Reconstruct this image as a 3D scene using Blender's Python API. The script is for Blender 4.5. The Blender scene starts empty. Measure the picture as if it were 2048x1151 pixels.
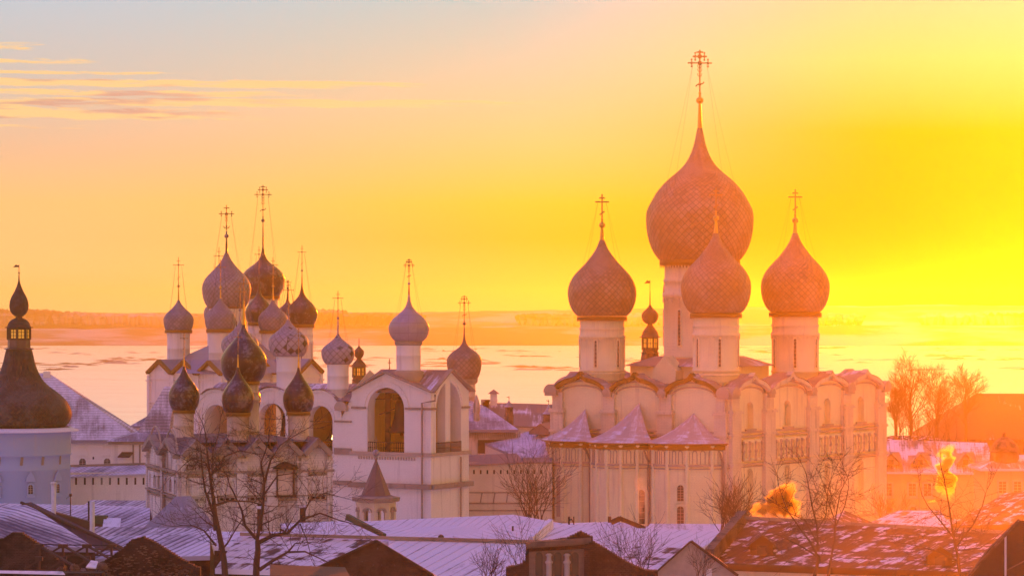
import bpy, math, random
from math import sin, cos, pi, radians, sqrt, atan2, asin, hypot
from mathutils import Vector, Matrix, noise
from mathutils.geometry import tessellate_polygon

sc = bpy.context.scene
# ---------------------------------------------------------------- camera
F = 5800.0; HY = 630.0; CZ = 28.0          # focal length in photo pixels, horizon row, eye height
cam_d = bpy.data.cameras.new("camera"); cam = bpy.data.objects.new("camera", cam_d)
sc.collection.objects.link(cam); sc.camera = cam
cam.location = (0, 0, CZ); cam.rotation_euler = (pi/2, 0, 0)
cam_d.sensor_width = 36.0; cam_d.lens = F/2048*36.0
cam_d.shift_y = (HY - 1151/2)/2048.0
cam_d.clip_start = 1.0; cam_d.clip_end = 30000
# ---------------------------------------------------------------- view
sc.view_settings.view_transform = 'Standard'; sc.view_settings.look = 'None'
sc.view_settings.exposure = 0.0; sc.view_settings.gamma = 1.0
sc.render.use_motion_blur = False
sc.cycles.max_bounces = 6; sc.cycles.volume_bounces = 0; sc.cycles.diffuse_bounces = 3
sc.cycles.transparent_max_bounces = 12
sc.cycles.use_denoising = True
# ---------------------------------------------------------------- sun
SUN_AZ = 13.3; SUN_EL = 4.6
sun_d = bpy.data.lights.new("sun", 'SUN'); sun = bpy.data.objects.new("sun", sun_d)
sc.collection.objects.link(sun)
sun_d.energy = 3.9; sun_d.angle = radians(0.5); sun_d.color = (1.0, 0.142, 0.001)
sdir = Vector((sin(radians(SUN_AZ))*cos(radians(SUN_EL)), cos(radians(SUN_AZ))*cos(radians(SUN_EL)), sin(radians(SUN_EL))))
sun.rotation_euler = (-sdir).to_track_quat('-Z', 'Y').to_euler()

# ---------------------------------------------------------------- node helper
def lin(r, g, b):
    f = lambda c: (c/255/12.92) if c/255 <= .04045 else ((c/255+.055)/1.055)**2.4
    return (f(r), f(g), f(b), 1.0)
class NT:
    def __init__(s, tree): s.t = tree; s.n = tree.nodes; s.l = tree.links
    def add(s, typ, **kw):
        n = s.n.new(typ)
        for k, v in kw.items():
            if k.startswith('i_'):
                key = k[2:]; key = int(key) if key.isdigit() else key.replace('_', ' ')
                s.set(n.inputs[key], v)
            else: setattr(n, k, v)
        return n
    def set(s, sock, v):
        if isinstance(v, bpy.types.NodeSocket): s.l.new(v, sock)
        elif isinstance(v, bpy.types.Node): s.l.new(v.outputs[0], sock)
        else: sock.default_value = v
    def math(s, op, a, b=None, c=None, clamp=False):
        n = s.n.new('ShaderNodeMath'); n.operation = op; n.use_clamp = clamp
        s.set(n.inputs[0], a)
        if b is not None: s.set(n.inputs[1], b)
        if c is not None: s.set(n.inputs[2], c)
        return n.outputs[0]
    def vmath(s, op, a, b=None):
        n = s.n.new('ShaderNodeVectorMath'); n.operation = op
        s.set(n.inputs[0], a)
        if b is not None: s.set(n.inputs[1], b)
        return n.outputs['Value'] if op in ('DOT_PRODUCT', 'LENGTH') else n.outputs[0]
    def ss(s, v, a, b, lo=0.0, hi=1.0):
        n = s.n.new('ShaderNodeMapRange'); n.interpolation_type = 'SMOOTHSTEP'
        s.set(n.inputs[0], v); n.inputs[1].default_value = a; n.inputs[2].default_value = b
        n.inputs[3].default_value = lo; n.inputs[4].default_value = hi
        return n.outputs[0]
    def ramp(s, fac, stops, interp='LINEAR'):
        n = s.n.new('ShaderNodeValToRGB'); n.color_ramp.interpolation = interp
        e = n.color_ramp.elements
        while len(e) < len(stops): e.new(.5)
        for i, (p, c) in enumerate(stops):
            e[i].position = p; e[i].color = c if len(c) == 4 else (*c, 1)
        s.set(n.inputs[0], fac); return n.outputs[0]
    def mix(s, fac, a, b, blend='MIX'):
        n = s.n.new('ShaderNodeMix'); n.data_type = 'RGBA'; n.blend_type = blend
        s.set(n.inputs[0], fac); s.set(n.inputs[6], a); s.set(n.inputs[7], b); return n.outputs[2]
    def noise(s, vec, scale, detail=4, rough=.55, dist=0.0):
        n = s.n.new('ShaderNodeTexNoise'); n.inputs['Scale'].default_value = scale
        n.inputs['Detail'].default_value = detail; n.inputs['Roughness'].default_value = rough
        n.inputs['Distortion'].default_value = dist
        if vec is not None: s.set(n.inputs['Vector'], vec)
        return n.outputs[0]
    def mapping(s, vec, scale=(1, 1, 1), rot=(0, 0, 0), loc=(0, 0, 0)):
        n = s.n.new('ShaderNodeMapping'); s.set(n.inputs[0], vec)
        n.inputs['Scale'].default_value = scale; n.inputs['Rotation'].default_value = rot; n.inputs['Location'].default_value = loc
        return n.outputs[0]

# ---------------------------------------------------------------- world: evening sky
wd = bpy.data.worlds.new("World"); sc.world = wd; wd.use_nodes = True
N = NT(wd.node_tree); N.n.clear()
tc = N.add('ShaderNodeTexCoord').outputs['Generated']
sep = N.add('ShaderNodeSeparateXYZ', i_0=tc)
X, Y_, Z = sep.outputs
az = N.math('DEGREES', N.math('ARCTAN2', X, Y_))
el = N.math('DEGREES', N.math('ARCSINE', Z))
def elp(e): return max(0.0, min(1.0, (e+1)/15.0))     # ramp coordinate: -1..14 degrees
ec = N.math('DIVIDE', N.math('ADD', el, 1.0), 15.0, clamp=True)
left = N.ramp(ec, [(elp(-1), (1.2, .80, .40)), (elp(.6), (1.2, .66, .28)), (elp(1.5), (1.12, .60, .25)), (elp(2.2), lin(254,202,135)), (elp(3.2), lin(236,194,158)),
                   (elp(4.7), lin(206,198,190)), (elp(6.2), lin(186,203,216)), (elp(8.5), (1.0, .80, .56)), (elp(14), (1.35, 1.05, .60))])
mid = N.ramp(ec, [(elp(-1), (1.2, .72, .26)), (elp(.6), (1.2, .58, .08)), (elp(1.5), (1.1, .50, .02)), (elp(2.2), lin(255,202,55)), (elp(3.4), lin(248,206,130)),
                  (elp(4.8), lin(202,205,172)), (elp(6.2), lin(166,204,200)), (elp(8.5), (1.05, .85, .46)), (elp(14), (1.45, 1.10, .46))])
right = N.ramp(ec, [(elp(-1), lin(255,60,0)), (elp(.6), lin(255,60,0)), (elp(2.4), lin(255,135,0)), (elp(3.6), lin(255,165,10)),
                    (elp(5.0), lin(255,212,120)), (elp(6.2), lin(252,208,155)), (elp(8.5), (1.2, .80, .25)), (elp(14), (1.5, 1.0, .2))])
f1 = N.ss(az, -10.5, 2.5); f2 = N.ss(az, 0.0, 8.0)
front = N.mix(f2, N.mix(f1, left, mid), right)
hiL = N.ramp(N.math("DIVIDE", el, 90.0, clamp=True), [(0.0, (1.12, .62, .42)), (.12, (.76, .46, .38)), (.4, (.28, .24, .72)), (1.0, (.22, .25, 1.15))])
hiR = N.ramp(N.math("DIVIDE", el, 90.0, clamp=True), [(0.0, (1.25, .56, .08)), (.12, (1.0, .48, .10)), (.4, (.46, .30, .06)), (.7, (.34, .26, .30)), (1.0, (.22, .25, 1.15))])
high = N.mix(N.ss(X, -.35, .75), hiL, hiR)
aaz = N.math('ABSOLUTE', N.math('SUBTRACT', az, 8.0))
fa = N.ss(aaz, 30.0, 80.0); fe = N.ss(el, 13.0, 32.0)
sky = N.mix(N.math('MAXIMUM', fa, fe), front, high)
# thin streaks of cloud, upper left
cv = N.add('ShaderNodeCombineXYZ', i_0=N.math('MULTIPLY', az, .42), i_1=N.math('MULTIPLY', N.math('ADD', el, N.math('MULTIPLY', az, .012)), 4.6), i_2=3.3).outputs[0]
cn = N.noise(cv, 2.1, 9, .66, .45)
def gate(e0, half, a_end, amp):     # one layer of streaks: centre elevation, half thickness, azimuth where it dies out
    g = N.ss(N.math('ABSOLUTE', N.math('SUBTRACT', el, e0)), half*.25, half, amp, 0)
    return N.math('MULTIPLY', g, N.ss(az, a_end-4.5, a_end, 1, 0))
layers = [gate(4.16, .13, 2.2, 1.0), gate(4.53, .12, .2, .95), gate(4.34, .10, -2.0, .9), gate(4.72, .06, -4.0, .8), gate(3.93, .20, -3.2, .95), gate(4.95, .12, -6.0, .6), gate(5.22, .14, -7.2, 1.0), gate(3.66, .08, -5.5, .6)]
band = layers[0]
for L_ in layers[1:]: band = N.math('MAXIMUM', band, L_)
side = N.ss(az, -40, -20)
cf = N.ss(N.math('ADD', cn, N.math('MULTIPLY', band, .33)), .60, .84)
cf = N.math('MULTIPLY', N.math('MULTIPLY', cf, side), N.ss(band, .05, .5))
cf = N.math('MINIMUM', N.math('MULTIPLY', cf, 1.15), .95)
dark = N.ss(N.noise(N.mapping(cv, loc=(0, .45, 0)), 1.1, 4, .5), .47, .60)
dark = N.math('MULTIPLY', N.math('MULTIPLY', dark, N.ss(az, -7.5, -3.5, 1, 0)), N.ss(el, 4.75, 4.5))
ccol = N.mix(dark, lin(254, 212, 150), lin(214, 168, 150))
sky = N.mix(cf, sky, ccol)
nish = N.add('ShaderNodeTexSky', sky_type='NISHITA', sun_disc=False)
nish.sun_elevation = radians(SUN_EL); nish.sun_rotation = radians(SUN_AZ); nish.dust_density = 2.0
b1 = N.add('ShaderNodeBackground', i_0=sky, i_1=1.0)
b2 = N.add('ShaderNodeBackground', i_0=nish.outputs[0], i_1=0.001)
asum = N.add('ShaderNodeAddShader', i_0=b1, i_1=b2)
N.l.new(asum.outputs[0], N.add('ShaderNodeOutputWorld').inputs[0])
# ---------------------------------------------------------------- materials
def newmat(name):
    m = bpy.data.materials.new(name); m.use_nodes = True
    n = NT(m.node_tree); b = m.node_tree.nodes['Principled BSDF']
    return m, n, b
def bump(n, b, h, strength=.4, dist=.05):
    bn = n.add('ShaderNodeBump', i_Height=h); bn.inputs['Strength'].default_value = strength; bn.inputs['Distance'].default_value = dist
    n.l.new(bn.outputs[0], b.inputs['Normal'])
def objco(n): return n.add('ShaderNodeTexCoord').outputs['Object']
def plaster(name, base, dirt, stain, amt=.35, streak=.3, brick=0.0):
    m, n, b = newmat(name); co = objco(n)
    a = n.noise(co, .25, 6, .6); s = n.noise(n.mapping(co, (1.6, 1.6, .10)), 1.0, 5, .6)
    f = n.noise(co, 3.5, 5, .65)
    c = n.mix(n.math('MULTIPLY', n.ss(a, .42, .68), amt), base, dirt)
    c = n.mix(n.math('MULTIPLY', n.ss(s, .52, .72), streak), c, stain)
    c = n.mix(n.math('MULTIPLY', n.ss(f, .55, .75), .25*amt+.08), c, stain)
    if brick > 0:
        cov = n.mapping(co, rot=(0, 0, 0)); sp = n.add('ShaderNodeSeparateXYZ', i_0=cov).outputs
        uu = n.math('ADD', sp[0], n.math('MULTIPLY', sp[1], .6))
        v = n.add('ShaderNodeCombineXYZ', i_0=uu, i_1=sp[2], i_2=0.0).outputs[0]
        bt = n.add('ShaderNodeTexBrick', i_Vector=v); bt.inputs['Scale'].default_value = 1.3
        bt.inputs['Mortar Size'].default_value = .03; bt.inputs['Color1'].default_value = (1, 1, 1, 1); bt.inputs['Color2'].default_value = (.86, .86, .86, 1); bt.inputs['Mortar'].default_value = (.55, .52, .5, 1)
        c = n.mix(brick, c, bt.outputs[0], 'MULTIPLY')
    n.l.new(c, b.inputs['Base Color']); b.inputs['Roughness'].default_value = .9
    bump(n, b, f, .5, .05); return m
def simple(name, col, rough=.6, metal=0.0, nz=.25, scale=2.0, emit=None):
    m, n, b = newmat(name); co = objco(n); f = n.noise(co, scale, 5, .6)
    d = tuple(x*(1-nz) for x in col[:3])+(1,); l = tuple(min(1, x*(1+nz)) for x in col[:3])+(1,)
    n.l.new(n.mix(f, d, l), b.inputs['Base Color']); b.inputs['Roughness'].default_value = rough; b.inputs['Metallic'].default_value = metal
    if emit: b.inputs['Emission Color'].default_value = emit[0]; b.inputs['Emission Strength'].default_value = emit[1]
    bump(n, b, f, .25, .03); return m
def scalemat(name, col, snow, worn=0.0, rough=.5, metal=.3):
    """onion dome clad in diamond scales: UV.x/UV.y count scales"""
    m, n, b = newmat(name)
    uv = n.add('ShaderNodeSeparateXYZ', i_0=n.add('ShaderNodeUVMap').outputs[0]).outputs
    p = n.math('FRACT', n.math('ADD', uv[0], uv[1])); q = n.math('FRACT', n.math('SUBTRACT', uv[1], uv[0]))
    e = n.math('MINIMUM', n.math('MINIMUM', p, q), n.math('MINIMUM', n.math('SUBTRACT', 1.0, p), n.math('SUBTRACT', 1.0, q)))
    seam = n.ss(e, .0, .13, 1, 0)
    ids = n.add('ShaderNodeCombineXYZ', i_0=n.math('FLOOR', n.math('ADD', uv[0], uv[1])), i_1=n.math('FLOOR', n.math('SUBTRACT', uv[1], uv[0]))).outputs[0]
    wn = n.add('ShaderNodeTexWhiteNoise', noise_dimensions='2D', i_Vector=ids).outputs[0]
    co = objco(n); big = n.noise(co, .35, 5, .6); fine = n.noise(co, 2.5, 5, .6)
    c1 = tuple(x*.84 for x in col[:3])+(1,); c2 = tuple(x*1.16 for x in col[:3])+(1,)
    c = n.mix(wn, c1, c2)
    sn = n.math('MULTIPLY', n.ss(n.math('ADD', big, n.math('MULTIPLY', fine, .4)), .62, .82), snow)
    c = n.mix(sn, c, (.72, .75, .85, 1))
    if worn > 0:
        w = n.math('MULTIPLY', n.ss(wn, .86, .87), n.ss(big, .46, .52)); c = n.mix(n.math('MULTIPLY', w, worn), c, (.05, .035, .03, 1))
    c = n.mix(n.math('MULTIPLY', seam, .68), c, (.05, .035, .035, 1))
    n.l.new(c, b.inputs['Base Color']); b.inputs['Roughness'].default_value = rough; b.inputs['Metallic'].default_value = metal
    h = n.math('ADD', n.math('MULTIPLY', n.math('ADD', p, q), -.5), n.math('MULTIPLY', seam, -.5))
    bump(n, b, h, .5, .15); return m
def sheet(name, col, metal=.3, rough=.45, worn=(.3, .25, .22), amt=.4):
    m, n, b = newmat(name); co = objco(n)
    uv = n.add('ShaderNodeSeparateXYZ', i_0=n.add('ShaderNodeUVMap').outputs[0]).outputs
    a = n.noise(co, .8, 6, .65); f = n.noise(co, 4.5, 5, .7)
    sx = n.math('ABSOLUTE', n.math('SUBTRACT', n.math('FRACT', uv[0]), .5)); sy = n.math('ABSOLUTE', n.math('SUBTRACT', n.math('FRACT', uv[1]), .5))
    seam = n.math('MAXIMUM', n.ss(sx, .46, .5), n.ss(sy, .45, .5))
    c = n.mix(n.math('MULTIPLY', n.ss(n.math('ADD', n.math('MULTIPLY', a, .6), n.math('MULTIPLY', f, .4)), .50, .60), amt), col, (*worn, 1))
    c = n.mix(n.math('MULTIPLY', seam, .35), c, (.03, .02, .02, 1))
    n.l.new(c, b.inputs['Base Color']); b.inputs['Roughness'].default_value = rough; b.inputs['Metallic'].default_value = metal
    bump(n, b, n.math('SUBTRACT', f, seam), .4, .04); return m
def snowroof(name, under, cover=.75, rib=1.0, ribsz=.12, rowsz=0.0, snow=(.84, .79, .96), patch=.35, shingle=0.0, ragged=.5, skew=0.0):
    """UV in metres: x across the slope, y up it. A continuous snow cover, worn off along ribs, tile rows and wind-blown strips"""
    m, n, b = newmat(name)
    uv0 = n.add('ShaderNodeSeparateXYZ', i_0=n.add('ShaderNodeUVMap').outputs[0]).outputs
    uvn = n.add('ShaderNodeCombineXYZ', i_0=n.math('ADD', uv0[0], n.math('MULTIPLY', uv0[1], skew)), i_1=uv0[1]).outputs[0]; uv = n.add('ShaderNodeSeparateXYZ', i_0=uvn).outputs
    big = n.noise(uvn, patch*.45, 3, .5, .4); st = n.noise(n.mapping(uvn, (2.2, .22, 1)), 1.0, 5, .6); fine = n.noise(uvn, 4.0, 5, .7); wob = n.noise(uvn, .7, 3, .5)
    ux = n.math('ADD', uv[0], n.math('MULTIPLY', wob, .10))
    x = n.math('FRACT', n.math('DIVIDE', ux, rib)); ribv = n.ss(n.math('ABSOLUTE', n.math('SUBTRACT', x, .5)), .5-ribsz, .5)
    y = n.math('FRACT', n.math('DIVIDE', n.math('ADD', uv[1], n.math('MULTIPLY', wob, .3)), .62)); rowv = n.ss(n.math('ABSOLUTE', n.math('SUBTRACT', y, .5)), .30, .5)
    t = n.math('ADD', n.math('MULTIPLY', big, .62), n.math('ADD', n.math('MULTIPLY', st, .24), n.math('MULTIPLY', fine, .14)))
    edge = n.math('MULTIPLY', n.math('ADD', n.math('MULTIPLY', ribv, .07), n.math('MULTIPLY', rowv, rowsz)), n.ss(st, .35, .6, 1.0, .2))
    lo = .38+(1-cover)*.24
    sn = n.ss(n.math('SUBTRACT', t, edge), lo, lo+.05+.10*(1-ragged))
    un = n.mix(fine, tuple(v*.7 for v in under)+(1,), tuple(v*1.3 for v in under)+(1,))
    if shingle > 0:
        ys = n.math('FRACT', n.math('DIVIDE', uv[1], shingle)); sh = n.ss(n.math('ABSOLUTE', n.math('SUBTRACT', ys, .5)), .30, .5)
        cell = n.add('ShaderNodeTexWhiteNoise', noise_dimensions='2D', i_Vector=n.add('ShaderNodeCombineXYZ', i_0=n.math('FLOOR', n.math('DIVIDE', uv[0], .35)), i_1=n.math('FLOOR', n.math('DIVIDE', uv[1], shingle))).outputs[0]).outputs[0]
        un = n.mix(n.math('MULTIPLY', sh, .6), un, (.03, .022, .025, 1)); sn = n.math('MULTIPLY', sn, n.math('SUBTRACT', n.math('SUBTRACT', 1.0, n.math('MULTIPLY', sh, .45)), n.math('MULTIPLY', cell, .22)), clamp=True)
    sc_ = n.mix(fine, tuple(v*.90 for v in snow)+(1,), (*snow, 1))
    c = n.mix(sn, un, sc_)
    c = n.mix(n.math('MULTIPLY', ribv, .26 if ribsz < .15 else .45), c, tuple(v*1.1 for v in under)+(1,))
    n.l.new(c, b.inputs['Base Color']); b.inputs['Roughness'].default_value = .75
    h = n.math('ADD', n.math('MULTIPLY', sn, .35), n.math('ADD', ribv, n.math('MULTIPLY', big, 1.2)))
    bump(n, b, h, .5, .10); return m
def brickmat(name, c1, c2, mortar, snow=.25):
    m, n, b = newmat(name); co = objco(n); sp = n.add('ShaderNodeSeparateXYZ', i_0=co).outputs
    v = n.add('ShaderNodeCombineXYZ', i_0=n.math('ADD', sp[0], n.math('MULTIPLY', sp[1], .7)), i_1=sp[2], i_2=0.0).outputs[0]
    bt = n.add('ShaderNodeTexBrick', i_Vector=v); bt.inputs['Scale'].default_value = 3.6
    bt.inputs['Color1'].default_value = c1; bt.inputs['Color2'].default_value = c2; bt.inputs['Mortar'].default_value = mortar; bt.inputs['Mortar Size'].default_value = .022
    a = n.noise(co, .8, 6, .65); f = n.noise(co, 6, 5, .7)
    c = n.mix(n.ss(a, .4, .65), bt.outputs[0], tuple(x*.45 for x in c1[:3])+(1,))
    c = n.mix(n.math('MULTIPLY', n.ss(f, .60, .68), snow), c, (.5, .5, .55, 1))
    n.l.new(c, b.inputs['Base Color']); b.inputs['Roughness'].default_value = .95
    bump(n, b, n.math('ADD', n.math('MULTIPLY', bt.outputs[1], -1.0), f), .8, .06); return m

M = {}
M['white'] = plaster('whitewashed_plaster', (.90, .80, .50, 1), (.72, .58, .35, 1), (.48, .39, .32, 1), .4, .42, .2)
M['white2'] = plaster('belfry_plaster', (.88, .80, .72, 1), (.70, .62, .55, 1), (.42, .35, .30, 1), .3, .35, .10)
M['bounce_lit_inside'] = plaster('bounce_glow_plaster', (.85, .58, .22, 1), (.7, .46, .18, 1), (.5, .32, .14, 1), .3, .3)  # warm bounced light of the bell chamber put into the plaster colour
M['cream'] = plaster('cream_plaster', (.68, .58, .44, 1), (.52, .42, .30, 1), (.35, .27, .2, 1), .4, .3)
M['peel'] = plaster('peeling_plaster', (.78, .71, .66, 1), (.42, .33, .27, 1), (.07, .05, .04, 1), .85, .85, .35)
M['fresco'] = plaster('faded_fresco', (.70, .56, .45, 1), (.32, .21, .15, 1), (.09, .06, .05, 1), .95, .7, 0)
M['trim'] = plaster('plaster_trim', (.48, .38, .30, 1), (.34, .26, .20, 1), (.2, .15, .11, 1), .5, .3)
M['pilaster'] = plaster('pilaster_brick', (.78, .66, .50, 1), (.58, .46, .34, 1), (.36, .27, .2, 1), .5, .5, .35)
M['dirty'] = plaster('dirty_cornice', (.34, .27, .22, 1), (.18, .14, .11, 1), (.08, .06, .05, 1), .6, .4)
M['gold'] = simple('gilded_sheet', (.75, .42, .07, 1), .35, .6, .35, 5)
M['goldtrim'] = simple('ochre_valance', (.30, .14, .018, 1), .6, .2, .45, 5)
M['cross'] = simple('gilded_iron', (.34, .18, .06, 1), .45, .5, .3, 8)
M['iron'] = simple('dark_iron', (.035, .025, .022, 1), .55, .3)
M['bronze'] = simple('bell_bronze', (.02, .014, .010, 1), .6, .2)
M['wood'] = simple('dark_timber', (.075, .045, .03, 1), .9, 0, .4, 6)
M['glass'] = simple('dark_window_glass', (.03, .025, .03, 1), .15)
M['lit'] = simple('warm_lit_glass', (.8, .5, .12, 1), .3, 0, .2, 3, ((1, .42, .03, 1), .45))
M['lamp'] = simple('lamp_glow', (1, .8, .5, 1), .3, 0, 0, 3, ((1, .62, .2, 1), 6))
M['scale'] = scalemat('aspen_grey_scales', (.26, .20, .23, 1), .10, 0, .55, .15)
M['scale_big'] = scalemat('cathedral_scales', (.24, .15, .08, 1), .10, 0, .55, .15)
M['scale_worn'] = scalemat('worn_scales', (.34, .27, .30, 1), .12, 1.0, .55, .1)
M['scale_dark'] = scalemat('brown_scales', (.20, .13, .10, 1), .12, 0, .5, .2)
M['sheet_dark'] = sheet('dark_sheet_iron', (.075, .036, .032, 1), .45, .30, (.32, .26, .24), .55)
M['sheet_black'] = sheet('black_sheet_iron', (.12, .075, .075, 1), .3, .4, (.2, .16, .16), .3)
M['sheet_grey'] = sheet('grey_sheet_iron', (.33, .27, .30, 1), .25, .45, (.45, .4, .42), .35)
M['shingle_wood'] = scalemat('tarred_shingles', (.022, .014, .013, 1), .06, 0, .75, .0)
M['tin'] = snowroof('tin_roof_thin_snow', (.26, .17, .15), .50, .70, .07, .0)
M['tin_snow'] = snowroof('tin_roof_snow', (.20, .17, .22), 1.25, .62, .12, .0, skew=-.9)
M['tin_blue'] = snowroof('ribbed_roof_snow', (.13, .12, .17), 1.10, .50, .26, .0, ragged=.1, skew=-1.0)
M['tin_left'] = snowroof('ribbed_roof_thin_snow', (.12, .10, .15), .88, .50, .24, .0, ragged=.1, skew=1.8)
M['tile_snow'] = snowroof('tile_roof_snow_patches', (.10, .065, .06), .98, .42, .12, .12, patch=2.0, skew=-.9)
M['tile_bare'] = snowroof('rusty_tile_roof', (.085, .032, .014), .56, .36, .16, .20, patch=3.4, skew=-1.0)
M['shingle'] = snowroof('shingled_roof', (.26, .21, .25), .92, 9, .0, 0.0, shingle=.42, ragged=0)
M['churchroof'] = snowroof('church_sheet_roof', (.34, .23, .18), .50, 1.1, .04, .0, ragged=0)
M['apse'] = snowroof('apse_roof', (.52, .38, .36), .62, 1.2, .03, .0, patch=.5, ragged=0)
M['snow'] = snowroof('packed_snow', (.3, .28, .3), 1.1, 40, .0, 0)
M['brick'] = brickmat('old_dark_brick', (.055, .028, .018, 1), (.085, .045, .028, 1), (.09, .065, .05, 1), .10)
M['brick_red'] = brickmat('weathered_brick', (.20, .11, .07, 1), (.28, .16, .10, 1), (.3, .24, .18, 1), .2)
M['bark'] = simple('bark', (.075, .045, .032, 1), .95, 0, .35, 9)
M['pipe'] = simple('white_flue_paint', (.62, .60, .62, 1), .5, .1)
M['green'] = simple('green_painted_board', (.07, .10, .055, 1), .8)
M['plastic'] = simple('crumpled_sheeting', (.42, .33, .27, 1), .6, 0, .4, 3)
# ---------------------------------------------------------------- geometry helpers
def W(px, py, Y): return Vector(((px-1024)*Y/F, Y, CZ-(py-HY)*Y/F))
def zat(py, Y): return CZ-(py-HY)*Y/F
ROOT = {}
def tag(o, label=None, cat=None, group=None, kind=None):
    if label: o['label'] = label
    if cat: o['category'] = cat
    if group: o['group'] = group
    if kind: o['kind'] = kind
    return o
def thing(name, loc, label, cat, group=None):
    o = bpy.data.objects.new(name, None); sc.collection.objects.link(o); o.location = loc
    o.empty_display_size = .5
    ROOT[o.name] = Vector(loc); return tag(o, label, cat, group)
class MB:
    def __init__(s): s.v = []; s.f = []; s.uv = []; s.sm = []
    def quad(s, pts, uvs=None, smooth=False):
        i = len(s.v); s.v += [Vector(p) for p in pts]; s.f.append(list(range(i, i+len(pts))))
        s.uv.append(uvs or [(0, 0)]*len(pts)); s.sm.append(smooth)
    def roofquad(s, pts):
        """planar polygon with metre UVs: x along the eave (first edge), y up the slope"""
        pts = [Vector(p) for p in pts]; a = (pts[1]-pts[0]).normalized(); nn = a.cross(pts[-1]-pts[0]).normalized(); b_ = nn.cross(a)
        s.quad(pts, [((p-pts[0]).dot(a), (p-pts[0]).dot(b_)) for p in pts])
    def slab(s, pts, th=.25):
        """a roof plane with thickness"""
        pts = [Vector(p) for p in pts]; s.roofquad(pts)
        d = Vector((0, 0, -th)); lo = [p+d for p in pts]; s.quad(list(reversed(lo)))
        for i in range(len(pts)):
            j = (i+1) % len(pts); s.quad([pts[i], lo[i], lo[j], pts[j]])
    def box(s, c, ax, ay, az):
        """centre c, half-extent vectors"""
        c = Vector(c); ax = Vector(ax); ay = Vector(ay); az = Vector(az)
        P = [c+ax*i+ay*j+az*k for k in (-1, 1) for j in (-1, 1) for i in (-1, 1)]
        for f in ((0, 2, 3, 1), (4, 5, 7, 6), (0, 1, 5, 4), (2, 6, 7, 3), (0, 4, 6, 2), (1, 3, 7, 5)):
            q = [P[i] for i in f]
            e1 = (q[1]-q[0]).length; e2 = (q[3]-q[0]).length
            s.quad(q, [(0, 0), (e1, 0), (e1, e2), (0, e2)])
    def bar(s, a, b_, w, h=None):
        a = Vector(a); b_ = Vector(b_); h = h or w; d = (b_-a)
        if d.length < 1e-6: return
        dn = d.normalized(); up = Vector((0, 0, 1)) if abs(dn.z) < .9 else Vector((0, 1, 0))
        sx = dn.cross(up).normalized(); uz = sx.cross(dn)
        s.box((a+b_)/2, sx*w/2, d/2, uz*h/2)
    def tube(s, pts, rads, n=6, smooth=True, cap=False):
        pts = [Vector(p) for p in pts]; rings = []; L = 0
        for i, p in enumerate(pts):
            d = (pts[min(i+1, len(pts)-1)]-pts[max(i-1, 0)]).normalized()
            up = Vector((0, 0, 1)) if abs(d.z) < .9 else Vector((0, 1, 0))
            x = d.cross(up).normalized(); y = x.cross(d); r = rads[i] if hasattr(rads, '__len__') else rads
            base = len(s.v); s.v += [p+x*cos(2*pi*k/n)*r+y*sin(2*pi*k/n)*r for k in range(n)]; rings.append(base)
        for a, b_ in zip(rings, rings[1:]):
            for k in range(n):
                s.f.append([a+k, a+(k+1) % n, b_+(k+1) % n, b_+k]); s.uv.append([(0, 0)]*4); s.sm.append(smooth)
        if cap:
            for r0 in (rings[0], rings[-1]): s.f.append([r0+k for k in range(n)]); s.uv.append([(0, 0)]*n); s.sm.append(False)
    def lathe(s, c, prof, n=48, smooth=True, U=1.0, disp=None, a0=0.0, a1=2*pi, vs=None):
        """prof: (r, z) from bottom to top around vertical axis at c (x, y); UV = (turn*U, v)"""
        m = len(prof); base = len(s.v); full = abs(a1-a0-2*pi) < 1e-6; cols = n if full else n+1
        for j, (r, z) in enumerate(prof):
            for k in range(cols):
                a = a0+(a1-a0)*k/n; rr = r+(disp(k/n*U, vs[j], r) if disp else 0)
                s.v.append(Vector((c[0]+rr*sin(a), c[1]-rr*cos(a), z)))
        for j in range(m-1):
            v0 = vs[j] if vs else j; v1 = vs[j+1] if vs else j+1
            for k in range(n):
                k2 = (k+1) % cols
                s.f.append([base+j*cols+k, base+j*cols+k2, base+(j+1)*cols+k2, base+(j+1)*cols+k])
                s.uv.append([(k/n*U, v0), ((k+1)/n*U, v0), ((k+1)/n*U, v1), (k/n*U, v1)]); s.sm.append(smooth)
    def ball(s, c, r, n=10):
        s.lathe((c[0], c[1]), [(max(r*sin(pi*i/n), .001), c[2]-r*cos(pi*i/n)) for i in range(n+1)], n*2)
    def poly(s, outline, holes, P, flip=False):
        """tessellated planar polygon with holes; P maps (s, z) to world"""
        loops = [[Vector((a, b_, 0)) for a, b_ in outline]]+[[Vector((a, b_, 0)) for a, b_ in h] for h in holes]
        flat = [p for l in loops for p in l]; base = len(s.v); s.v += [P(p.x, p.y) for p in flat]
        for t in tessellate_polygon(loops):
            s.f.append([base+i for i in t]); s.uv.append([(flat[i].x, flat[i].y) for i in t]); s.sm.append(False)
    def build(s, name, mat, parent=None, rotz=None):
        r = parent
        while r is not None and r.parent is not None: r = r.parent
        off = ROOT[r.name] if r is not None else Vector((0, 0, 0))
        if r is None and s.v:                      # a top-level mesh gets its origin at its base
            c = sum(s.v, Vector())/len(s.v); off = Vector((c.x, c.y, min(v.z for v in s.v)))
        me = bpy.data.meshes.new(name); me.from_pydata([tuple(v-off) for v in s.v], [], s.f)
        ul = me.uv_layers.new(name='UVMap'); k = 0; flat = []
        for u in s.uv:
            for a in u: flat += [a[0], a[1]]
        ul.data.foreach_set('uv', flat); me.polygons.foreach_set('use_smooth', s.sm)
        me.materials.append(M[mat] if isinstance(mat, str) else mat); me.update()
        o = bpy.data.objects.new(name, me); sc.collection.objects.link(o)
        if parent is not None: o.parent = parent
        else: o.location = off; ROOT[o.name] = off
        return o
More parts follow.
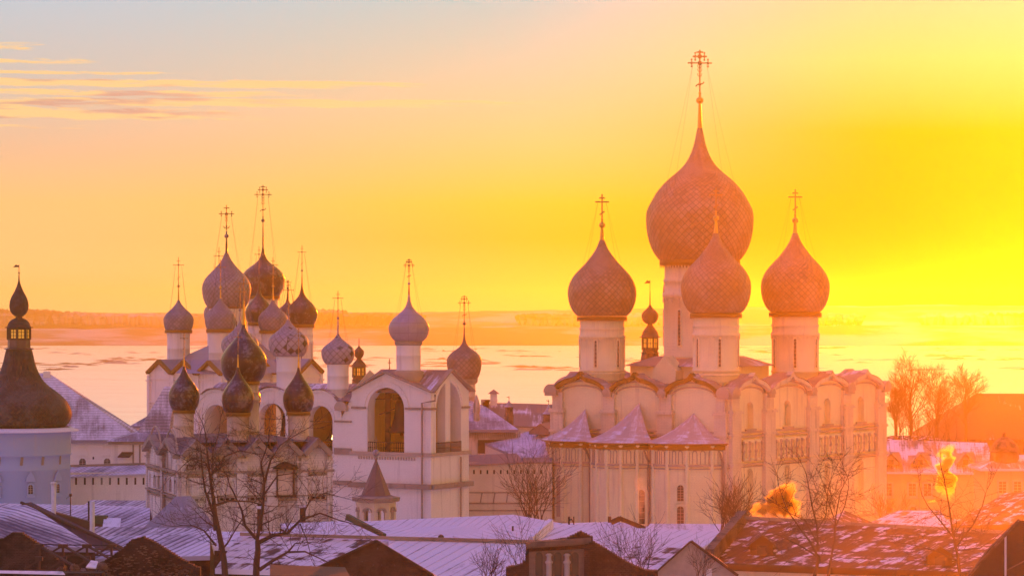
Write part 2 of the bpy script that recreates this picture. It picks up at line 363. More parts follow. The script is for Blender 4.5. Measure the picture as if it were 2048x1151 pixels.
def build_each(mb, name, mat, parent):
    """one object per connected piece of the builder"""
    par = {}
    def key(v): return (round(v.x, 3), round(v.y, 3), round(v.z, 3))
    def fd(a):
        while par.setdefault(a, a) != a: par[a] = par[par[a]]; a = par[a]
        return a
    for f in mb.f:
        k0 = fd(key(mb.v[f[0]]))
        for i in f[1:]: par[fd(key(mb.v[i]))] = k0
    groups = {}
    for i, f in enumerate(mb.f): groups.setdefault(fd(key(mb.v[f[0]])), []).append(i)
    out = []
    for idx in groups.values():
        m = MB()
        for i in idx: m.quad([mb.v[j] for j in mb.f[i]], mb.uv[i], mb.sm[i])
        out.append(m.build(name, mat, parent))
    return out
def arch(s0, s1, z0, zs, ogee=0.0, n=12, rise=None):
    """door-shaped loop: flat bottom at z0, springing at zs, round top"""
    r = (s1-s0)/2; c = (s0+s1)/2; rise = rise or r
    pts = [(s0, z0), (s1, z0)]
    for i in range(n+1):
        a = pi*i/n; x = c+r*cos(a); z = zs+rise*sin(a)
        if ogee: z += ogee*max(0, 1-abs(x-c)/(r*.28))**1.4
        pts.append((x, z))
    return pts
def frame(o, d):
    """wall frame: origin o, direction d along the wall (unit, horizontal), outward normal to the right of d"""
    o = Vector(o); d = Vector((d[0], d[1], 0)).normalized(); nrm = Vector((d.y, -d.x, 0))
    def P(s, z, out=0.0): return Vector((o.x+d.x*s+nrm.x*out, o.y+d.y*s+nrm.y*out, z))
    P.d = d; P.n = nrm; return P
def wall(mb, P, outline, holes, depth=.5, back=None, thick=None):
    """wall face with real openings and reveals; back = MB that receives panes at the bottom of the reveals"""
    mb.poly(outline, holes, lambda a, b_: P(a, b_))
    for h in holes:
        for i in range(len(h)):
            a, b_ = h[i], h[(i+1) % len(h)]
            mb.quad([P(*a), P(*b_), P(b_[0], b_[1], -depth), P(a[0], a[1], -depth)])
        if back is not None: back.poly(h, [], lambda a, b_: P(a, b_, -depth+.01))
def strip(mb, P, pts, w, out, lowext=0.0):
    """band of height w following the polyline pts [(s,z)..] on a wall, standing out by `out`"""
    for (a, b_) in zip(pts, pts[1:]):
        d = Vector((b_[0]-a[0], b_[1]-a[1])); 
        if d.length < 1e-6: continue
        nn = Vector((-d.y, d.x)).normalized()*w
        q = [(a[0], a[1]), (b_[0], b_[1]), (b_[0]+nn.x, b_[1]+nn.y), (a[0]+nn.x, a[1]+nn.y)]
        f0 = [P(*p, out) for p in q]; f1 = [P(*p, 0) for p in q]; mb.quad(f0)
        for i in range(4): j = (i+1) % 4; mb.quad([f0[i], f0[j], f1[j], f1[i]])
def pbox(mb, P, s0, s1, z0, z1, out, inn=0.0):
    c = P((s0+s1)/2, (z0+z1)/2, (out+inn)/2)
    mb.box(c, P.d*(s1-s0)/2, P.n*(out-inn)/2, Vector((0, 0, (z1-z0)/2)))
# ---- profiles of the onion domes: upper part, t from widest ring (0) to neck (1)
UP_BIG = [(0, 1), (.1, .985), (.216, .886), (.30, .80), (.384, .68), (.45, .56), (.52, .42), (.60, .29), (.70, .19), (.82, .115), (1, .048)]
UP_MED = [(0, 1), (.12, .975), (.24, .90), (.353, .78), (.45, .64), (.55, .49), (.65, .37), (.75, .26), (.87, .155), (1, .075)]
UP_DROP = [(0, 1), (.12, .975), (.25, .88), (.35, .77), (.45, .63), (.55, .48), (.65, .34), (.78, .19), (.9, .10), (1, .055)]
UP_WIDE = [(0, 1), (.08, .97), (.17, .90), (.28, .76), (.38, .58), (.46, .42), (.55, .27), (.65, .165), (.8, .09), (1, .04)]
def cr(pts, t):
    for i in range(len(pts)-1):
        if pts[i][0] <= t <= pts[i+1][0]+1e-9:
            p0 = pts[max(i-1, 0)]; p1 = pts[i]; p2 = pts[i+1]; p3 = pts[min(i+2, len(pts)-1)]
            u = (t-p1[0])/(p2[0]-p1[0]); m1 = (p2[1]-p0[1])/(p2[0]-p0[0])*(p2[0]-p1[0]); m2 = (p3[1]-p1[1])/(p3[0]-p1[0])*(p2[0]-p1[0])
            if i == 0: m1 = 0
            return (2*u**3-3*u**2+1)*p1[1]+(u**3-2*u**2+u)*m1+(-2*u**3+3*u**2)*p2[1]+(u**3-u**2)*m2
    return pts[-1][1]
def onion_profile(R, zb, zm, zt, up, rb=.69, n=70):
    out = []
    for i in range(16):
        t = i/16; a = t*pi/2; out.append((R*(rb+(1-rb)*sin(a)**.9), zb+(zm-zb)*(1-cos(a))**.95 if 0 else zb+(zm-zb)*(t*.55+.45*(1-cos(a)))))
    for i in range(n+1): out.append((R*cr(up, i/n), zm+(zt-zm)*i/n))
    return out
def onion(parent, cx, cy, R, zb, zm, zt, up, mat, scales=0, rb=.69, label=None, name='onion_dome'):
    prof = onion_profile(R, zb, zm, zt, up, rb); mb = MB()
    if scales:
        # resample evenly in the conformal coordinate so that the scales stay diamond shaped
        L = [0]
        for (r0, z0), (r1, z1) in zip(prof, prof[1:]): L.append(L[-1]+hypot(r1-r0, z1-z0)/max((r0+r1)/2, R*.30)*scales/(2*pi))
        st = .25; m = int(L[-1]/st); pr = []; vs = []; j = 0
        for i in range(m+1):
            v = i*st
            while j < len(L)-2 and L[j+1] < v: j += 1
            u = (v-L[j])/(L[j+1]-L[j]) if L[j+1] > L[j] else 0
            pr.append((prof[j][0]*(1-u)+prof[j+1][0]*u, prof[j][1]*(1-u)+prof[j+1][1]*u)); vs.append(v)
        pr.append(prof[-1]); vs.append(L[-1])
        th = R*.022
        def disp(u, v, r):
            p = (u+v) % 1; q = (v-u) % 1; return th*(1-(p+q)/2)*min(1, max(0, (r/R-.2)*3))
        mb.lathe((cx, cy), pr, scales*4, True, scales, disp, vs=vs)
    else:
        ns = max(12, int(2*pi*R/1.1)); vs = [0]
        for (r0, z0), (r1, z1) in zip(prof, prof[1:]): vs.append(vs[-1]+hypot(r1-r0, z1-z0)/1.2)
        mb.lathe((cx, cy), prof, 56, True, ns, None, vs=vs)
    o = mb.build(name, mat, parent)
    if label: o['label'] = label
    return o
def cross(parent, cx, cy, z0, z1, width, kind='plain', mat='cross', ang=0.0, t=.1):
    """orthodox cross standing on the dome between heights z0 and z1"""
    mb = MB(); H = z1-z0; d = Vector((cos(ang), sin(ang), 0)); up = Vector((0, 0, 1)); o = Vector((cx, cy, z0))
    def q(x, h): return o+d*x+up*h*H
    w = width/2
    mb.bar(q(0, 0), q(0, 1), t)
    if kind == 'plain':
        mb.bar(q(-w, .72), q(w, .72), t); mb.bar(q(-w*.4, .86), q(w*.4, .86), t); mb.bar(q(-w*.36, .26), q(w*.36, .38), t)
    elif kind == 'grace':
        mb.bar(q(-w, .72), q(w, .72), t*.8); mb.bar(q(-w*.36, .86), q(w*.36, .86), t*.8); mb.bar(q(-w*.3, .20), q(w*.3, .30), t*.8)
        mb.ball(q(0, .72), t*1.5, 6)
        for sx in (-w, w): mb.bar(q(sx, .69), q(sx, .75), t*.6)
    else:
        arms = [(.72, w, 1), (.86, w*.56, 1), (.95, w*.24, 0)] if kind == 'ornate' else [(.70, w, 1), (.90, w*.34, 0)]
        for h, ww, tre in arms:
            mb.bar(q(-ww, h), q(ww, h), t*.85); mb.ball(q(0, h), t*(1.75 if tre else 1.2), 6)
            for sx in (-1, 1):
                mb.ball(q(sx*ww, h), t*.65, 5)
                if tre:
                    mb.ball(q(sx*ww*.72, h), t*1.05, 5); k = w*.30/H
                    mb.bar(q(sx*ww*.72, h-k), q(sx*ww*.72, h+k), t*.6)
                    for e in (-k, k): mb.ball(q(sx*ww*.72, h+e), t*.75, 5)
        # scrolls below the main bar and the crescent at the foot
        pts = [q(w*.42*cos(a), .30+w*.42*sin(a)/H) for a in [pi+.25+i*(pi-.5)/8 for i in range(9)]]
        if kind == 'ornate': pts = [q(w*.36*(i/4-1), .27+.04*((i/4-1)**3)*1.2) for i in range(9)]
        mb.tube(pts, t*.5, 5); mb.ball(q(0, .27), t*1.2, 6)
        for sx in (-1, 1):
            for h in (.46, .56, .64):
                mb.tube([q(0, h-.03), q(sx*w*.14, h-.01), q(sx*w*.2, h+.03), q(sx*w*.12, h+.04)], t*.28, 4)
    return mb.build('cross', mat, parent)
def chains(parent, cx, cy, zc, wc, zd, rd, r=.022, ang=0.0):
    mb = MB()
    for k in range(4):
        a = ang+pi/4+k*pi/2; top = Vector((cx+wc*cos(ang)*(1 if cos(a-ang) > 0 else -1), cy+wc*sin(ang)*(1 if cos(a-ang) > 0 else -1), zc))
        bot = Vector((cx+rd*cos(a), cy+rd*sin(a), zd)); pts = []
        for i in range(7):
            t = i/6; p = top.lerp(bot, t); p.z -= .25*sin(pi*t); pts.append(p)
        mb.tube(pts, r, 4)
    return mb.build('guy_chain', 'iron', parent)
def dome(root, px, Yd, R, pb, pm, pt, ball, ctop, up, mat, scales, kind='plain', cw=24, rb=.69, ballr=5, neck='gold', neckr=None, label=None, ang=0.15, tk=.10, wires=True, plate=None, crossmat='cross', dome_name='onion_dome'):
    """all sizes in photo pixels at distance Yd; returns the dome. parts: dome > neck, finial_ball, cross, guy_chain"""
    S = Yd/F; c = W(px, 0, Yd); Z = lambda p: zat(p, Yd)
    d = onion(root, c.x, c.y, R*S, Z(pb), Z(pm), Z(pt), up, mat, scales, rb, label, dome_name)
    nr = (neckr or max(R*.048, 2.0))*S
    mb = MB(); mb.lathe((c.x, c.y), [(nr*1.15, Z(pt)-.05), (nr, Z(pt)), (nr*.75, (Z(pt)+Z(ball))/2), (nr*.42, Z(ball)), (nr*.3, Z(ball)+ballr*S*1.6)], 16)
    mb.build('neck', neck, d)
    mb = MB(); br = ballr*S
    mb.lathe((c.x, c.y), [(.01, Z(ball)-br)]+[(br*sin(pi*i/10)*1.08, Z(ball)-br*cos(pi*i/10)) for i in range(1, 10)]+[(br*.35, Z(ball)+br), (br*.30, Z(ball)+br*1.9), (br*.45, Z(ball)+br*2.0), (br*.25, Z(ball)+br*2.5), (.01, Z(ball)+br*2.5)], 18)
    mb.build('finial_ball', 'gold' if neck == 'gold' else mat, d)
    H0 = Z(ball)+br*1.0
    cross(d, c.x, c.y, H0, Z(ctop), cw*S, kind, crossmat, ang, tk)
    if wires: chains(d, c.x, c.y, H0+(Z(ctop)-H0)*.70, cw*S*.30, Z(pm)+(Z(pt)-Z(pm))*.26, R*S*.86, r=.009*Yd/350, ang=ang)
    return d
def drum(root, px, Yd, r, pt, pb, mat='white', wins=(), wtop=0, wbot=0, ww=.28, valance='goldtrim', frieze=True, plain=False, band=None, flare=0, vr=1.12, label=None, blind=()):
    S = Yd/F; c = W(px, 0, Yd); Z = lambda p: zat(p, Yd); R = r*S; mb = MB(); H = Z(pt)-Z(pb)
    pr = [(R*1.0, Z(pb)-1.5), (R, Z(pb)+.0)]
    if not plain: pr += [(R*1.03, Z(pb)+.02), (R*1.03, Z(pb)+H*.03), (R, Z(pb)+H*.035)]
    if frieze: pr += [(R, Z(pb)+H*.64), (R*1.035, Z(pb)+H*.645), (R*1.035, Z(pb)+H*.69), (R*.985, Z(pb)+H*.70), (R*.985, Z(pb)+H*.80), (R*1.01, Z(pb)+H*.805), (R*1.01, Z(pb)+H*.83), (R*.98, Z(pb)+H*.84), (R*.98, Z(pt))]
    else: pr += [(R, Z(pb)+H*.52), (R*1.015, Z(pb)+H*.525), (R*1.015, Z(pb)+H*.55), (R, Z(pb)+H*.56), (R, Z(pb)+H*.86), (R*1.03, Z(pb)+H*.88), (R*1.03, Z(pt))]
    mb.lathe((c.x, c.y), pr, 48)
    if frieze and R > 1.2:      # blind arcade under the frieze
        n = 24
        for k in range(n):
            a = 2*pi*k/n; rad = Vector((sin(a), -cos(a), 0)); tg = Vector((cos(a), sin(a), 0))
            o = Vector((c.x, c.y, 0))+rad*R
            w_ = 2*pi*R/n; zt_ = Z(pb)+H*.645; m_ = [(w_*.5*cos(b_), -w_*.55+w_*.45*sin(b_)) for b_ in [pi*i/6 for i in range(7)]]
            pts = [o+rad*.045+tg*x+Vector((0, 0, zt_+z)) for x, z in m_]
            mb.tube(pts, .05*R/2.7, 4)
    d = mb.build('drum', mat, root)
    if label: d['label'] = label
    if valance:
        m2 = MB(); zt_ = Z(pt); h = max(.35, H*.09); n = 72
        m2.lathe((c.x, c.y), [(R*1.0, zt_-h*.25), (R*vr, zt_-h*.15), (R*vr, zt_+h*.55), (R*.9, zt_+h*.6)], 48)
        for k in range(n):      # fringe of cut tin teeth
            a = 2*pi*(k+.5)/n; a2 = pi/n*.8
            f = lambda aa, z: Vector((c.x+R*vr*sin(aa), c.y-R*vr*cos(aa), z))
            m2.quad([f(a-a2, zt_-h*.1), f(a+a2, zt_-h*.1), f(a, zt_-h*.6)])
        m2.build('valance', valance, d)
    for a in list(wins)+[('b', q) for q in blind]:
        isb = isinstance(a, tuple)
        if isb: a = a[1]
        a = radians(a); rad = Vector((sin(a), -cos(a), 0)); tg = Vector((cos(a), sin(a), 0)); o = Vector((c.x, c.y, 0))+rad*R
        zt_, zb_ = Z(wtop), Z(wbot); hw = ww*R*.5
        fm = MB(); P = lambda s, z, out=0.0: o+tg*s+rad*out+Vector((0, 0, z)); P.d = tg; P.n = rad
        lo = arch(-hw, hw, zb_, zt_-hw, n=8); li = arch(-hw*.55, hw*.55, zb_+hw*.4, zt_-hw*1.0, n=8)
        fm.poly(lo, [li], lambda s, z: P(s, z, .10))
        for i in range(len(lo)):
            j = (i+1) % len(lo)
            for L_ in (lo, li): fm.quad([P(*L_[i], .10), P(*L_[j], .10), P(*L_[j], -.25), P(*L_[i], -.25)])
        w = fm.build('window' if not isb else 'blind_niche', mat, d)
        g = MB(); g.poly(li, [], lambda s, z: P(s, z, .03))
        g.build('pane' if not isb else 'niche_back', 'glass' if not isb else mat, w)
        if not isb:
            g = MB(); nb = max(4, int((zt_-zb_)/.45))
            for i in range(1, nb): g.bar(P(-hw*.55, zb_+(zt_-zb_)*i/nb, .05), P(hw*.55, zb_+(zt_-zb_)*i/nb, .05), .07)
            g.build('grille', 'trim', w)
    return d
# ---------------------------------------------------------------- the setting
LZ = -4.0
def grid_sheet(name, x0, x1, y0, y1, nx, ny, zf, mat):
    mb = MB(); V = [[Vector((x0+(x1-x0)*i/nx, y0+(y1-y0)*j/ny, 0)) for i in range(nx+1)] for j in range(ny+1)]
    base = 0
    for row in V:
        for p in row: p.z = zf(p.x, p.y); mb.v.append(p)
    for j in range(ny):
        for i in range(nx):
            a = j*(nx+1)+i; mb.f.append([a, a+1, a+nx+2, a+nx+1]); mb.uv.append([(V[j][i].x, V[j][i].y)]*4); mb.sm.append(True)
    return tag(mb.build(name, mat), kind='structure')
# snow-covered town ground, falling to the lake
def snowground():
    m, n, b = newmat('snowy_ground'); co = objco(n)
    a = n.noise(co, .05, 6, .6); f = n.noise(co, .8, 5, .6)
    n.l.new(n.mix(n.ss(a, .5, .62), (.62, .66, .78, 1), (.30, .27, .27, 1)), b.inputs['Base Color']); b.inputs['Roughness'].default_value = .8
    bump(n, b, f, .5, .2); return m
def ground_z(x, y):
    t = max(0, min(1, (y-430)/120)); t = t*t*(3-2*t)
    return (LZ-1.0)*t+.35*noise.noise(Vector((x*.03, y*.03, 0)))
grid_sheet('ground', -900, 1100, -60, 640, 100, 60, ground_z, snowground())
def icemat():
    m, n, b = newmat('frozen_lake'); co = objco(n)
    s1 = n.noise(n.mapping(co, (.004, .045, 1)), 1.0, 8, .66, .5); s2 = n.noise(n.mapping(co, (.02, .12, 1)), 1.0, 5, .6, .3)
    sp = n.add('ShaderNodeSeparateXYZ', i_0=co).outputs
    far = n.ss(sp[1], 1200, 2600)
    t = n.math('ADD', n.math('MULTIPLY', s1, .7), n.math('MULTIPLY', s2, .3))
    floe = n.math('MULTIPLY', n.ss(t, .50, .56), n.math('ADD', .22, n.math('MULTIPLY', far, .6)))
    n.l.new(n.mix(floe, (1.0, .97, .86, 1), (.62, .46, .36, 1)), b.inputs['Base Color'])
    r = n.math('ADD', n.math('MULTIPLY', floe, .20), .30); n.l.new(r, b.inputs['Roughness'])
    b.inputs['Metallic'].default_value = .65
    return m
def lake():
    mb = MB(); mb.quad([(-2200, 500, LZ), (2400, 500, LZ), (2400, 3300, LZ), (-2200, 3300, LZ)])
    tag(mb.build('frozen_lake', icemat()), kind='structure')
lake()
def hillmat(name, c):
    m, n, b = newmat(name); co = objco(n); a = n.noise(n.mapping(co, (.006, .006, .05)), 1.0, 6, .6)
    n.l.new(n.mix(n.ss(a, .45, .6), c, (.5, .5, .55, 1)), b.inputs['Base Color']); b.inputs['Roughness'].default_value = 1; return m
def ridge(name, y0, y1, top, seed, mat, x0=-1400, x1=1700, nx=260):
    ny = 14
    def zf(x, y):
        t = (y-y0)/(y1-y0); h = top(x)+(1.6*noise.noise(Vector((x*.012, seed, 0)))+1.0*noise.noise(Vector((x*.05, seed, 4)))+.5*noise.noise(Vector((x*.15, seed, 4))))
        return LZ-.4+(h-LZ)*min(1, t*1.6)**.8 if t < .63 else h-(t-.63)*8
    return grid_sheet(name, x0, x1, y0, y1, nx, ny, zf, mat)
ridge('far_shore', 3060, 3260, lambda x: 15+2*sin(x*.004), 1.0, hillmat('wooded_shore', (.12, .09, .07, 1)))
# pale field between the woods, then the far hills
ridge('hills', 3340, 3900, lambda x: 34+2.5*sin((x-150)*.0042)+5*sin(x*.0015+.3), 7.0, hillmat('far_hills', (.22, .19, .13, 1)), -1700, 2000)
# a ragged belt of far woodland on the shore, one mass
def woods():
    mb = MB(); rnd = random.Random(5)
    for i in range(3000):
        x = rnd.uniform(-800, 900); y = rnd.uniform(3400, 3520); z = 21
        dens = noise.noise(Vector((x*.006, 3.1, 0)))
        if dens < -.1 and x > -380: continue
        h = rnd.uniform(6, 10)+7*max(0, dens+.1)*(1.3 if x < -200 else .5); w = rnd.uniform(3, 8)
        k = 5; ring = [Vector((x+w*cos(2*pi*j/k)*rnd.uniform(.7, 1.2), y+w*sin(2*pi*j/k), z+h*rnd.uniform(.5, .8))) for j in range(k)]
        tp = Vector((x+rnd.uniform(-1, 1), y, z+h)); bt = Vector((x, y, z-6))
        for j in range(k): mb.quad([ring[j], ring[(j+1) % k], tp]); mb.quad([ring[(j+1) % k], ring[j], bt])
    tag(mb.build('far_woods', hillmat('far_woods', (.09, .065, .05, 1))), 'brown leafless woodland along the far lake shore', 'woodland', kind='stuff')
woods()
# reed islets and ice hummocks out on the lake
def reeds():
    mb = MB(); rnd = random.Random(9)
    for i in range(1500):
        Y = 32*F/rnd.uniform(62, 110)*1.0; px = rnd.uniform(-100, 2150)
        g = noise.noise(Vector((px*.006, Y*.004, 2)))
        if g < .12: continue
        x = (px-1024)*Y/F; h = rnd.uniform(.2, .9)*(1+g); w = rnd.uniform(2, 14)
        a = Vector((x-w, Y, LZ-.1)); b_ = Vector((x+w, Y, LZ-.1)); t = Vector((x+rnd.uniform(-w, w)*.5, Y, LZ+h)); n_ = Vector((x, Y+4, LZ-.1)); f_ = Vector((x, Y-4, LZ-.1))
        for q in ((a, f_, t), (f_, b_, t), (b_, n_, t), (n_, a, t)): mb.quad(q)
    tag(mb.build('ice_hummocks', hillmat('reeds_and_ice', (.16, .11, .09, 1))), 'low reeds and ice hummocks scattered on the lake', 'reeds', kind='stuff')
reeds()
# ---------------------------------------------------------------- winter haze: one closed box of even air
HAZE_D = 0.00023; HAZE_TOP = 64.0; HAZE_G = .86
def haze():
    mb = MB(); mb.box((100, 2010, (HAZE_TOP-7)/2), (2900, 0, 0), (0, 2090, 0), (0, 0, (HAZE_TOP+7)/2))
    m = bpy.data.materials.new('haze'); m.use_nodes = True; n = NT(m.node_tree); n.n.clear()
    v = n.add('ShaderNodeVolumePrincipled'); v.inputs['Color'].default_value = (1.0, 1.0, .32, 1)
    v.inputs['Density'].default_value = HAZE_D; v.inputs['Anisotropy'].default_value = HAZE_G
    n.l.new(v.outputs[0], n.add('ShaderNodeOutputMaterial').inputs['Volume'])
    tag(mb.build('haze', m), 'thin sunlit winter haze over the whole town and lake', 'haze', kind='stuff')
haze()
# ================================================================ the big cathedral
CA = radians(35); CU = Vector((cos(CA), -sin(CA), 0)); CV = Vector((sin(CA), cos(CA), 0))
CC = Vector((25.76, 345.0, 0)); WE, LN = 25.3, 39.3
def c_uv(u, v, z=0): return CC-CU*u+CV*v+Vector((0, 0, z))    # u inwards from the near corner along the east wall
def cathedral():
    R = thing('cathedral', CC-CU*WE/2+CV*LN/2, 'large pale five-domed cathedral with scaled onion domes and three apses', 'cathedral')
    SE = c_uv(WE, 0)
    PE = frame(SE, CU); PN = frame(CC, CV); PS = frame(c_uv(WE, LN), -CV); PW = frame(c_uv(0, LN), -CU)
    ZV, ZA = 18.3, 20.25                       # valley and crown of the gables
    ebays = [(.5, 8.3), (8.7, 16.0), (16.7, 24.2)]
    nbays = [(1.0, 9.0), (9.2, 19.3), (19.6, 29.0), (29.2, 38.2)]
    def outline(bays, L):
        o = [(0, -1), (L, -1), (L, ZV)]
        for a, b in reversed(bays):
            c = (a+b)/2; r = (b-a)/2; rise = ZA-ZV if b-a < 9 else ZA-ZV+.1
            for i in range(17):
                t = pi*i/16; o.append((c+r*cos(t), ZV+rise*sin(t)))
        o.append((0, ZV)); return o
    def arcpts(a, b, dz=0.0, dr=0.0, n=18, ogee=.5):
        c = (a+b)/2; r = (b-a)/2+dr; rise = ZA-ZV+dz; P = []
        for i in range(n+1):
            t = pi*i/n; x = c-r*cos(t); P.append((x, ZV+rise*sin(t)+ogee*max(0, 1-abs(x-c)/(r*.22))**1.5))
        return P
    body = MB(); nb = MB()
    wall(body, PE, outline(ebays, WE), [], .5)
    # north wall: tall blind windows in three tiers
    holes = []; wx = [(5.0, .85), (14.1, .9), (24.2, .9), (33.0, .95)]
    for c, h in wx:
        holes.append(arch(c-h, c+h, 14.35, 17.6-h)); holes.append(arch(c-h, c+h, 4.6, 9.6-h))
    fr = [(2.9, 7.3, 3), (10.7, 18.4, 6), (21.5, 27.4, 4), (30.4, 36.2, 4)]
    wall(body, PN, outline(nbays, LN), holes, .75, nb)
    wall(body, PS, outline([(LN-b, LN-a) for a, b in reversed(nbays)], LN), [], .5)
    wall(body, PW, outline(ebays, WE), [], .5)
    wb = body.build('wall', 'white', R)
    build_each(nb, 'blind_window_back', 'white', wb)
    for c, h in wx:          # small dark openings low in the niches
        for z0, z1, nm in ((14.35, 17.6, 'sill'), (4.6, 9.6, 'sill')):
            s = MB(); pbox(s, PN, c-h-.35, c+h+.35, z0-.25, z0, .28); s.build(nm, 'trim', wb)
    # blind arcade frieze with paired columns
    for a, b, n in fr:
        m = MB(); w = (b-a)/n
        lo = [(a, 10.6), (b, 10.6), (b, 13.1), (a, 13.1)]
        hs = [arch(a+w*i+w*.22, a+w*(i+1)-w*.22, 10.85, 12.75-w*.28, n=6) for i in range(n)]
        m.poly(lo, hs, lambda x, z: PN(x, z, .32))
        for hh in hs+[lo]:
            for i in range(len(hh)):
                j = (i+1) % len(hh); m.quad([PN(*hh[i], .32), PN(*hh[j], .32), PN(*hh[j], 0), PN(*hh[i], 0)])
        m.build('arcade_frieze', 'white', wb)
        m = MB()
        for i in range(n+1):
            x = a+w*i
            m.lathe(PN(x, 0, .34)[:2], [(.13, 10.5), (.2, 10.7), (.13, 10.9), (.13, 11.5), (.22, 11.6), (.22, 11.8), (.13, 11.9), (.13, 12.4), (.22, 12.55), (.22, 12.8), (.12, 12.9)], 8)
        m.build('colonnette', 'trim', wb)
    # cornices, plinths, pilasters
    m = MB()
    for P, L in ((PN, LN), (PE, WE)):
        for z0, z1, o in ((13.85, 14.1, .22), (13.35, 13.6, .30), (10.0, 10.25, .30), (9.75, 9.9, .16), (2.2, 2.5, .25)):
            pbox(m, P, -.25 if P is PN else 0, L+.2, z0, z1, o)
    build_each(m, 'cornice', 'trim', wb)
    def pilasters(P, spans, z1):
        for a, b in spans:
            m = MB(); pbox(m, P, a, b, -1, z1, .55); 
            pbox(m, P, a-.12, b+.12, z1-.05, z1+.2, .8); pbox(m, P, a-.06, b+.06, z1+.2, z1+.38, .62)
            pbox(m, P, a+.2, b-.2, z1+.38, ZV+.2, .4); pbox(m, P, a-.1, b+.1, 14.2-.6, 14.2-.3, .72)
            pbox(m, P, a-.1, b+.1, 9.95, 10.35, .72)
            m.build('pilaster', 'pilaster', wb)
    pilasters(PE, [(0, 1.9), (7.5, 9.5), (15.6, 17.7), (23.6, 25.25)], 16.1)
    pilasters(PN, [(0, 2.1), (7.9, 10.3), (18.8, 21.2), (27.7, 30.1), (36.9, 39.2)], 16.3)
    # archivolts and the cut-tin edge of the roof
    m = MB()
    for P, bays in ((PE, ebays), (PN, nbays)):
        for a, b in bays:
            strip(m, P, arcpts(a, b, -.42, -.45, ogee=0), .28, .22); strip(m, P, arcpts(a, b, -1.0, -.85, ogee=0), .2, .12)
    m.build('archivolt', 'trim', wb)
    for P, bays in ((PE, ebays), (PN, nbays)):
        for a, b in bays:
            m = MB(); pts = arcpts(a, b, .1, .15, 24, .75); strip(m, P, pts, -.42, .75); 
            for i, ((x0, z0), (x1, z1)) in enumerate(zip(pts, pts[1:])):
                for k in range(3):
                    f0 = k/3; f1 = (k+1)/3
                    p0 = (x0+(x1-x0)*f0, z0+(z1-z0)*f0-.4); p1 = (x0+(x1-x0)*f1, z0+(z1-z0)*f1-.4)
                    m.quad([P(*p0, .76), P(*p1, .76), P((p0[0]+p1[0])/2, (p0[1]+p1[1])/2-.18, .76)])
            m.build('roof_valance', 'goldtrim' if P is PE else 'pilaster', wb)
    # rain spouts where the gables meet: small scrolled kokoshniks
    for P, ss in ((PE, (.2, 8.5, 16.4, 25.0)), (PN, (.3, 9.1, 19.45, 29.1, 38.9))):
        for s in ss:
            m = MB(); c = P(s, ZV+.55, .1)
            k = .95 if s < 1 or s > 24 else .6
            m.poly([(s+k*cos(a), ZV+.15+k*1.1*sin(a)) for a in [pi*i/12 for i in range(13)]], [], lambda x, z: P(x, z, .95))
            for i in range(12):
                a0, a1 = pi*i/12, pi*(i+1)/12; p0 = (s+k*cos(a0), ZV+.15+k*1.1*sin(a0)); p1 = (s+k*cos(a1), ZV+.15+k*1.1*sin(a1))
                m.quad([P(*p0, .95), P(*p1, .95), P(*p1, -.6), P(*p0, -.6)])
            pbox(m, P, s-k*.9, s+k*.9, ZV-.25, ZV+.15, .85)
            m.build('kokoshnik', 'trim', wb)
    # roof: barrel behind every gable running into a low hipped roof
    def bar_h(s, bays):
        for a, b in bays:
            if a-.2 <= s <= b+.2:
                c = (a+b)/2; r = (b-a)/2+.2; t = max(-1, min(1, (s-c)/r)); return (ZA-ZV+.15)*sqrt(max(0, 1-t*t))+.55*max(0, 1-abs(t)/.22)**1.5
        return 0
    def roof_z(s, t):
        # s along the east wall from the far-left corner, t along the north wall
        dE, dW, dN, dS = t, LN-t, WE-s, s
        d = min(dE, dW, dN, dS); hip = .12+.15*min(d, 8.6)+max(0, min(d, 3)-1)*.1
        h = hip
        for dd, q, bays in ((dE, s, ebays), (dW, s, ebays), (dN, t, nbays), (dS, t, nbays)):
            if dd < 7: h = max(h, bar_h(q, bays)*(1-max(0, dd-1.5)/5.5)**.8)
        return ZV+h
    m = MB(); nx, ny = 110, 150; ov = .75
    for j in range(ny+1):
        for i in range(nx+1):
            s = -ov+(WE+2*ov)*i/nx; t = -ov+(LN+2*ov)*j/ny
            p = PE(0, 0)+CU*s+CV*t; p.z = roof_z(max(0, min(WE, s)), max(0, min(LN, t)))+.05; m.v.append(p)
    for j in range(ny):
        for i in range(nx):
            a = j*(nx+1)+i; m.f.append([a, a+1, a+nx+2, a+nx+1]); s0 = i*.245; t0 = j*.277
            m.uv.append([(s0, t0), (s0+.245, t0), (s0+.245, t0+.277), (s0, t0+.277)]); m.sm.append(True)
    rf = m.build('roof', 'churchroof', R)
    # raised square under the great drum
    m = MB(); c0 = c_uv(12.2, 13.5); m.box(c0+Vector((0, 0, 20.6)), CU*6.3, CV*6.3, Vector((0, 0, 1.1)))
    m.build('drum_base', 'white', R)
    m = MB(); zt = 22.1
    cs = [c0+CU*7*a+CV*7*b+Vector((0, 0, 21.7)) for a, b in ((-1, -1), (1, -1), (1, 1), (-1, 1))]; ap = [c0+CU*4*a+CV*4*b+Vector((0, 0, 22.9)) for a, b in ((-1, -1), (1, -1), (1, 1), (-1, 1))]
    for i in range(4): m.roofquad([cs[i], cs[(i+1) % 4], ap[(i+1) % 4], ap[i]])
    m.quad(list(reversed(cs))); m.build('roof_skirt', 'churchroof', rf)
    # gablets beside the great drum
    for u, v in ((6.2, 5.2), (5.2, 6.6)):
        pass
    P = frame(c_uv(12.4, 5.4), CU); m = MB()
    g = [(-1.6, 19.6), (1.6, 19.6), (1.7, 21.2), (1.0, 22.0), (0, 23.0), (-1.0, 22.0), (-1.7, 21.2)]
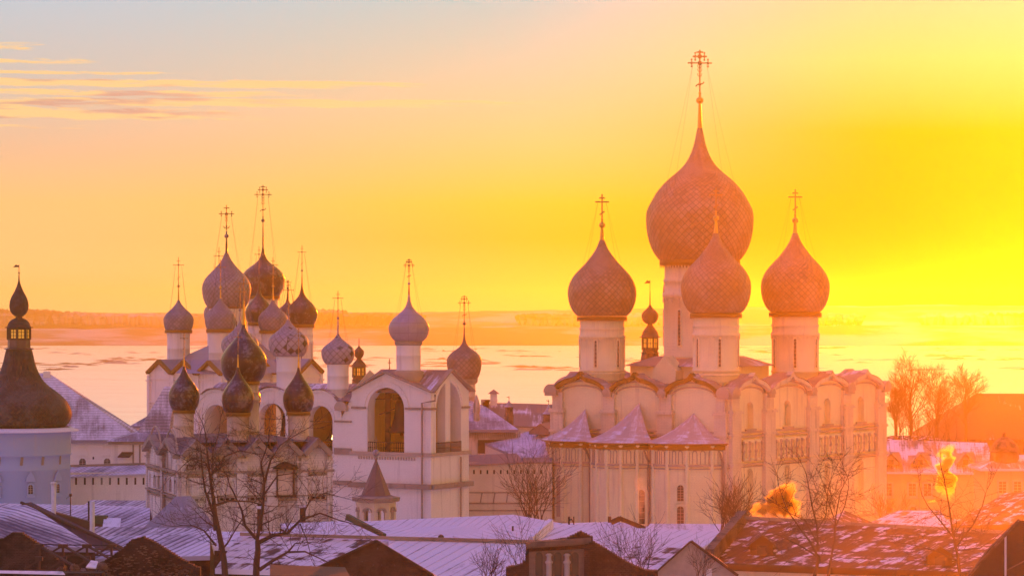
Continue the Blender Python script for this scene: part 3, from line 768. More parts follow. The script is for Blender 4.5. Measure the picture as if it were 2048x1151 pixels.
    m.poly(g, [], lambda x, z: P(x, z, 0)); 
    for i in range(len(g)):
        a, b = g[i], g[(i+1) % len(g)]; m.quad([P(*a, 0), P(*b, 0), P(*b, -2.2), P(*a, -2.2)])
    m.build('gablet', 'white', R)
    # pointed plinths under the small drums
    for (u, v) in ((4.05, 3.85), (20.5, 3.85), (3.85, 22.9), (18.3, 22.6)):
        m = MB(); c = c_uv(u, v)
        lo = [c+CU*3.0*a+CV*3.0*b+Vector((0, 0, 18.6)) for a, b in ((-1, -1), (1, -1), (1, 1), (-1, 1))]; up = [p+Vector((0, 0, 2.9)) for p in lo]
        up = [c+(p-c)*1.0 for p in up]
        for i in range(4): j = (i+1) % 4; m.quad([lo[i]*.6+Vector((c.x, c.y, 18.6))*.4, lo[j]*.6+Vector((c.x, c.y, 18.6))*.4, up[j]*.93+c*.07, up[i]*.93+c*.07])
        m.lathe((c.x, c.y), [(2.2, 18.5), (2.85, 20.7), (2.95, 20.75), (2.95, 20.95), (2.7, 21.0)], 32, False)
        m.build('drum_base', 'white', R)
    # drums and domes
    def k(u, v): p = c_uv(u, v); return p.x/p.y*F+1024, p.y
    px, Y = k(12.2, 13.5)
    dr = drum(R, px, Y, 72, 527, 716, wins=(-37.6, 22, 82, -98, 142), wtop=617, wbot=692, ww=.16, label='tall white central drum'); dome(R, px, Y, 105.5, 524, 440, 256, 201, 100, UP_BIG, 'scale_big', 46, 'ornate', 46, .70, 7, neckr=5, label='largest onion dome, over the middle drum', ang=.1, tk=.17)
    for u, v, wt, lab in ((20.5, 3.85, (-18, 42, 102, -78, 162), 'onion dome of the left front drum'), (4.05, 3.85, (5, 65, -55, 125, -115), 'onion dome of the near corner drum'), (3.85, 22.9, (-6, 54, -66, 114, -126), 'onion dome of the right drum'), (18.3, 22.6, (-20, 40, -80, 100), 'onion dome of the drum hidden behind')):
        px, Y = k(u, v); s = 352.0/Y if v > 10 else 350.0/Y
        # rows measured on the photograph for each drum
        if u > 10 and v < 10: rows = (632, 585, 480, 450, 388, 742); rd, rr = 45, 67.5
        elif v < 10: rows = (626, 574, 466, 436, 374, 742); rd, rr = 46.5, 69
        elif u < 10: rows = (624, 574, 466, 441, 378, 744); rd, rr = 47, 67.5
        else: rows = (625, 582, 474, 445, 384, 742); rd, rr = 44, 65
        pb, pm, pt, bl, ct, base = rows
        H = base-pb
        drum(R, px, Y, rd, pb+6, base, wins=wt, wtop=pb+H*.42, wbot=pb+H*.93, ww=.19)
        dome(R, px, Y, rr, pb, pm, pt, bl, ct, UP_MED, 'scale_big', 34, 'plain', 28, .70, 6, neckr=4.6, label=lab, ang=.1, tk=.17)
    # ---- the three apses
    cuts = [(0.2, 1.2), (8.6, 4.3), (16.7, 3.9), (25.0, .3)]; sag = [2.9, 3.0, 2.3]; ZE = 12.75
    apx = [(4.9, 16.5), (12.75, 17.4), (20.5, 16.3)]
    for i in range(3):
        (s0, p0), (s1, p1) = cuts[i], cuts[i+1]; L = hypot(s1-s0, p1-p0); n = 18
        def pt(t, e=0.0):
            s = s0+(s1-s0)*t; p = p0+(p1-p0)*t+sag[i]*(1-(2*t-1)**2)
            ds = s1-s0; dp = (p1-p0)+sag[i]*(-4*(2*t-1)); q = hypot(ds, dp); return s-dp/q*e, p+ds/q*e
        pts = [pt(j/n) for j in range(n+1)]; m = MB()
        for a, b in zip(pts, pts[1:]): m.quad([PE(a[0], -1, a[1]), PE(b[0], -1, b[1]), PE(b[0], ZE, b[1]), PE(a[0], ZE, a[1])])
        m.quad([PE(s0, -1, 0), PE(s0, -1, p0), PE(s0, ZE, p0), PE(s0, ZE, 0)]); m.quad([PE(s1, -1, 0), PE(s1, -1, p1), PE(s1, ZE, p1), PE(s1, ZE, 0)])
        ap = m.build('apse', 'cream' if False else 'white', R)
        # attached shafts, cornices, arcade
        m = MB()
        for t in (.12, .30, .50, .70, .88) if i == 1 else (.1, .36, .62, .88):
            for dt in (-.012,):
                a = pt(t, .0); c = PE(a[0], 0, a[1]); m.lathe((c.x, c.y), [(.34, -1), (.34, 2.3), (.42, 2.4), (.28, 2.7), (.28, 12.2), (.4, 12.4), (.4, 12.6)], 10)
        m.build('attached_shaft', 'white', ap)
        m = MB()
        for z0, z1, e in ((10.05, 10.3, .22), (9.7, 9.85, .15), (2.3, 2.65, .3), (12.25, 12.5, .2)):
            for j in range(n):
                a0 = pt(j/n); b0 = pt((j+1)/n); a1 = pt(j/n, e); b1 = pt((j+1)/n, e)
                q = [PE(a1[0], z0, a1[1]), PE(b1[0], z0, b1[1]), PE(b1[0], z1, b1[1]), PE(a1[0], z1, a1[1])]; m.quad(q)
                m.quad([q[3], q[2], PE(b0[0], z1, b0[1]), PE(a0[0], z1, a0[1])]); m.quad([q[0], q[1], PE(b0[0], z0, b0[1]), PE(a0[0], z0, a0[1])])
        build_each(m, 'cornice', 'trim', ap)
        m = MB(); na = 12
        for j in range(na):
            t0, t1 = (j+.22)/na, (j+.78)/na; h = []
            for q in range(9):
                a = pi*q/8; t = (t0+t1)/2-(t1-t0)/2*cos(a); z = 11.6+.35*sin(a); s, p = pt(t, .06); h.append(PE(s, z, p))
            s, p = pt(t0, .06); h = [PE(s, 10.35, p)]+h; s, p = pt(t1, .06); h.append(PE(s, 10.35, p)); m.tube(h, .055, 4)
        m.build('blind_arcade', 'trim', ap)
        # eave valance and flared roof
        m = MB(); g = MB(); prev = None; rn = 9; rows = []
        A = apx[i]; fl = lambda k_: k_**.72
        for j in range(n+1):
            t = j/n; es, ep = pt(t, .85); col = []
            for r in range(rn+1):
                k_ = r/rn; s = A[0]+(es-A[0])*k_; p = .02+(ep-.02)*k_; z = A[1]+(ZE+.05-A[1])*(k_*1.0) - (A[1]-ZE)*.16*sin(pi*k_)
                col.append(PE(s, z, p))
            rows.append(col)
        for j in range(n):
            for r in range(rn):
                q = [rows[j][r+1], rows[j+1][r+1], rows[j+1][r], rows[j][r]]; u0 = j*1.1
                m.quad(q, [(u0, r*1.2), (u0+1.1, r*1.2), (u0+1.1, r*1.2+1.2), (u0, r*1.2+1.2)], True)
            a, b = rows[j][rn], rows[j+1][rn]; dn = Vector((0, 0, .12)); g.quad([a-dn, b-dn, b, a])
            s0_, p0_ = pt(j/n, 0); s1_, p1_ = pt((j+1)/n, 0); g.quad([a-dn, b-dn, PE(s1_, ZE-.35, p1_), PE(s0_, ZE-.35, p0_)])
            s2, p2 = pt(j/n, .3); s3, p3 = pt((j+1)/n, .3); g.quad([PE(s2, ZE-.75, p2), PE(s3, ZE-.75, p3), PE(s3, ZE-.2, p3), PE(s2, ZE-.2, p2)])
        m.build('apse_roof', 'apse', ap); g.build('eave_valance', 'goldtrim', ap)
    # windows of the apses and the niche on the left one
    def awin(px, py0, py1, hw, mat, nm, dep=.3, Yg=346):
        s = None
        return
    def apse_point(i, t):
        (s0, p0), (s1, p1) = cuts[i], cuts[i+1]; s = s0+(s1-s0)*t; p = p0+(p1-p0)*t+sag[i]*(1-(2*t-1)**2)
        ds = s1-s0; dp = (p1-p0)+sag[i]*(-4*(2*t-1)); a = PE(s, 0, p); b = PE(s+ds*.01, 0, p+dp*.01); return a, (b-a).normalized()
    def find(i, px):
        best = min((abs(apse_point(i, k_/400)[0].x/apse_point(i, k_/400)[0].y*F+1024-px), k_/400) for k_ in range(1, 400)); return apse_point(i, best[1])
    for i, px, z0, z1, hw, kind in ((1, 1281, 3.1, 7.2, .50, 'w'), (2, 1361, 6.0, 7.9, .38, 'w'), (2, 1361, 2.9, 5.4, .40, 'w'), (0, 1121, 3.6, 8.6, .62, 'n')):
        a, d = find(i, px); P = frame(a, d); m = MB(); k_ = 1.65 if kind == 'w' else 1.25
        lo = arch(-hw*k_, hw*k_, z0-.4, z1+.25-hw*.9, n=10); li = arch(-hw, hw, z0, z1-hw, n=10)
        m.poly(lo, [li], lambda x, z: P(x, z, .16))
        for L_ in (lo, li):
            for q in range(len(L_)): r = (q+1) % len(L_); m.quad([P(*L_[q], .16), P(*L_[r], .16), P(*L_[r], -.1), P(*L_[q], -.1)])
        pbox(m, P, -hw*k_-.15, hw*k_+.15, z0-.6, z0-.4, .3)
        w = m.build('window' if kind == 'w' else 'blind_niche', 'white', R)
        g = MB(); g.poly(li, [], lambda x, z: P(x, z, .06)); g.build('pane' if kind == 'w' else 'niche_back', 'glass' if kind == 'w' else 'trim', w)
        if kind == 'w':
            g = MB(); nb_ = 6
            for q in range(1, nb_): g.bar(P(-hw, z0+(z1-z0)*q/nb_, .09), P(hw, z0+(z1-z0)*q/nb_, .09), .05)
            g.bar(P(0, z0, .09), P(0, z1, .09), .05); g.build('grille', 'trim', w)
    # downpipes
    for (s, p), e in ((cuts[1], .25), (cuts[2], .25), (cuts[3], .5)):
        m = MB(); m.tube([PE(s-1.1, ZE-.2, p+1.0), PE(s-.5, ZE-1.0, p+.5), PE(s, ZE-2.2, p+e), PE(s, -.5, p+e)], .17, 8)
        m.lathe(PE(s-1.1, 0, p+1.0)[:2], [(.17, ZE-.6), (.34, ZE-.15), (.34, ZE)], 8); m.build('downpipe', 'dirty', R)
    return R
cathedral()
# ================================================================ helpers for ordinary buildings
def body_box(root, PF, L, D, z0, z1, mat, name='wall'):
    """four walls behind a front frame: length L, depth D"""
    m = MB()
    a, b = PF(0, 0), PF(L, 0); n = -PF.n*D
    for p, q in ((a, b), (b, b+n), (b+n, a+n), (a+n, a)):
        m.quad([Vector((p.x, p.y, z0)), Vector((q.x, q.y, z0)), Vector((q.x, q.y, z1)), Vector((p.x, p.y, z1))], [(0, z0), ((q-p).length, z0), ((q-p).length, z1), (0, z1)])
    return m.build(name, mat, root)
def hip(root, PF, L, D, ze, zr, mat, ov=.8, inset=None, name='roof', th=.3):
    inset = D/2 if inset is None else inset
    m = MB(); c = [PF(-ov, ze, ov), PF(L+ov, ze, ov), PF(L+ov, ze, -D-ov), PF(-ov, ze, -D-ov)]
    r0, r1 = PF(inset, zr, -D/2), PF(L-inset, zr, -D/2)
    m.roofquad([c[0], c[1], r1, r0]); m.roofquad([c[2], c[3], r0, r1])
    if inset > .01: m.roofquad([c[1], c[2], r1]); m.roofquad([c[3], c[0], r0])
    else: m.roofquad([c[1], c[2], r1]); m.roofquad([c[3], c[0], r0])
    dn = Vector((0, 0, -th))
    for i in range(4): j = (i+1) % 4; m.quad([c[i], c[j], c[j]+dn, c[i]+dn])
    m.quad([p+dn for p in reversed(c)])
    return m.build(name, mat, root)
def win(parent, P, s, z0, z1, hw, frame_mat='trim', arched=True, surround=True, hood=False, out=.12, lit=False, bars=True):
    """window: surround and sill standing proud, dark pane set back in it, glazing bars"""
    m = MB(); k = 1.55
    if arched: lo = arch(s-hw*k, s+hw*k, z0-.2, z1-hw+.05, n=8, rise=hw*k); li = arch(s-hw, s+hw, z0, z1-hw, n=8)
    else: lo = [(s-hw*k, z0-.2), (s+hw*k, z0-.2), (s+hw*k, z1+.2), (s-hw*k, z1+.2)]; li = [(s-hw, z0), (s+hw, z0), (s+hw, z1), (s-hw, z1)]
    m.poly(lo, [li], lambda x, z: P(x, z, out))
    for L_ in (lo, li):
        for q in range(len(L_)): r = (q+1) % len(L_); m.quad([P(*L_[q], out), P(*L_[r], out), P(*L_[r], -.02), P(*L_[q], -.02)])
    pbox(m, P, s-hw*k-.12, s+hw*k+.12, z0-.42, z0-.2, out+.14)
    if hood:
        h = [(s-hw*2.1, z1+.35), (s+hw*2.1, z1+.35), (s+hw*1.5, z1+.9), (s, z1+1.5), (s-hw*1.5, z1+.9)]
        m.poly(h, [], lambda x, z: P(x, z, out+.05))
        for q in range(5): r = (q+1) % 5; m.quad([P(*h[q], out+.05), P(*h[r], out+.05), P(*h[r], 0), P(*h[q], 0)])
    w = m.build('window', frame_mat, parent)
    g = MB(); g.poly(li, [], lambda x, z: P(x, z, .02)); g.build('pane', 'lit' if lit else 'glass', w)
    if bars:
        g = MB(); g.bar(P(s, z0, .05), P(s, z1, .05), .06)
        for i in range(1, 4): g.bar(P(s-hw, z0+(z1-z0)*i/4, .05), P(s+hw, z0+(z1-z0)*i/4, .05), .06)
        g.build('glazing_bars', 'trim', w)
    return w
def slit(parent, P, s, z0, z1, hw=.12, name='loophole'):
    m = MB(); m.quad([P(s-hw, z0, .012), P(s+hw, z0, .012), P(s+hw, z1, .012), P(s-hw, z1, .012)])
    m.quad([P(s-hw, z0, .0), P(s-hw, z1, .0), P(s-hw, z1, .012), P(s-hw, z0, .012)])
    return m.build(name, 'glass', parent)
def vane(parent, c, z0, z1, s=1.0):
    m = MB(); m.bar((c[0], c[1], z0), (c[0], c[1], z1), .07*s); k = (z1-z0)
    a = Vector((c[0], c[1], z1-k*.30)); w = .75*s
    for dy in (-.02, .02):
        m.quad([a+Vector((0, dy, 0)), a+Vector((-w, dy, -.02)), a+Vector((-w*.62, dy, k*.20)), a+Vector((-w*.5, dy, k*.34)), a+Vector((-w*.28, dy, k*.22)), a+Vector((0, dy, k*.24))])
    return m.build('weather_vane', 'iron', parent)
def on_drum(c, R, a, z=0, out=0):
    a = radians(a); rad = Vector((sin(a), -cos(a), 0)); o = Vector((c.x, c.y, 0))+rad*R
    return frame(o, (cos(a), sin(a)))
# ================================================================ round corner tower, left edge
def watch_tower(px, Y, sc_, rows, label, first=True):
    """lantern tower cap. rows: vane top, ball tip, ball widest, ball bottom, cap bottom, lantern bottom, ledge, belly widest, bottom"""
    pass
def left_tower():
    Y = 330.0; S = Y/F; c = W(38, 0, Y); Z = lambda p: zat(p, Y); R_ = 103*S
    R = thing('round_tower', (c.x, c.y, 0), 'stout round white tower under a dark bell-shaped roof with a lit lantern, far left', 'tower')
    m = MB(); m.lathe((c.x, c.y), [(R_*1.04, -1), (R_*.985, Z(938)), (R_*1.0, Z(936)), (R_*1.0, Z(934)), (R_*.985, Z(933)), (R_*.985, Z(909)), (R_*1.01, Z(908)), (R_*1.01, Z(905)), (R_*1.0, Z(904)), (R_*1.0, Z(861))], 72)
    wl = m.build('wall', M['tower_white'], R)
    for a in (-74, -48, -22, 3, 29, 55, 80):
        P = on_drum(c, R_*.99, a+3); slit(wl, P, 0, Z(892), Z(880), .13).name = 'loophole'
    for a in (-60, -36, -13, 12, 36, 61):
        P = on_drum(c, R_*.99, a); m = MB(); s0, s1 = -.16, .16
        m.quad([P(s0, Z(925), .03), P(s1, Z(925), .03), P(s1+.12, Z(907), .03), P(s0+.12, Z(907), .03)]); m.build('machicolation_slot', 'dirty', wl)
    for a in (-62, -14, 22, 56):
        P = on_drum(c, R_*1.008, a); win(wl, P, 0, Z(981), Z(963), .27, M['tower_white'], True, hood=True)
    m = MB(); m.lathe((c.x, c.y), [(R_*.9, Z(862)), (R_*1.155, Z(861)), (R_*1.155, Z(859.5)), (R_*.98, Z(853))], 72); m.build('eave', 'snow', R)
    prof = [(853, 90), (850, 94), (845, 98), (837, 102.5), (828, 104), (820, 103), (812, 100), (803, 95), (794, 87), (787, 79), (781, 71), (775, 63), (769, 55.5), (762, 49), (756, 44.5), (748, 40), (741, 36.5), (730, 32.5), (719, 29.5), (705, 26.5), (697, 24.5)]
    prof = [(r*S, Z(p)) for p, r in prof]
    vs = [0]; sc2 = 56
    for (r0, z0), (r1, z1) in zip(prof, prof[1:]): vs.append(vs[-1]+hypot(r1-r0, z1-z0)/max((r0+r1)/2, R_*.4)*sc2/(2*pi))
    # eight shallow facets
    m = MB(); n = 224
    def disp(u, v, r): p = (u+v) % 1; q = (v-u) % 1; return .05*(1-(p+q)/2)-.10*abs(sin(pi*8*(u/sc2)))*0
    m.lathe((c.x, c.y), prof, n, True, sc2, disp, vs=vs); bell = m.build('bell_roof', 'shingle_wood', R)
    m = MB(); m.lathe((c.x, c.y), [(24*S, Z(699)), (29*S, Z(698)), (30*S, Z(696.5)), (23*S, Z(695)), (22.5*S, Z(679)), (23.5*S, Z(678.5)), (23.5*S, Z(677)), (22.0*S, Z(676.5))], 8, False)
    la = m.build('lantern_base', 'sheet_black', R)
    lr = 22*S; pts = [Vector((c.x+lr*sin(radians(a)), c.y-lr*cos(radians(a)), 0)) for a in range(0, 360, 45)]
    for p in pts: m = MB(); m.bar(p+Vector((0, 0, Z(678))), p+Vector((0, 0, Z(656))), .26); m.build('lantern_post', 'wood', la)
    for i in range(8):
        a = pts[i]; b = pts[(i+1) % 8]; d = (b-a).normalized(); P = frame(a, d); L = (b-a).length
        g = MB(); g.quad([P(.15, Z(677), -.04), P(L-.15, Z(677), -.04), P(L-.15, Z(657.5), -.04), P(.15, Z(657.5), -.04)]); o = g.build('lit_pane', 'lit', la)
        g = MB(); g.bar(P(L/2, Z(678)), P(L/2, Z(657)), .07)
        for k in (1, 2): zz = Z(677)+(Z(657.5)-Z(677))*k/3; g.bar(P(.1, zz), P(L-.1, zz), .07)
        g.bar(P(0, Z(677.6)), P(L, Z(677.6)), .2); g.bar(P(0, Z(657)), P(L, Z(657)), .2); g.build('glazing_bars', 'wood', la)
    m = MB(); m.lathe((c.x, c.y), [(20*S, Z(656)), (28*S, Z(655)), (28*S, Z(654)), (23.5*S, Z(653)), (22*S, Z(648)), (19*S, Z(643)), (14*S, Z(638.5)), (7*S, Z(635.5)), (6*S, Z(633)), (9.5*S, Z(632)), (9.5*S, Z(631.3)), (4*S, Z(631))], 40)
    m.build('lantern_cap', 'shingle_wood', R)
    d = onion(R, c.x, c.y, 18.8*S, Z(631), Z(612), Z(560), UP_MED, 'shingle_wood', 26, .45, name='onion_finial')
    m = MB(); m.lathe((c.x, c.y), [(1.6*S, Z(561)), (.9*S, Z(548)), (.6*S, Z(546))], 10); m.ball((c.x, c.y, Z(545.5)), 1.9*S, 6); m.build('neck', 'iron', d)
    vane(d, (c.x, c.y), Z(545), Z(529), .95)
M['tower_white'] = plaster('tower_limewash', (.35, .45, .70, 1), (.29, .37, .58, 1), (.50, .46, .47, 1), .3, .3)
left_tower()

# ================================================================ range of buildings and wall behind the left tower
def left_range():
    # long hip-roofed hall
    a = W(120, 0, 372); PF = frame((a.x-14, a.y, 0), (1, .10)); Yb = 372
    R = thing('hall', PF(18, 0), 'long white hall with a steep snowy hipped shingle roof behind the round tower', 'building')
    L = 14+(283-120)*Yb/F; D = 15
    b = body_box(R, PF, L-1.2, D, -1, zat(882, Yb), 'white2')
    m = MB(); ze = zat(880, Yb); zr = zat(752, Yb+7)+.4
    ov = .7; c = [PF(-ov, ze, ov), PF(L-.9+ov, ze, ov), PF(L-.9+ov, ze, -D-ov), PF(-ov, ze, -D-ov)]; rx = 14-2.0
    m.roofquad([c[0], c[1], PF(rx, zr, -D/2), PF(2, zr, -D/2)]); m.roofquad([c[1], c[2], PF(rx, zr, -D/2)]); m.roofquad([c[2], c[3], PF(2, zr, -D/2), PF(rx, zr, -D/2)]); m.roofquad([c[3], c[0], PF(2, zr, -D/2)])
    dn = Vector((0, 0, -.4))
    for i in range(4): j = (i+1) % 4; m.quad([c[i], c[j], c[j]+dn, c[i]+dn])
    m.build('roof', 'shingle', R)
    m = MB(); pbox(m, PF, rx-.7, rx+.2, zr-1.2, zr+.2, -D/2+.6, -D/2-.6); m.build('chimney', 'white2', R)
    for px in (162.5, 211.5):
        s = (px-1024)*Yb/F-PF(0, 0).x; win(b, PF, s, zat(930, Yb), zat(917, Yb), .42, 'white2', True, hood=True)
    slit(b, PF, (184-1024)*Yb/F-PF(0, 0).x, zat(919, Yb), zat(914, Yb), .1)
    m = MB(); pbox(m, PF, 8, L-1, zat(884, Yb), zat(881, Yb), .2); m.build('cornice', 'dirty', R)
    # pavilion with a tent roof beside it
    Yb = 352; a = W(222, 0, Yb); PF = frame((a.x, a.y, 0), (1, .05)); L = (352-222)*Yb/F; D = 9.5
    R = thing('pavilion', PF(4, 0), 'white pavilion under a tall snowy tent roof with flared eaves, left of the ruined church', 'building')
    b = body_box(R, PF, L, D, -1, zat(884, Yb), 'white2')
    m = MB(); ze = zat(882, Yb); zk = zat(865, Yb); zp = zat(772, Yb+5)
    ov = .55; ins = 3.4
    c = [PF(-ov, ze, ov), PF(L+ov, ze, ov), PF(L+ov, ze, -D-ov), PF(-ov, ze, -D-ov)]; k = [PF(ins*.9, zk, -1.8), PF(L-1, zk, -1.8), PF(L-1, zk, -D+1), PF(ins*.9, zk, -D+1)]
    ap = [PF(L*.78, zp, -D/2), PF(L*.95, zp, -D/2)]
    for i in range(4): j = (i+1) % 4; m.roofquad([c[i], c[j], k[j], k[i]])
    m.roofquad([k[0], k[1], ap[1], ap[0]]); m.roofquad([k[1], k[2], ap[1]]); m.roofquad([k[2], k[3], ap[0], ap[1]]); m.roofquad([k[3], k[0], ap[0]])
    m.build('roof', 'shingle', R)
    m = MB(); pbox(m, PF, -.3, L+.3, ze-.35, ze-.02, .35); m.build('cornice', 'dirty', R)
    for s in (2.6, 3.4): m = MB(); pbox(m, PF, s, s+.18, 8.5, ze-.4, .12); m.build('downpipe', 'dirty', R)
    m = MB(); m.slab([PF(.9, zat(911, Yb), 1.3), PF(2.3, zat(911, Yb), 1.3), PF(2.7, zat(903, Yb), 0), PF(1.3, zat(903, Yb), 0)], .15); 
    m.build('porch_roof', 'wood', R)
    # the second distant roof end seen past the tower of the gate church
    Yb = 400; PF = frame(W(272, 0, Yb)*Vector((1, 1, 0)) if 0 else (W(268, 0, Yb).x, Yb, 0), (1, 0)); L = 9; 
    R = thing('annex', PF(4, 0), 'small annex whose snowy roof shows between the hall and the gate church', 'building')
    body_box(R, PF, L, 6, -1, zat(852, Yb), 'white2'); hip(R, PF, L, 6, zat(851, Yb), zat(820, Yb), 'shingle', .5, 3)
    # fortress wall
    Yb = 338; a = W(128, 0, Yb); PF = frame((a.x, Yb, 0), (1, .04)); L = (318-128)*Yb/F
    R = thing('fortress_wall', PF(5, 0), 'white fortress wall with a row of loopholes and a narrow snowy roof, between round tower and ruined church', 'wall')
    b = body_box(R, PF, L, 2.4, -1, zat(944, Yb), 'white2')
    m = MB(); m.slab([PF(0, zat(952, Yb), .5), PF(L, zat(945, Yb), .5), PF(L, zat(929, Yb), -2.2), PF(0, zat(934, Yb), -2.2)], .14); m.build('roof', 'tin_blue', R)
    m = MB(); m.bar(PF(0, zat(933, Yb), -2.1), PF(L, zat(928, Yb), -2.1), .2, .25); m.build('ridge', 'dirty', R)
    for px in (152, 169.5, 186, 203, 219.5, 236.5, 253, 270, 286.5): slit(b, PF, (px-1024)*Yb/F-PF(0, 0).x, zat(972, Yb)+.2, zat(958, Yb)+.2, .11)
left_range()

# ================================================================ gate church with gabled walls (behind, upper left)
def gabled_church(name, label, Cpx, CY, Lpx, LYd, Rpx, RYd, zb, pv, pa, nl, nr, mat, valance, roofmat, cat='church', vdz=0, ridge=2.2, thick=.5):
    """square church seen on the corner: near corner at Cpx, left wall to Lpx, right wall to Rpx; pv / pa = rows of valley and apex"""
    C = W(Cpx, 0, CY); C.z = 0; A = W(Lpx, 0, LYd); A.z = 0; B = W(Rpx, 0, RYd); B.z = 0; D = A+B-C
    R = thing(name, (A+B)/2, label, cat)
    PL = frame(A, C-A); PR = frame(C, B-C); LL = (C-A).length; LR = (B-C).length
    zv = zat(pv, CY); za = zat(pa, CY); out = []
    m = MB()
    for P, L, n in ((PL, LL, nl), (PR, LR, nr)):
        o = [(0, zb), (L, zb)]
        for i in range(n): w = L/n; x = L-w*i; o += [(x, zv), (x-w/2, za)]
        o += [(0, zv)]; m.poly(o, [], lambda x, z: P(x, z))
    for p, q in ((B, D), (D, A)): m.quad([Vector((*p.xy, zb)), Vector((*q.xy, zb)), Vector((*q.xy, zv)), Vector((*p.xy, zv))])
    wl = m.build('wall', mat, R)
    # roof ridges running in from every gable
    roof = MB(); ctr = (A+B)/2; zr = za+ridge*.25
    for P, L, n, dep in ((PL, LL, nl, LR), (PR, LR, nr, LL)):
        w = L/n; ov = .55
        for i in range(n):
            a, b, c = w*i, w*(i+1), w*(i+.5); d = dep*.5
            roof.roofquad([P(a, zv-.0, ov), P(c, za+.1, ov), P(c, za+.1, -d), P(a, zv, -d)])
            roof.roofquad([P(c, za+.1, ov), P(b, zv, ov), P(b, zv, -d), P(c, za+.1, -d)])
        val = MB()
        for i in range(n):
            a, b, c = w*i, w*(i+1), w*(i+.5)
            strip(val, P, [(a, zv+.05), (c, za+.1)], -.38, .58); strip(val, P, [(c, za+.1), (b, zv+.05)], -.38, .58)
        val.build('roof_valance', valance, wl)
    r = [A, C, B, D]; zt = za+ridge; c4 = (A+B)/2; k = [Vector((*(p.lerp(c4, .22)).xy, (zv+za)/2+.3)) for p in r]; t = [Vector((*(p.lerp(c4, .72)).xy, zt)) for p in r]
    for i in range(4): j = (i+1) % 4; roof.roofquad([k[i], k[j], t[j], t[i]])
    roof.quad(t); e = [Vector((*p.xy, zv-.05)) for p in r]; 
    roof.quad([e[2], e[3], k[3], k[2]]); roof.quad([e[3], e[0], k[0], k[3]])
    roof.build('roof', roofmat, R)
    return R, wl, PL, PR, LL, LR
def gate_church():
    R, wl, PL, PR, LL, LR = gabled_church('gate_church', 'tall white gate church with five grey scaled domes and a sawtooth gabled roofline', 446, 392, 297, 404, 643, 410, -1, 747, 722, 3, 4, 'white2', 'goldtrim', 'sheet_grey')
    for P, L, n in ((PL, LL, 3), (PR, LR, 4)):
        m = MB()
        for z in (814, 808, 760): pbox(m, P, -.1, L+.1, zat(z, 395), zat(z-2.5, 395), .22)
        build_each(m, 'cornice', 'white2', wl)
        for i in range(n+1):
            m = MB(); w = L/n; pbox(m, P, max(0, w*i-.5), min(L, w*i+.5), -1, zat(752, 395), .3); pbox(m, P, max(-.1, w*i-.65), min(L+.1, w*i+.65), zat(765, 395), zat(762, 395), .45)
            m.build('pilaster', 'white2', wl)
    for p0, p1 in ((297, 752), (449, 750), (643, 752)):
        pass
    data = [  # px, Y, r drum, drum top, base | dome R, pb, pm, pt, ball, cross top
        (357, 406, 22.5, 663, 722, 29.5, 666, 640, 600, 572, 514, 'left dome of the gate church'),
        (441, 400, 23.5, 662, 740, 31, 664, 638, 596, 575, 519, 'dome over the near corner of the gate church'),
        (546, 409, 23, 664, 735, 29.5, 666, 640, 600, 572, 514, 'right dome of the gate church')]
    for px, Y, r, dt, db, DR, pb, pm, pt, bl, ct, lab in data:
        drum(R, px, Y, r, dt, db+14, mat='white2', wins=(), valance='goldtrim', frieze=False, vr=1.22)
        dome(R, px, Y, DR, pb, pm, pt, bl, ct, UP_MED, 'scale', 22, 'grace', 20, .66, 2.6, neckr=1.7, label=lab, tk=.085)
    drum(R, 453, 411, 34, 612, 742, mat='white2', valance='goldtrim', frieze=False, wins=(-60, 10, 40), wtop=640, wbot=700, ww=.16, label='tall middle drum')
    dome(R, 453, 411, 48, 618, 577, 506, 472, 410, UP_MED, 'scale', 30, 'ornate2', 29, .68, 4.2, neck='sheet_dark', neckr=2.6, label='largest dome of the gate church', tk=.12)
    drum(R, 438, 421, 23, 650, 742, mat='white2', valance='goldtrim', frieze=False)
    dome(R, 438, 421, 30, 650, 626, 585, 560, 494, UP_MED, 'scale', 22, 'grace', 20, .66, 2.6, neckr=1.7, label='dome hidden behind the middle one', tk=.085)
gate_church()
def dark_domed_church():
    R, wl, PL, PR, LL, LR = gabled_church('dark_domed_church', 'church whose smooth dark domes rise behind the gate church', 560, 424, 482, 440, 640, 436, -1, 748, 730, 3, 3, 'white2', 'goldtrim', 'sheet_grey')
    drum(R, 526, 438, 30, 594, 735, mat='white2', valance='goldtrim', frieze=True, wins=(35, -25), wtop=655, wbot=712, ww=.2)
    dome(R, 526, 438, 44, 594, 557, 494, 441, 370, UP_WIDE, 'sheet_dark', 0, 'ornate', 33, .70, 3.4, neck='sheet_dark', neckr=1.8, label='largest dark dome, tallest of the left group', tk=.12)
    for px, Y, DR, pb, pm, pt, bl, ct, r in ((518, 428, 28, 648, 625, 566, 552, 492, 20), (604, 432, 31.5, 652, 627, 566, 541, 490, 22.5), (575, 446, 26, 650, 630, 590, 576, 560, 19)):
        drum(R, px, Y, r, pb, 745, mat='white2', valance='goldtrim', frieze=True, wins=(0, 60, -60), wtop=pb+30, wbot=pb+70, ww=.2)
        dome(R, px, Y, DR, pb, pm, pt, bl, ct, UP_WIDE, 'sheet_dark', 0, 'grace', 16, .66, 2.0, neck='sheet_dark', neckr=1.3, label='smaller smooth dark dome', tk=.08)
dark_domed_church()
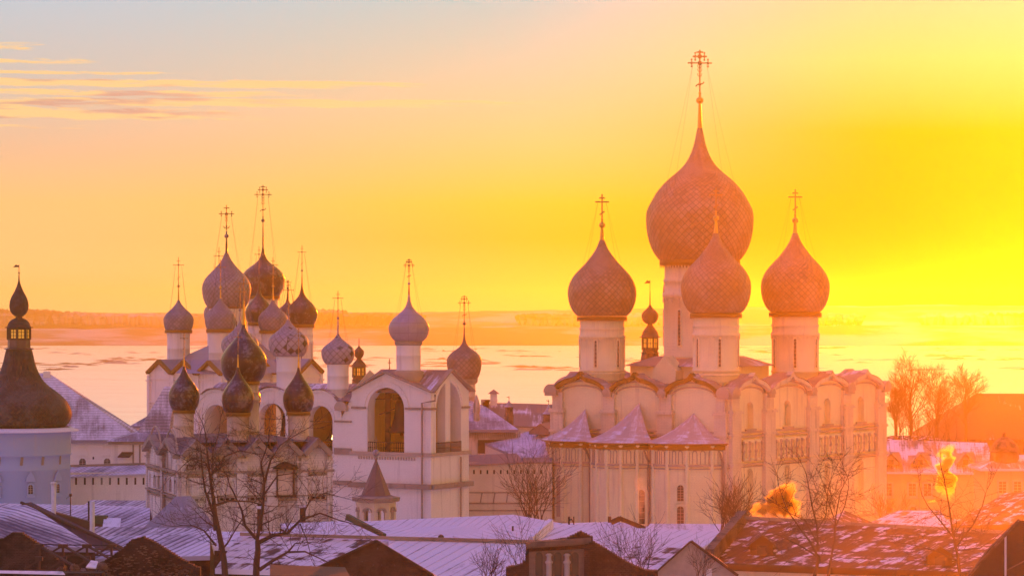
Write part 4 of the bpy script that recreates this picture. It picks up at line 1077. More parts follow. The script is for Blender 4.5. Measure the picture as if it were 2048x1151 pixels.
# ================================================================ belfry with open bell arches
def bell(name, c, zt, zb, r, label, group='bronze bells in the belfry'):
    m = MB(); H = zt-zb
    m.lathe((c.x, c.y), [(r*.02, zt), (r*.28, zt-.02*H), (r*.42, zt-.07*H), (r*.46, zt-.14*H), (r*.50, zt-.35*H), (r*.58, zt-.58*H), (r*.72, zt-.78*H), (r*.92, zt-.93*H), (r, zt-H), (r*.93, zt-H), (r*.6, zt-.7*H), (r*.4, zt-.15*H), (.01, zt-.1*H)], 32)
    b = m.build(name, 'bronze'); tag(b, label, 'bell', group)
    m = MB(); m.tube([(c.x, c.y, zt-.15*H), (c.x, c.y, zb-.15)], .07*r, 6); m.ball((c.x, c.y, zb-.2), .13*r, 6); m.build('clapper', 'iron', b)
    m = MB(); m.bar((c.x-.25*r, c.y, zt+.02), (c.x+.25*r, c.y, zt+.02), .12*r); m.tube([(c.x-.2*r, c.y, zt), (c.x-.15*r, c.y, zt+.35*r), (c.x+.15*r, c.y, zt+.35*r), (c.x+.2*r, c.y, zt)], .06*r, 5); m.build('crown', 'bronze', b)
    return b
def railing(P, s0, s1, z0, z1, root, out=.0, step=.28):
    m = MB(); m.bar(P(s0, z1, out), P(s1, z1, out), .09); m.bar(P(s0, z0+.1, out), P(s1, z0+.1, out), .07); m.bar(P(s0, z0+(z1-z0)*.55, out), P(s1, z0+(z1-z0)*.55, out), .05)
    n = int((s1-s0)/step)
    for i in range(n+1): s = s0+(s1-s0)*i/n; m.bar(P(s, z0, out), P(s, z1, out), .055)
    return m.build('railing', 'iron', root)
def belfry():
    BY = 330.0; C = W(862, 0, BY); C.z = 0; a = radians(30); u = Vector((cos(a), -sin(a), 0)); v = Vector((sin(a), cos(a), 0))
    LF = 10.75; DS = 8.4; LLg = 21.0
    O = C-u*LF; R = thing('belfry', (C-u*LF+v*4), 'long white belfry with open bell arches and a taller gabled bay at its right end', 'bell tower')
    P = frame(O, u); PS = frame(C, v); Z = lambda p: zat(p, BY); PB = frame(O+u*LF+v*DS, -u); PLs = frame(O+v*DS, -v)
    zv = Z(783); za = Z(747); zsp = Z(816); zf = Z(910)
    sx = lambda px, Pf: None
    body = MB(); cx = 4.55; ar = 2.5
    h1 = arch(cx-ar+.1, cx+ar+.1, zf, zsp-.2, n=16)
    wall(body, P, [(0, -1), (LF, -1), (LF, zv), (cx+.1, za), (0, zv-.1)], [h1], 1.5)
    cs = DS*.46; zas = Z(742)
    h2 = arch(cs-2.75, cs+2.75, zf, zsp-.4, n=16, rise=3.3)
    wall(body, PS, [(0, -1), (DS, -1), (DS, zv-.1), (cs+.2, zas), (0, zv)], [h2], 1.4)
    wall(body, PB, [(0, -1), (LF, -1), (LF, zv), (LF-cx, za), (0, zv)], [], 1.5)
    wall(body, PLs, [(0, -1), (DS, -1), (DS, zv), (DS-cs, zas), (0, zv)], [], 1.5)
    wl = body.build('wall', 'white2', R)
    m = MB(); m.quad([O+u*.8+v*.8+Vector((0, 0, zf-.05)), C-u*.8+v*.8+Vector((0, 0, zf-.05)), C-u*.8+v*(DS-.8)+Vector((0, 0, zf-.05)), O+u*.8+v*(DS-.8)+Vector((0, 0, zf-.05))]); m.build('bell_floor', 'wood', R)
    # inner faces of the bell chamber, so that the thickness of the masonry shows
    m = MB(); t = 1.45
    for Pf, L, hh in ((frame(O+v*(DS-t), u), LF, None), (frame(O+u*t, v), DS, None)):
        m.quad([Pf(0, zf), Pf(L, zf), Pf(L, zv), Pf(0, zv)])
    build_each(m, 'inner_wall', 'bounce_lit_inside', R)
    m = MB(); pbox(m, PS, cs-.55, cs+.55, zf-.1, zsp+3.4, -.1, -1.2); m.build('central_pier', 'white2', R)
    # mouldings
    m = MB()
    strip(m, P, [(cx+.1-(ar+.35)*cos(pi*i/20), zsp-.2+(ar+.35)*sin(pi*i/20)) for i in range(21)], .35, .14)
    strip(m, PS, [(cs-(3.0)*cos(pi*i/20), zsp-.4+3.55*sin(pi*i/20)) for i in range(21)], .3, .12); build_each(m, 'archivolt', 'white2', wl)
    for nm, z0, z1, o in (('string_course', Z(913), Z(905.5), .22), ('ledge', Z(978), Z(968), .55)):
        m = MB(); pbox(m, P, -.2, LF+.2, z0, z1, o); pbox(m, PS, -.2, DS+.2, z0, z1-.02, o); m.build(nm, 'dirty' if nm == 'ledge' else 'trim', wl)
    m = MB(); 
    for Pf, sp in ((P, ((0, cx-ar-.05), (cx+ar+.25, LF+.1))), (PS, ((0, cs-2.85), (cs+2.85, DS+.1)))):
        for s0, s1 in sp: pbox(m, Pf, s0, s1, zsp-.2, zsp+.05, .16)
    build_each(m, 'impost', 'dirty', wl)
    m = MB()      # dentil frieze under the string course
    for i in range(22): pbox(m, P, .9+i*.36, 1.08+i*.36, Z(921), Z(915), .1)
    m.build('dentil_frieze', 'trim', wl)
    # cross-gabled tin roof
    m = MB(); ov = .5; zr = Z(740); lv = lambda s, z, o: P(s, z, o)
    ctr = -DS/2
    zc = za+.12
    m.roofquad([P(-ov, zv-.25, ov), P(cx+.1, zc, ov), P(cx+.1, zc, -DS*.38), P(-ov, zv-.25, -DS*.38)]); m.roofquad([P(cx+.1, zc, ov), P(LF+.25, zv-.1, ov), P(LF+.25, zv-.1, -DS*.1), P(cx+.1, zc, -DS*.38)])
    # main ridge parallel to the front
    r0 = P(1.6, zas+.1, -DS*.46); r1 = P(LF+ov, zas+.1, -DS*.48)
    m.roofquad([P(-ov, zv-.25, ov-.9), P(LF+ov, zv-.12, ov-.5), r1, r0]); m.roofquad([P(LF+ov, zv-.2, -DS-ov), P(-ov, zv-.2, -DS-ov), r0, r1]); m.roofquad([P(-ov, zv-.2, -DS-ov), P(-ov, zv-.25, ov-.9), r0])
    m.build('roof', 'tin', R)
    m = MB()
    strip(m, P, [(-ov, zv-.3), (cx+.1, za+.08)], .16, .6); strip(m, P, [(cx+.1, za+.08), (LF+.3, zv-.12)], .16, .6); strip(m, PS, [(-.2, zv-.1), (cs+.1, zas+.08), (DS+ov, zv-.2)], .16, .6); m.build('gable_coping', 'dirty', R)
    m = MB(); m.tube([PS(-.1, zv-.3, .6), PS(.0, zv-1.0, .55), P(LF-1.0, zsp+.6, .35), P(LF-1.0, 1.0, .35)], .11, 6); m.build('downpipe', 'dirty', R)
    m = MB(); m.tube([PS(DS-2.3, zf-.4, .3), PS(DS-2.3, 0, .3)], .11, 6); m.build('downpipe', 'dirty', R)
    railing(P, cx-ar+.1, cx+ar+.1, zf, zf+1.35, R, -.15); railing(PS, cs-2.75, cs+2.75, zf, zf+1.35, R, .02, .2)
    # timber bell frame
    m = MB()
    for s in (cx-1.25,):
        m.bar(P(s, zf, -2.6), P(s, zsp+3.2, -2.6), .62)
    m.bar(P(cx-2.2, zsp+1.8, -2.6), P(cx+3.2, zsp+1.8, -2.6), .4); m.bar(P(cx-2.2, zsp+.9, -1.3), P(cx+2.7, zsp+.9, -1.3), .09); m.bar(P(cx-2.0, zsp-.9, -1.9), P(cx+2.5, zsp+.7, -2.4), .16); m.bar(P(cx-.55, zsp+1.2, -2.6), P(cx+3, zsp+1.25, -5.2), .5); m.bar(P(cx-1.4, zsp+2.3, -3), P(cx+1.2, zsp+2.3, -3), .3)
    m.build('bell_frame', 'wood', R)
    bell('bell', P(cx+.75, 0, -2.4), zsp+.9, Z(868), 1.6, 'great dark bronze bell hanging in the tall gabled arch of the belfry')
    # small wooden clapper post below the bell
    m = MB(); m.bar(P(cx+1.75, zf, -1.6), P(cx+2.0, zf+1.9, -1.6), .22); m.bar(P(cx+2.3, zf, -1.6), P(cx+2.0, zf+1.9, -1.6), .22); m.build('bell_trestle', 'wood', R)
    # ---------------- long lower wing
    PW_ = frame(O-u*LLg, u); zv2 = Z(812); 
    arcs = [(20.0-17.0, 2.15), (20.0-10.2, 2.2), (20.0-2.95+.0, 2.15)]
    def s_of(px):      # distance along the wing seen at photo column px
        k = (px-1024)/F; o = PW_(0, 0); return (k*o.y-o.x)/(u.x-k*u.y)
    cen = [(s_of(409), s_of(455)), (s_of(516), s_of(571)), (s_of(614), s_of(665))]
    body = MB(); holes = []; wing_o = [(0, -1), (LLg, -1), (LLg, zv2+1)]; zs2 = Z(846)
    tops = []
    for s0, s1 in cen: holes.append(arch(s0, s1, Z(912), zs2, n=14)); tops.append(((s0+s1)/2, (s1-s0)/2+1.35))
    for c_, r_ in reversed(tops):
        for i in range(13): t_ = pi*i/12; wing_o.append((c_+r_*cos(t_), zs2+.6+(r_*.98)*sin(t_)))
    wing_o += [(0, zv2-.5)]
    pts = []
    for p in wing_o:
        if not pts or abs(p[0]-pts[-1][0])+abs(p[1]-pts[-1][1]) > .01: pts.append(p)
    wall(body, PW_, pts, holes, 1.3)
    Pb2 = frame(O+v*DS, -u); wall(body, Pb2, [(0, -1), (LLg, -1), (LLg, zv2+.8), (0, zv2+.8)], [arch(x, x+3.4, Z(912), zs2, n=10) for x in (1.4, 8.2, 14.8)], 1.2)
    Pe = frame(O-u*LLg+v*DS, -v); body.poly([(0, -1), (DS, -1), (DS, zv2+.3), (0, zv2+.3)], [], lambda x, z: Pe(x, z))
    w2 = body.build('wing_wall', 'white2', R)
    m = MB(); m.quad([PW_(0, Z(911), -1.2), PW_(LLg, Z(911), -1.2), PW_(LLg, Z(911), -DS+.5), PW_(0, Z(911), -DS+.5)]); m.build('wing_floor', 'wood', R)
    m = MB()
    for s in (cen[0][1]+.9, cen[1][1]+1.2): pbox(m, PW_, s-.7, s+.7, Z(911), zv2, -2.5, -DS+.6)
    build_each(m, 'inner_wall', 'bounce_lit_inside', R)
    m = MB()
    for c_, r_ in tops: strip(m, PW_, [(c_-(r_-.3)*cos(pi*i/18), zs2+.55+(r_-.35)*sin(pi*i/18)) for i in range(19)], .3, .2)
    for c_, r_ in tops: strip(m, PW_, [(c_-(r_-1.15)*cos(pi*i/18), zs2+.1+(r_-1.15)*sin(pi*i/18)) for i in range(19)], .14, .08)
    build_each(m, 'archivolt', 'white2', w2)
    m = MB()
    ps = [0.0, cen[0][1]+.9, cen[1][1]+1.0, LLg]
    for i, s in enumerate(((-.1, cen[0][0]-.3), (cen[0][1]+.3, cen[1][0]-.3), (cen[1][1]+.3, cen[2][0]-.3), (cen[2][1]+.3, LLg))): pbox(m, PW_, s[0], s[1], zs2-.1, zs2+.1, .14); pbox(m, PW_, s[0], s[1], Z(913), Z(900), .18)
    pbox(m, PW_, 0, LLg, Z(975), Z(966), .35); build_each(m, 'impost', 'dirty', w2)
    m = MB()
    for s in (LLg-1.3, cen[1][1]+1.1):
        k_ = .85; m.poly([(s+k_*cos(pi*i/10), zs2+1.5+k_*sin(pi*i/10)) for i in range(11)], [], lambda x, z: PW_(x, z, .5))
        for i in range(10):
            a0, a1 = pi*i/10, pi*(i+1)/10; p0 = (s+k_*cos(a0), zs2+1.5+k_*sin(a0)); p1 = (s+k_*cos(a1), zs2+1.5+k_*sin(a1)); m.quad([PW_(*p0, .5), PW_(*p1, .5), PW_(*p1, -.5), PW_(*p0, -.5)])
        pbox(m, PW_, s-.8, s+.8, zs2+1.25, zs2+1.5, .45)
    build_each(m, 'kokoshnik', 'trim', w2)
    # vaulted snow-laden roof of the wing
    m = MB(); nx, ny = 90, 14
    for j in range(ny+1):
        for i in range(nx+1):
            s = -.3+(LLg+.3)*i/nx; d = -.5+(DS+.8)*j/ny; h = zv2
            for c_, r_ in tops:
                tt = (s-c_)/r_
                if abs(tt) < 1: h = max(h, zs2+.7+r_*.98*sqrt(1-tt*tt)*(1-.25*max(0, d)/DS))
            h = max(h, zv2+.4+1.9*min(1, max(0, min(d, DS-d))/3.2)) + .12*noise.noise(Vector((s*.9, d*.9, 3)))
            m.v.append(PW_(s, h, -d))
    for j in range(ny):
        for i in range(nx): a_ = j*(nx+1)+i; m.f.append([a_, a_+1, a_+nx+2, a_+nx+1]); m.uv.append([(i*.24, j*.6), (i*.24+.24, j*.6), (i*.24+.24, j*.6+.6), (i*.24, j*.6+.6)]); m.sm.append(True)
    m.build('wing_roof', M['wing_snow'], R)
    m = MB()
    for s in (s_of(650),): m.bar(PW_(s, Z(911), -2.4), PW_(s, zs2+2, -2.4), .5)
    m.bar(PW_(s_of(530), Z(911), -3), PW_(s_of(545), zs2+2, -3), .4); m.bar(PW_(s_of(610), zs2-.1, -.7), PW_(s_of(668), zs2-.1, -.7), .09); m.bar(PW_(s_of(515), zs2+.1, -.7), PW_(s_of(573), zs2+.1, -.7), .09)
    m.build('wing_bell_frame', 'wood', R)
    bell('bell', PW_(s_of(653), 0, -2.4), zs2+.3, Z(888), 1.55, 'dark bronze bell in the rightmost arch of the low belfry wing', 'bronze bells in the belfry')
    m = MB(); m.ball(PW_(s_of(657), Z(882), -.8), .13, 6); m.bar(PW_(s_of(657), Z(882), -.8), PW_(s_of(657), Z(875), -.8), .04); tag(m.build('hanging_lamp', 'lamp'), 'small lit lamp under the rightmost arch of the belfry wing', 'lamp')
    for s0, s1 in cen: railing(PW_, s0, s1, Z(911), Z(911)+1.1, R, -.1)
    # domes
    YB = BY+6
    drum(R, 817, YB-2, 24.5, 684, 742, mat='white2', valance=None, frieze=False); m = MB(); c = W(817, 0, YB-2); S = YB/F
    m.lathe((c.x, c.y), [(24*S, Z(752)-1), (31*S, Z(744)), (25*S, Z(741))], 40); m.build('drum_base', 'trim', R)
    m = MB(); m.lathe((c.x, c.y), [(25*S, zat(690, YB)), (27.5*S, zat(687, YB)), (28*S, zat(681, YB)), (20*S, zat(680, YB))], 40); m.build('eave_ring', 'dirty', R)
    dome(R, 818, YB-2, 41, 682, 655, 588, 567, 517, UP_WIDE, 'sheet_grey', 0, 'ornate', 21, .66, 2.6, neck='sheet_dark', neckr=1.8, label='smooth grey dome on the gabled bay of the belfry', tk=.08)
    for px, dY, DR, pb, pm, pt, bl, ct, r, mt, k, lab in ((676, 338, 33, 728, 704, 668, 636, 581, 21.5, 'scale_worn', 'grace', 'squat scaled dome beside the gabled bay'),
                                                 (577, 342, 39.5, 712, 684, 640, 633, 560, 24, 'scale_worn', 'grace', 'scaled dome with missing plates'),
                                                 (480, 346, 37, 712, 688, 645, 620, 570, 24, 'scale_worn', 'grace', 'scaled dome mostly hidden behind the dark dome')):
        drum(R, px, dY, r, pb, 778, mat='white2', valance=None, frieze=False)
        dome(R, px, dY, DR, pb, pm, pt, bl, ct, UP_MED, mt, 15, k, 20, .70, 2.6, neck='sheet_grey', neckr=2.2, label=lab, tk=.075)
M['wing_snow'] = snowroof('ragged_vault_snow', (.22, .16, .17), .62, 1.3, .05, .05, patch=.5)
belfry()
# ================================================================ weathered church with dark domes, front left
M['roof_dull'] = snowroof('dull_iron_roof', (.17, .12, .12), .22, .9, .05, .0)
def torgu():
    CY = 226; R, wl, PL, PR, LL, LR = gabled_church('weathered_church', 'weathered church with peeling walls and dark teardrop domes in front of the belfry', 361, CY, 297, 238.5, 664, 229.5, -1, 909, 880, 2, 5, 'peel', 'dirty', 'roof_dull', ridge=.1)
    Z = lambda p: zat(p, CY+3)
    for P, L, n in ((PL, LL, 2), (PR, LR, 5)):
        w = L/n
        m = MB(); pbox(m, P, -.15, L+.15, Z(943), Z(938), .28); pbox(m, P, -.1, L+.1, Z(949), Z(946), .16); pbox(m, P, -.15, L+.15, Z(991), Z(988), .28); pbox(m, P, -.1, L+.1, Z(1000), Z(997), .14)
        build_each(m, 'cornice', 'dirty', wl)
        for i in range(n+1):
            m = MB(); s0, s1 = max(0, w*i-.42), min(L, w*i+.42); pbox(m, P, s0, s1, -1, Z(914), .24); pbox(m, P, s0-.1, s1+.1, Z(924), Z(920), .38); m.build('pilaster', 'peel', wl)
        for i in range(n):     # round gable mouldings and a band of blind arches
            m = MB(); c = w*(i+.5); r = w*.36; strip(m, P, [(c-r*cos(pi*k/14), Z(916)+r*.95*sin(pi*k/14)) for k in range(15)], .11, .12); m.build('archivolt', 'trim', wl)
            if P is PR and i == 3: continue
            k_ = 3; ww = (w-.95)/k_; a = w*i+.47
            m = MB(); lo = [(a, Z(986)), (a+ww*k_, Z(986)), (a+ww*k_, Z(951)), (a, Z(951))]
            hs = [arch(a+ww*q+ww*.2, a+ww*(q+1)-ww*.2, Z(983), Z(956)-ww*.3, n=6) for q in range(k_)]
            m.poly(lo, hs, lambda x, z: P(x, z, .14))
            for hh in hs+[lo]:
                for q in range(len(hh)): r_ = (q+1) % len(hh); m.quad([P(*hh[q], .14), P(*hh[r_], .14), P(*hh[r_], 0), P(*hh[q], 0)])
            m.build('blind_arcade', 'peel', wl)
            m = MB()
            for q in range(int(w/.42)): pbox(m, P, w*i+.3+q*.42, w*i+.56+q*.42, Z(996.5), Z(992), .07)
            m.build('recessed_frieze', 'glass', wl)
    # carved icon case with a pointed hood
    s = LR/5*3.42; m = MB(); o = .5
    h = [(s-1.05, Z(935)), (s+1.05, Z(935)), (s+.7, Z(928)), (s, Z(921)), (s-.7, Z(928))]
    m.poly(h, [], lambda x, z: PR(x, z, o))
    for q in range(5): r_ = (q+1) % 5; m.quad([PR(*h[q], o+.1), PR(*h[r_], o+.1), PR(*h[r_], 0), PR(*h[q], 0)])
    for x in (s-.72, s+.62): pbox(m, PR, x, x+.12, Z(990), Z(936), .3)
    pbox(m, PR, s-.85, s+.85, Z(992), Z(988), .35); ic = m.build('icon_case', 'wood', wl)
    m = MB(); m.poly(arch(s-.6, s+.6, Z(988), Z(950), n=8, rise=.7), [], lambda x, z: PR(x, z, .2)); m.build('faded_icon', 'fresco', ic)
    for px, z0, z1 in ((520, 1026, 1003), (605, 1045, 1014)):
        k = (px-1024)/F; o_ = PR(0, 0); s = (k*o_.y-o_.x)/(PR.d.x-k*PR.d.y); win(wl, PR, s, Z(z1+18), Z(z1+1), .22, 'peel', False, bars=False, out=.06)
    # domes
    for px, Y, r, dt, db, DR, pb, pm, pt, bl, ct, lab in (
        (368, 232, 19.5, 823, 870, 30.8, 822, 793, 731, 708, 664, 'left small dark dome'),
        (476, 230.6, 22, 829, 882, 32.3, 828, 797, 733, 710, 660, 'middle small dark dome, in front of the largest'),
        (597, 232.5, 20.8, 827, 880, 31, 827, 797, 733, 710, 656, 'right small dark dome'),
        (491, 243, 20, 826, 870, 30.5, 826, 797, 740, 710, 668, 'small dark dome hidden behind')):
        drum(R, px, Y, r, dt, db+12, mat='fresco', valance='goldtrim', frieze=False, wins=(), vr=1.16)
        dome(R, px, Y, DR, pb, pm, pt, bl, ct, UP_DROP, 'sheet_dark', 0, 'grace', 15, .64, 1.6, neck='gold', neckr=1.9, label=lab, tk=.05, wires=False)
    drum(R, 487, 235, 31, 766, 862, mat='fresco', valance='goldtrim', frieze=True, vr=1.05, label='tall middle drum')
    dome(R, 487.5, 235, 46, 763, 724, 648, 604, 553, UP_DROP, 'sheet_dark', 0, 'grace', 20, .66, 2.4, neck='gold', neckr=3.4, label='largest dark teardrop dome', tk=.06)
    # brushwood growing on the broken left gable
    m = MB(); rnd = random.Random(3); P = PR
    for i in range(160):
        a = Vector(P(rnd.uniform(.2, 4.2), Z(rnd.uniform(936, 920)), .3)); d = Vector((rnd.uniform(-.5, .5), rnd.uniform(-.4, .1), rnd.uniform(.1, .8))).normalized(); L = rnd.uniform(.3, 1.0)
        m.tube([a, a+d*L*.5, a+d*L+Vector((0, 0, -.05))], [.02, .014, .005], 3)
    tag(m.build('brushwood', 'bark'), 'tangle of dead brushwood growing on the ledge of the weathered church', 'bush')
torgu()
# ================================================================ tented chapel between church and belfry
def tent_chapel():
    Y = 262; S = Y/F; Z = lambda p: zat(p, Y); c = W(752, 0, Y)
    R = thing('gate_pavilion', (c.x, c.y, 0), 'small open gate pavilion with a pointed eight-sided tent roof and a ball on top', 'pavilion')
    k = 47*S; P = frame((c.x-k*.93, c.y-k*.55, 0), (cos(radians(0)), -sin(radians(0)))); 
    # eight-sided drum with arches
    r = 40*S; m = MB(); n = 8; pts = [Vector((c.x+r*sin(radians(a)), c.y-r*cos(radians(a)), 0)) for a in [22.5+45*i+20 for i in range(8)]]
    for i in range(8):
        a, b = pts[i], pts[(i+1) % 8]; Pf = frame(a, b-a); L = (b-a).length
        wall(m, Pf, [(0, -1), (L, -1), (L, Z(1002)), (0, Z(1002))], [arch(.35, L-.35, 2, Z(1022), n=8)], .35)
    wl = m.build('arcade_wall', 'cream', R)
    for i in range(8):
        a, b = pts[i], pts[(i+1) % 8]; Pf = frame(a, b-a); L = (b-a).length; m = MB()
        for rr in (.0, .22): strip(m, Pf, [(L/2-(L/2-.3-rr)*cos(pi*q/12), Z(1022)+(L/2-.3-rr)*sin(pi*q/12)) for q in range(13)], .09, .14-rr*.3)
        m.build('archivolt', 'trim', wl)
    m = MB(); m.lathe((c.x, c.y), [(38*S, Z(1003)), (47*S, Z(1001)), (48.5*S, Z(995)), (48.5*S, Z(993)), (38*S, Z(991))], 8, False, a0=radians(42.5), a1=radians(402.5)); m.build('cornice', 'dirty', R)
    m = MB(); m.lathe((c.x, c.y), [(46*S, Z(993.5)), (31*S, Z(989)), (30*S, Z(990)), (2.4*S, Z(921)), (2.2*S, Z(913))], 8, False, 8, a0=radians(42.5), a1=radians(402.5)); rf = m.build('tent_roof', 'roof_dull', R)
    m = MB(); m.lathe((c.x, c.y), [(3.5*S, Z(916)), (3.5*S, Z(914)), (2*S, Z(913))], 12); m.ball((c.x, c.y, Z(905)), 7*S, 10); m.bar((c.x, c.y, Z(899)), (c.x, c.y, Z(872)), .05); m.bar((c.x-.2, c.y, Z(879)), (c.x+.2, c.y, Z(879)), .04); m.build('finial', 'sheet_grey', rf)
tent_chapel()
# ================================================================ between the belfry and the cathedral
def middle():
    # weathered church with an octagonal drum, dome with brown scales
    Y = 372; c = W(928, 0, Y)
    PF = frame((W(905, 0, 364).x, 364, 0), (1, .06)); L = (1046-905)*364/F; D = 11
    R = thing('weathered_chapel', PF(L/2, 0, -D/2), 'weathered chapel with faded painted walls and one brown scaled dome right behind the belfry gable', 'church')
    Z = lambda p: zat(p, 364)
    b = body_box(R, PF, L-1, D, -1, Z(860), 'fresco')
    m = MB(); ap = PF(L*.28, Z(803), -D/2); ov = .7; cc = [PF(-ov, Z(858), ov), PF(L-.6, Z(858), ov), PF(L-.6, Z(858), -D), PF(-ov, Z(858), -D)]; ap2 = PF(L*.5, Z(815), -D/2)
    m.roofquad([cc[0], cc[1], ap2, ap]); m.roofquad([cc[1], cc[2], ap2]); m.roofquad([cc[2], cc[3], ap, ap2]); m.roofquad([cc[3], cc[0], ap]); dn = Vector((0, 0, -.35))
    for i in range(4): j = (i+1) % 4; m.quad([cc[i], cc[j], cc[j]+dn, cc[i]+dn])
    m.build('roof', 'shingle', R)
    m = MB()
    for i in range(26): s = 1.9+i*.26; pbox(m, PF, s, s+.12, Z(875), Z(862), .12)
    pbox(m, PF, 1.5, L-1, Z(862), Z(859), .2); m.build('arcature_frieze', 'trim', b)
    m = MB(); pbox(m, PF, 3.2, L-1.4, Z(906), Z(879), .03); m.build('dark_gap', 'wood', b)  # flat dark panel over the gap in the lower wall
    drum(R, 931, Y, 20, 763, 850, mat='fresco', valance=None, frieze=True, plain=True)
    dome(R, 928.5, Y, 34.5, 757, 720, 670, 647, 590, UP_WIDE, 'scale_dark', 20, 'ornate', 24, .74, 3.0, neck='scale_dark', neckr=1.6, label='dome covered in brown diamond scales', tk=.085)
    m = MB(); cd = W(930, 0, Y); S = Y/F; m.lathe((cd.x, cd.y), [(20*S, zat(768, Y)), (25*S, zat(764, Y)), (26*S, zat(757, Y)), (20*S, zat(755, Y))], 32); m.build('valance', 'dirty', R)
    # small weathered turret at its side
    Yt = 366; ct = W(953, 0, Yt); S = Yt/F; Zt = lambda p: zat(p, Yt); m = MB()
    m.lathe((ct.x, ct.y), [(8*S, Zt(850)), (7*S, Zt(846)), (5.5*S, Zt(842)), (6.5*S, Zt(838)), (6*S, Zt(825)), (7.5*S, Zt(822)), (7*S, Zt(810)), (5*S, Zt(800)), (2.5*S, Zt(793)), (.2*S, Zt(788))], 14); m.build('turret', 'fresco', R)
    # shingled roof slope in front of it, over the church treasury
    R = thing('treasury', (W(1030, 0, 358).x, 358, 0), 'low white building whose broad snowy shingle roof slopes down beside the weathered chapel', 'building')
    Y0, Y1 = 352, 366; m = MB(); A = lambda px, py, Yq: W(px, py, Yq)
    m.slab([A(1052, 921, Y0), A(1104, 921, Y0), A(1104, 850, Y1), A(1040, 866, Y1), A(958, 880, Y1)], .3); m.build('roof', 'shingle', R)
    m = MB(); P = frame((W(1052, 0, Y0).x, Y0+.4, 0), (1, 0)); m.quad([P(0, -1), P(3.2, -1), P(3.2, zat(922, Y0)), P(0, zat(922, Y0))]); m.quad([P(3.2, -1, 0), P(3.2, -1, -12), P(3.2, zat(870, Y1), -12), P(3.2, zat(922, Y0), 0)])
    q = frame((W(958, 0, Y1).x, Y1, 0), (1, 0)); m.quad([q(0, -1), q(9, -1), q(9, zat(882, Y1)), q(0, zat(882, Y1))]); m.quad([q(0, -1), q(0, zat(882, Y1)), P(0, zat(922, Y0)), P(0, -1)]); m.build('wall', 'cream', R)
    # small gabled dormer with tin roof
    P = frame((W(1058, 0, 362).x, 362, 0), (.9, -.3)); m = MB(); Zq = lambda p: zat(p, 362)
    m.roofquad([P(0, Zq(862), .2), P(1.5, Zq(846), .2), P(1.5, Zq(845), -4), P(0, Zq(860), -4)]); m.roofquad([P(1.5, Zq(846), .2), P(3.6, Zq(868), .2), P(3.6, Zq(866), -4), P(1.5, Zq(845), -4)]); m.quad([P(0, Zq(868)), P(3.6, Zq(868)), P(1.5, Zq(846)), P(0, Zq(862))]); m.build('dormer', 'tin', R)
    # fortress wall with loopholes to the left of the cathedral
    Y = 347; P = frame((W(925, 0, Y).x, Y, 0), (1, 0)); L = (1104-925)*Y/F; Z = lambda p: zat(p, Y)
    R = thing('fortress_wall', P(L/2, 0), 'pink-lit fortress wall with slanting panels and a row of loopholes, between belfry and cathedral', 'wall')
    b = body_box(R, P, L, 2.2, -1, Z(924), 'cream')
    m = MB(); m.slab([P(0, Z(929), .5), P((1050-925)*Y/F, Z(923), .5), P((1032-925)*Y/F, Z(907), -2.2), P(0, Z(912), -2.2)], .15); m.slab([P((1050-925)*Y/F, Z(923), .4), P(L, Z(923), .4), P(L, Z(916), -2.2), P((1044-925)*Y/F, Z(916), -2.2)], .15); m.build('roof', 'tin', R)
    for k in range(11): slit(b, P, (948+13.4*k-925)*Y/F, Z(947), Z(939), .1)
    m = MB(); pbox(m, P, .8, L, Z(985), Z(983), .12); pbox(m, P, .8, L, Z(1007), Z(1004), .15); pbox(m, P, .8, L, Z(1021), Z(1018.5), .18); m.build('string_course', 'dirty', b)
    for k in range(6):
        s = (961+26*k-925)*Y/F; m = MB(); m.quad([P(s-.09, Z(1004), .03), P(s+.07, Z(1004), .03), P(s+.25, Z(985), .03), P(s+.09, Z(985), .03)]); m.build('panel_rib', 'dirty', b)
    # long hall behind, tin roof with snow, chimneys
    Y = 420; P = frame((W(955, 0, Y).x, Y, 0), (1, 0)); L = (1125-955)*Y/F; Z = lambda p: zat(p, Y)
    R = thing('long_hall', P(L/2, 0), 'long low hall with a snow-streaked tin roof, two chimneys and the lake behind it', 'building')
    body_box(R, P, L, 12, -1, Z(855), 'cream'); m = MB(); m.slab([P(-.4, Z(850), .5), P(L, Z(852), .5), P(L, Z(808)-.2, -6), P(1.8, Z(807), -6)], .2); m.slab([P(L, Z(850), -12.5), P(-.4, Z(850), -12.5), P(1.8, Z(807), -6), P(L, Z(808)-.2, -6)], .2); m.build('roof', 'tin', R)
    s = (987-955)*Y/F; m = MB(); pbox(m, P, s-.5, s+.5, Z(812), Z(788), -3, -4); pbox(m, P, s-.62, s+.62, Z(803), Z(801), -2.88, -4.12); ch = m.build('chimney', 'white2', R)
    m = MB(); a, b_, c_, d = P(s-.85, Z(788), -2.65), P(s+.85, Z(788), -2.65), P(s+.85, Z(788), -4.35), P(s-.85, Z(788), -4.35); t = P(s, Z(779), -3.5)
    for q in ((a, b_, t), (b_, c_, t), (c_, d, t), (d, a, t)): m.roofquad(q)
    m.quad([d, c_, b_, a]); m.build('chimney_cap', 'tin', ch)
    s = (970-955)*Y/F; m = MB(); m.slab([P(s-.9, Z(818), -2), P(s+.2, Z(818), -2), P(s+.7, Z(799), -2), P(s+.1, Z(800), -2)], .3); m.box(P(s, Z(812), -3), (.6, 0, 0), (0, .5, 0), (0, 0, .9)); m.build('chimney', 'trim', R)
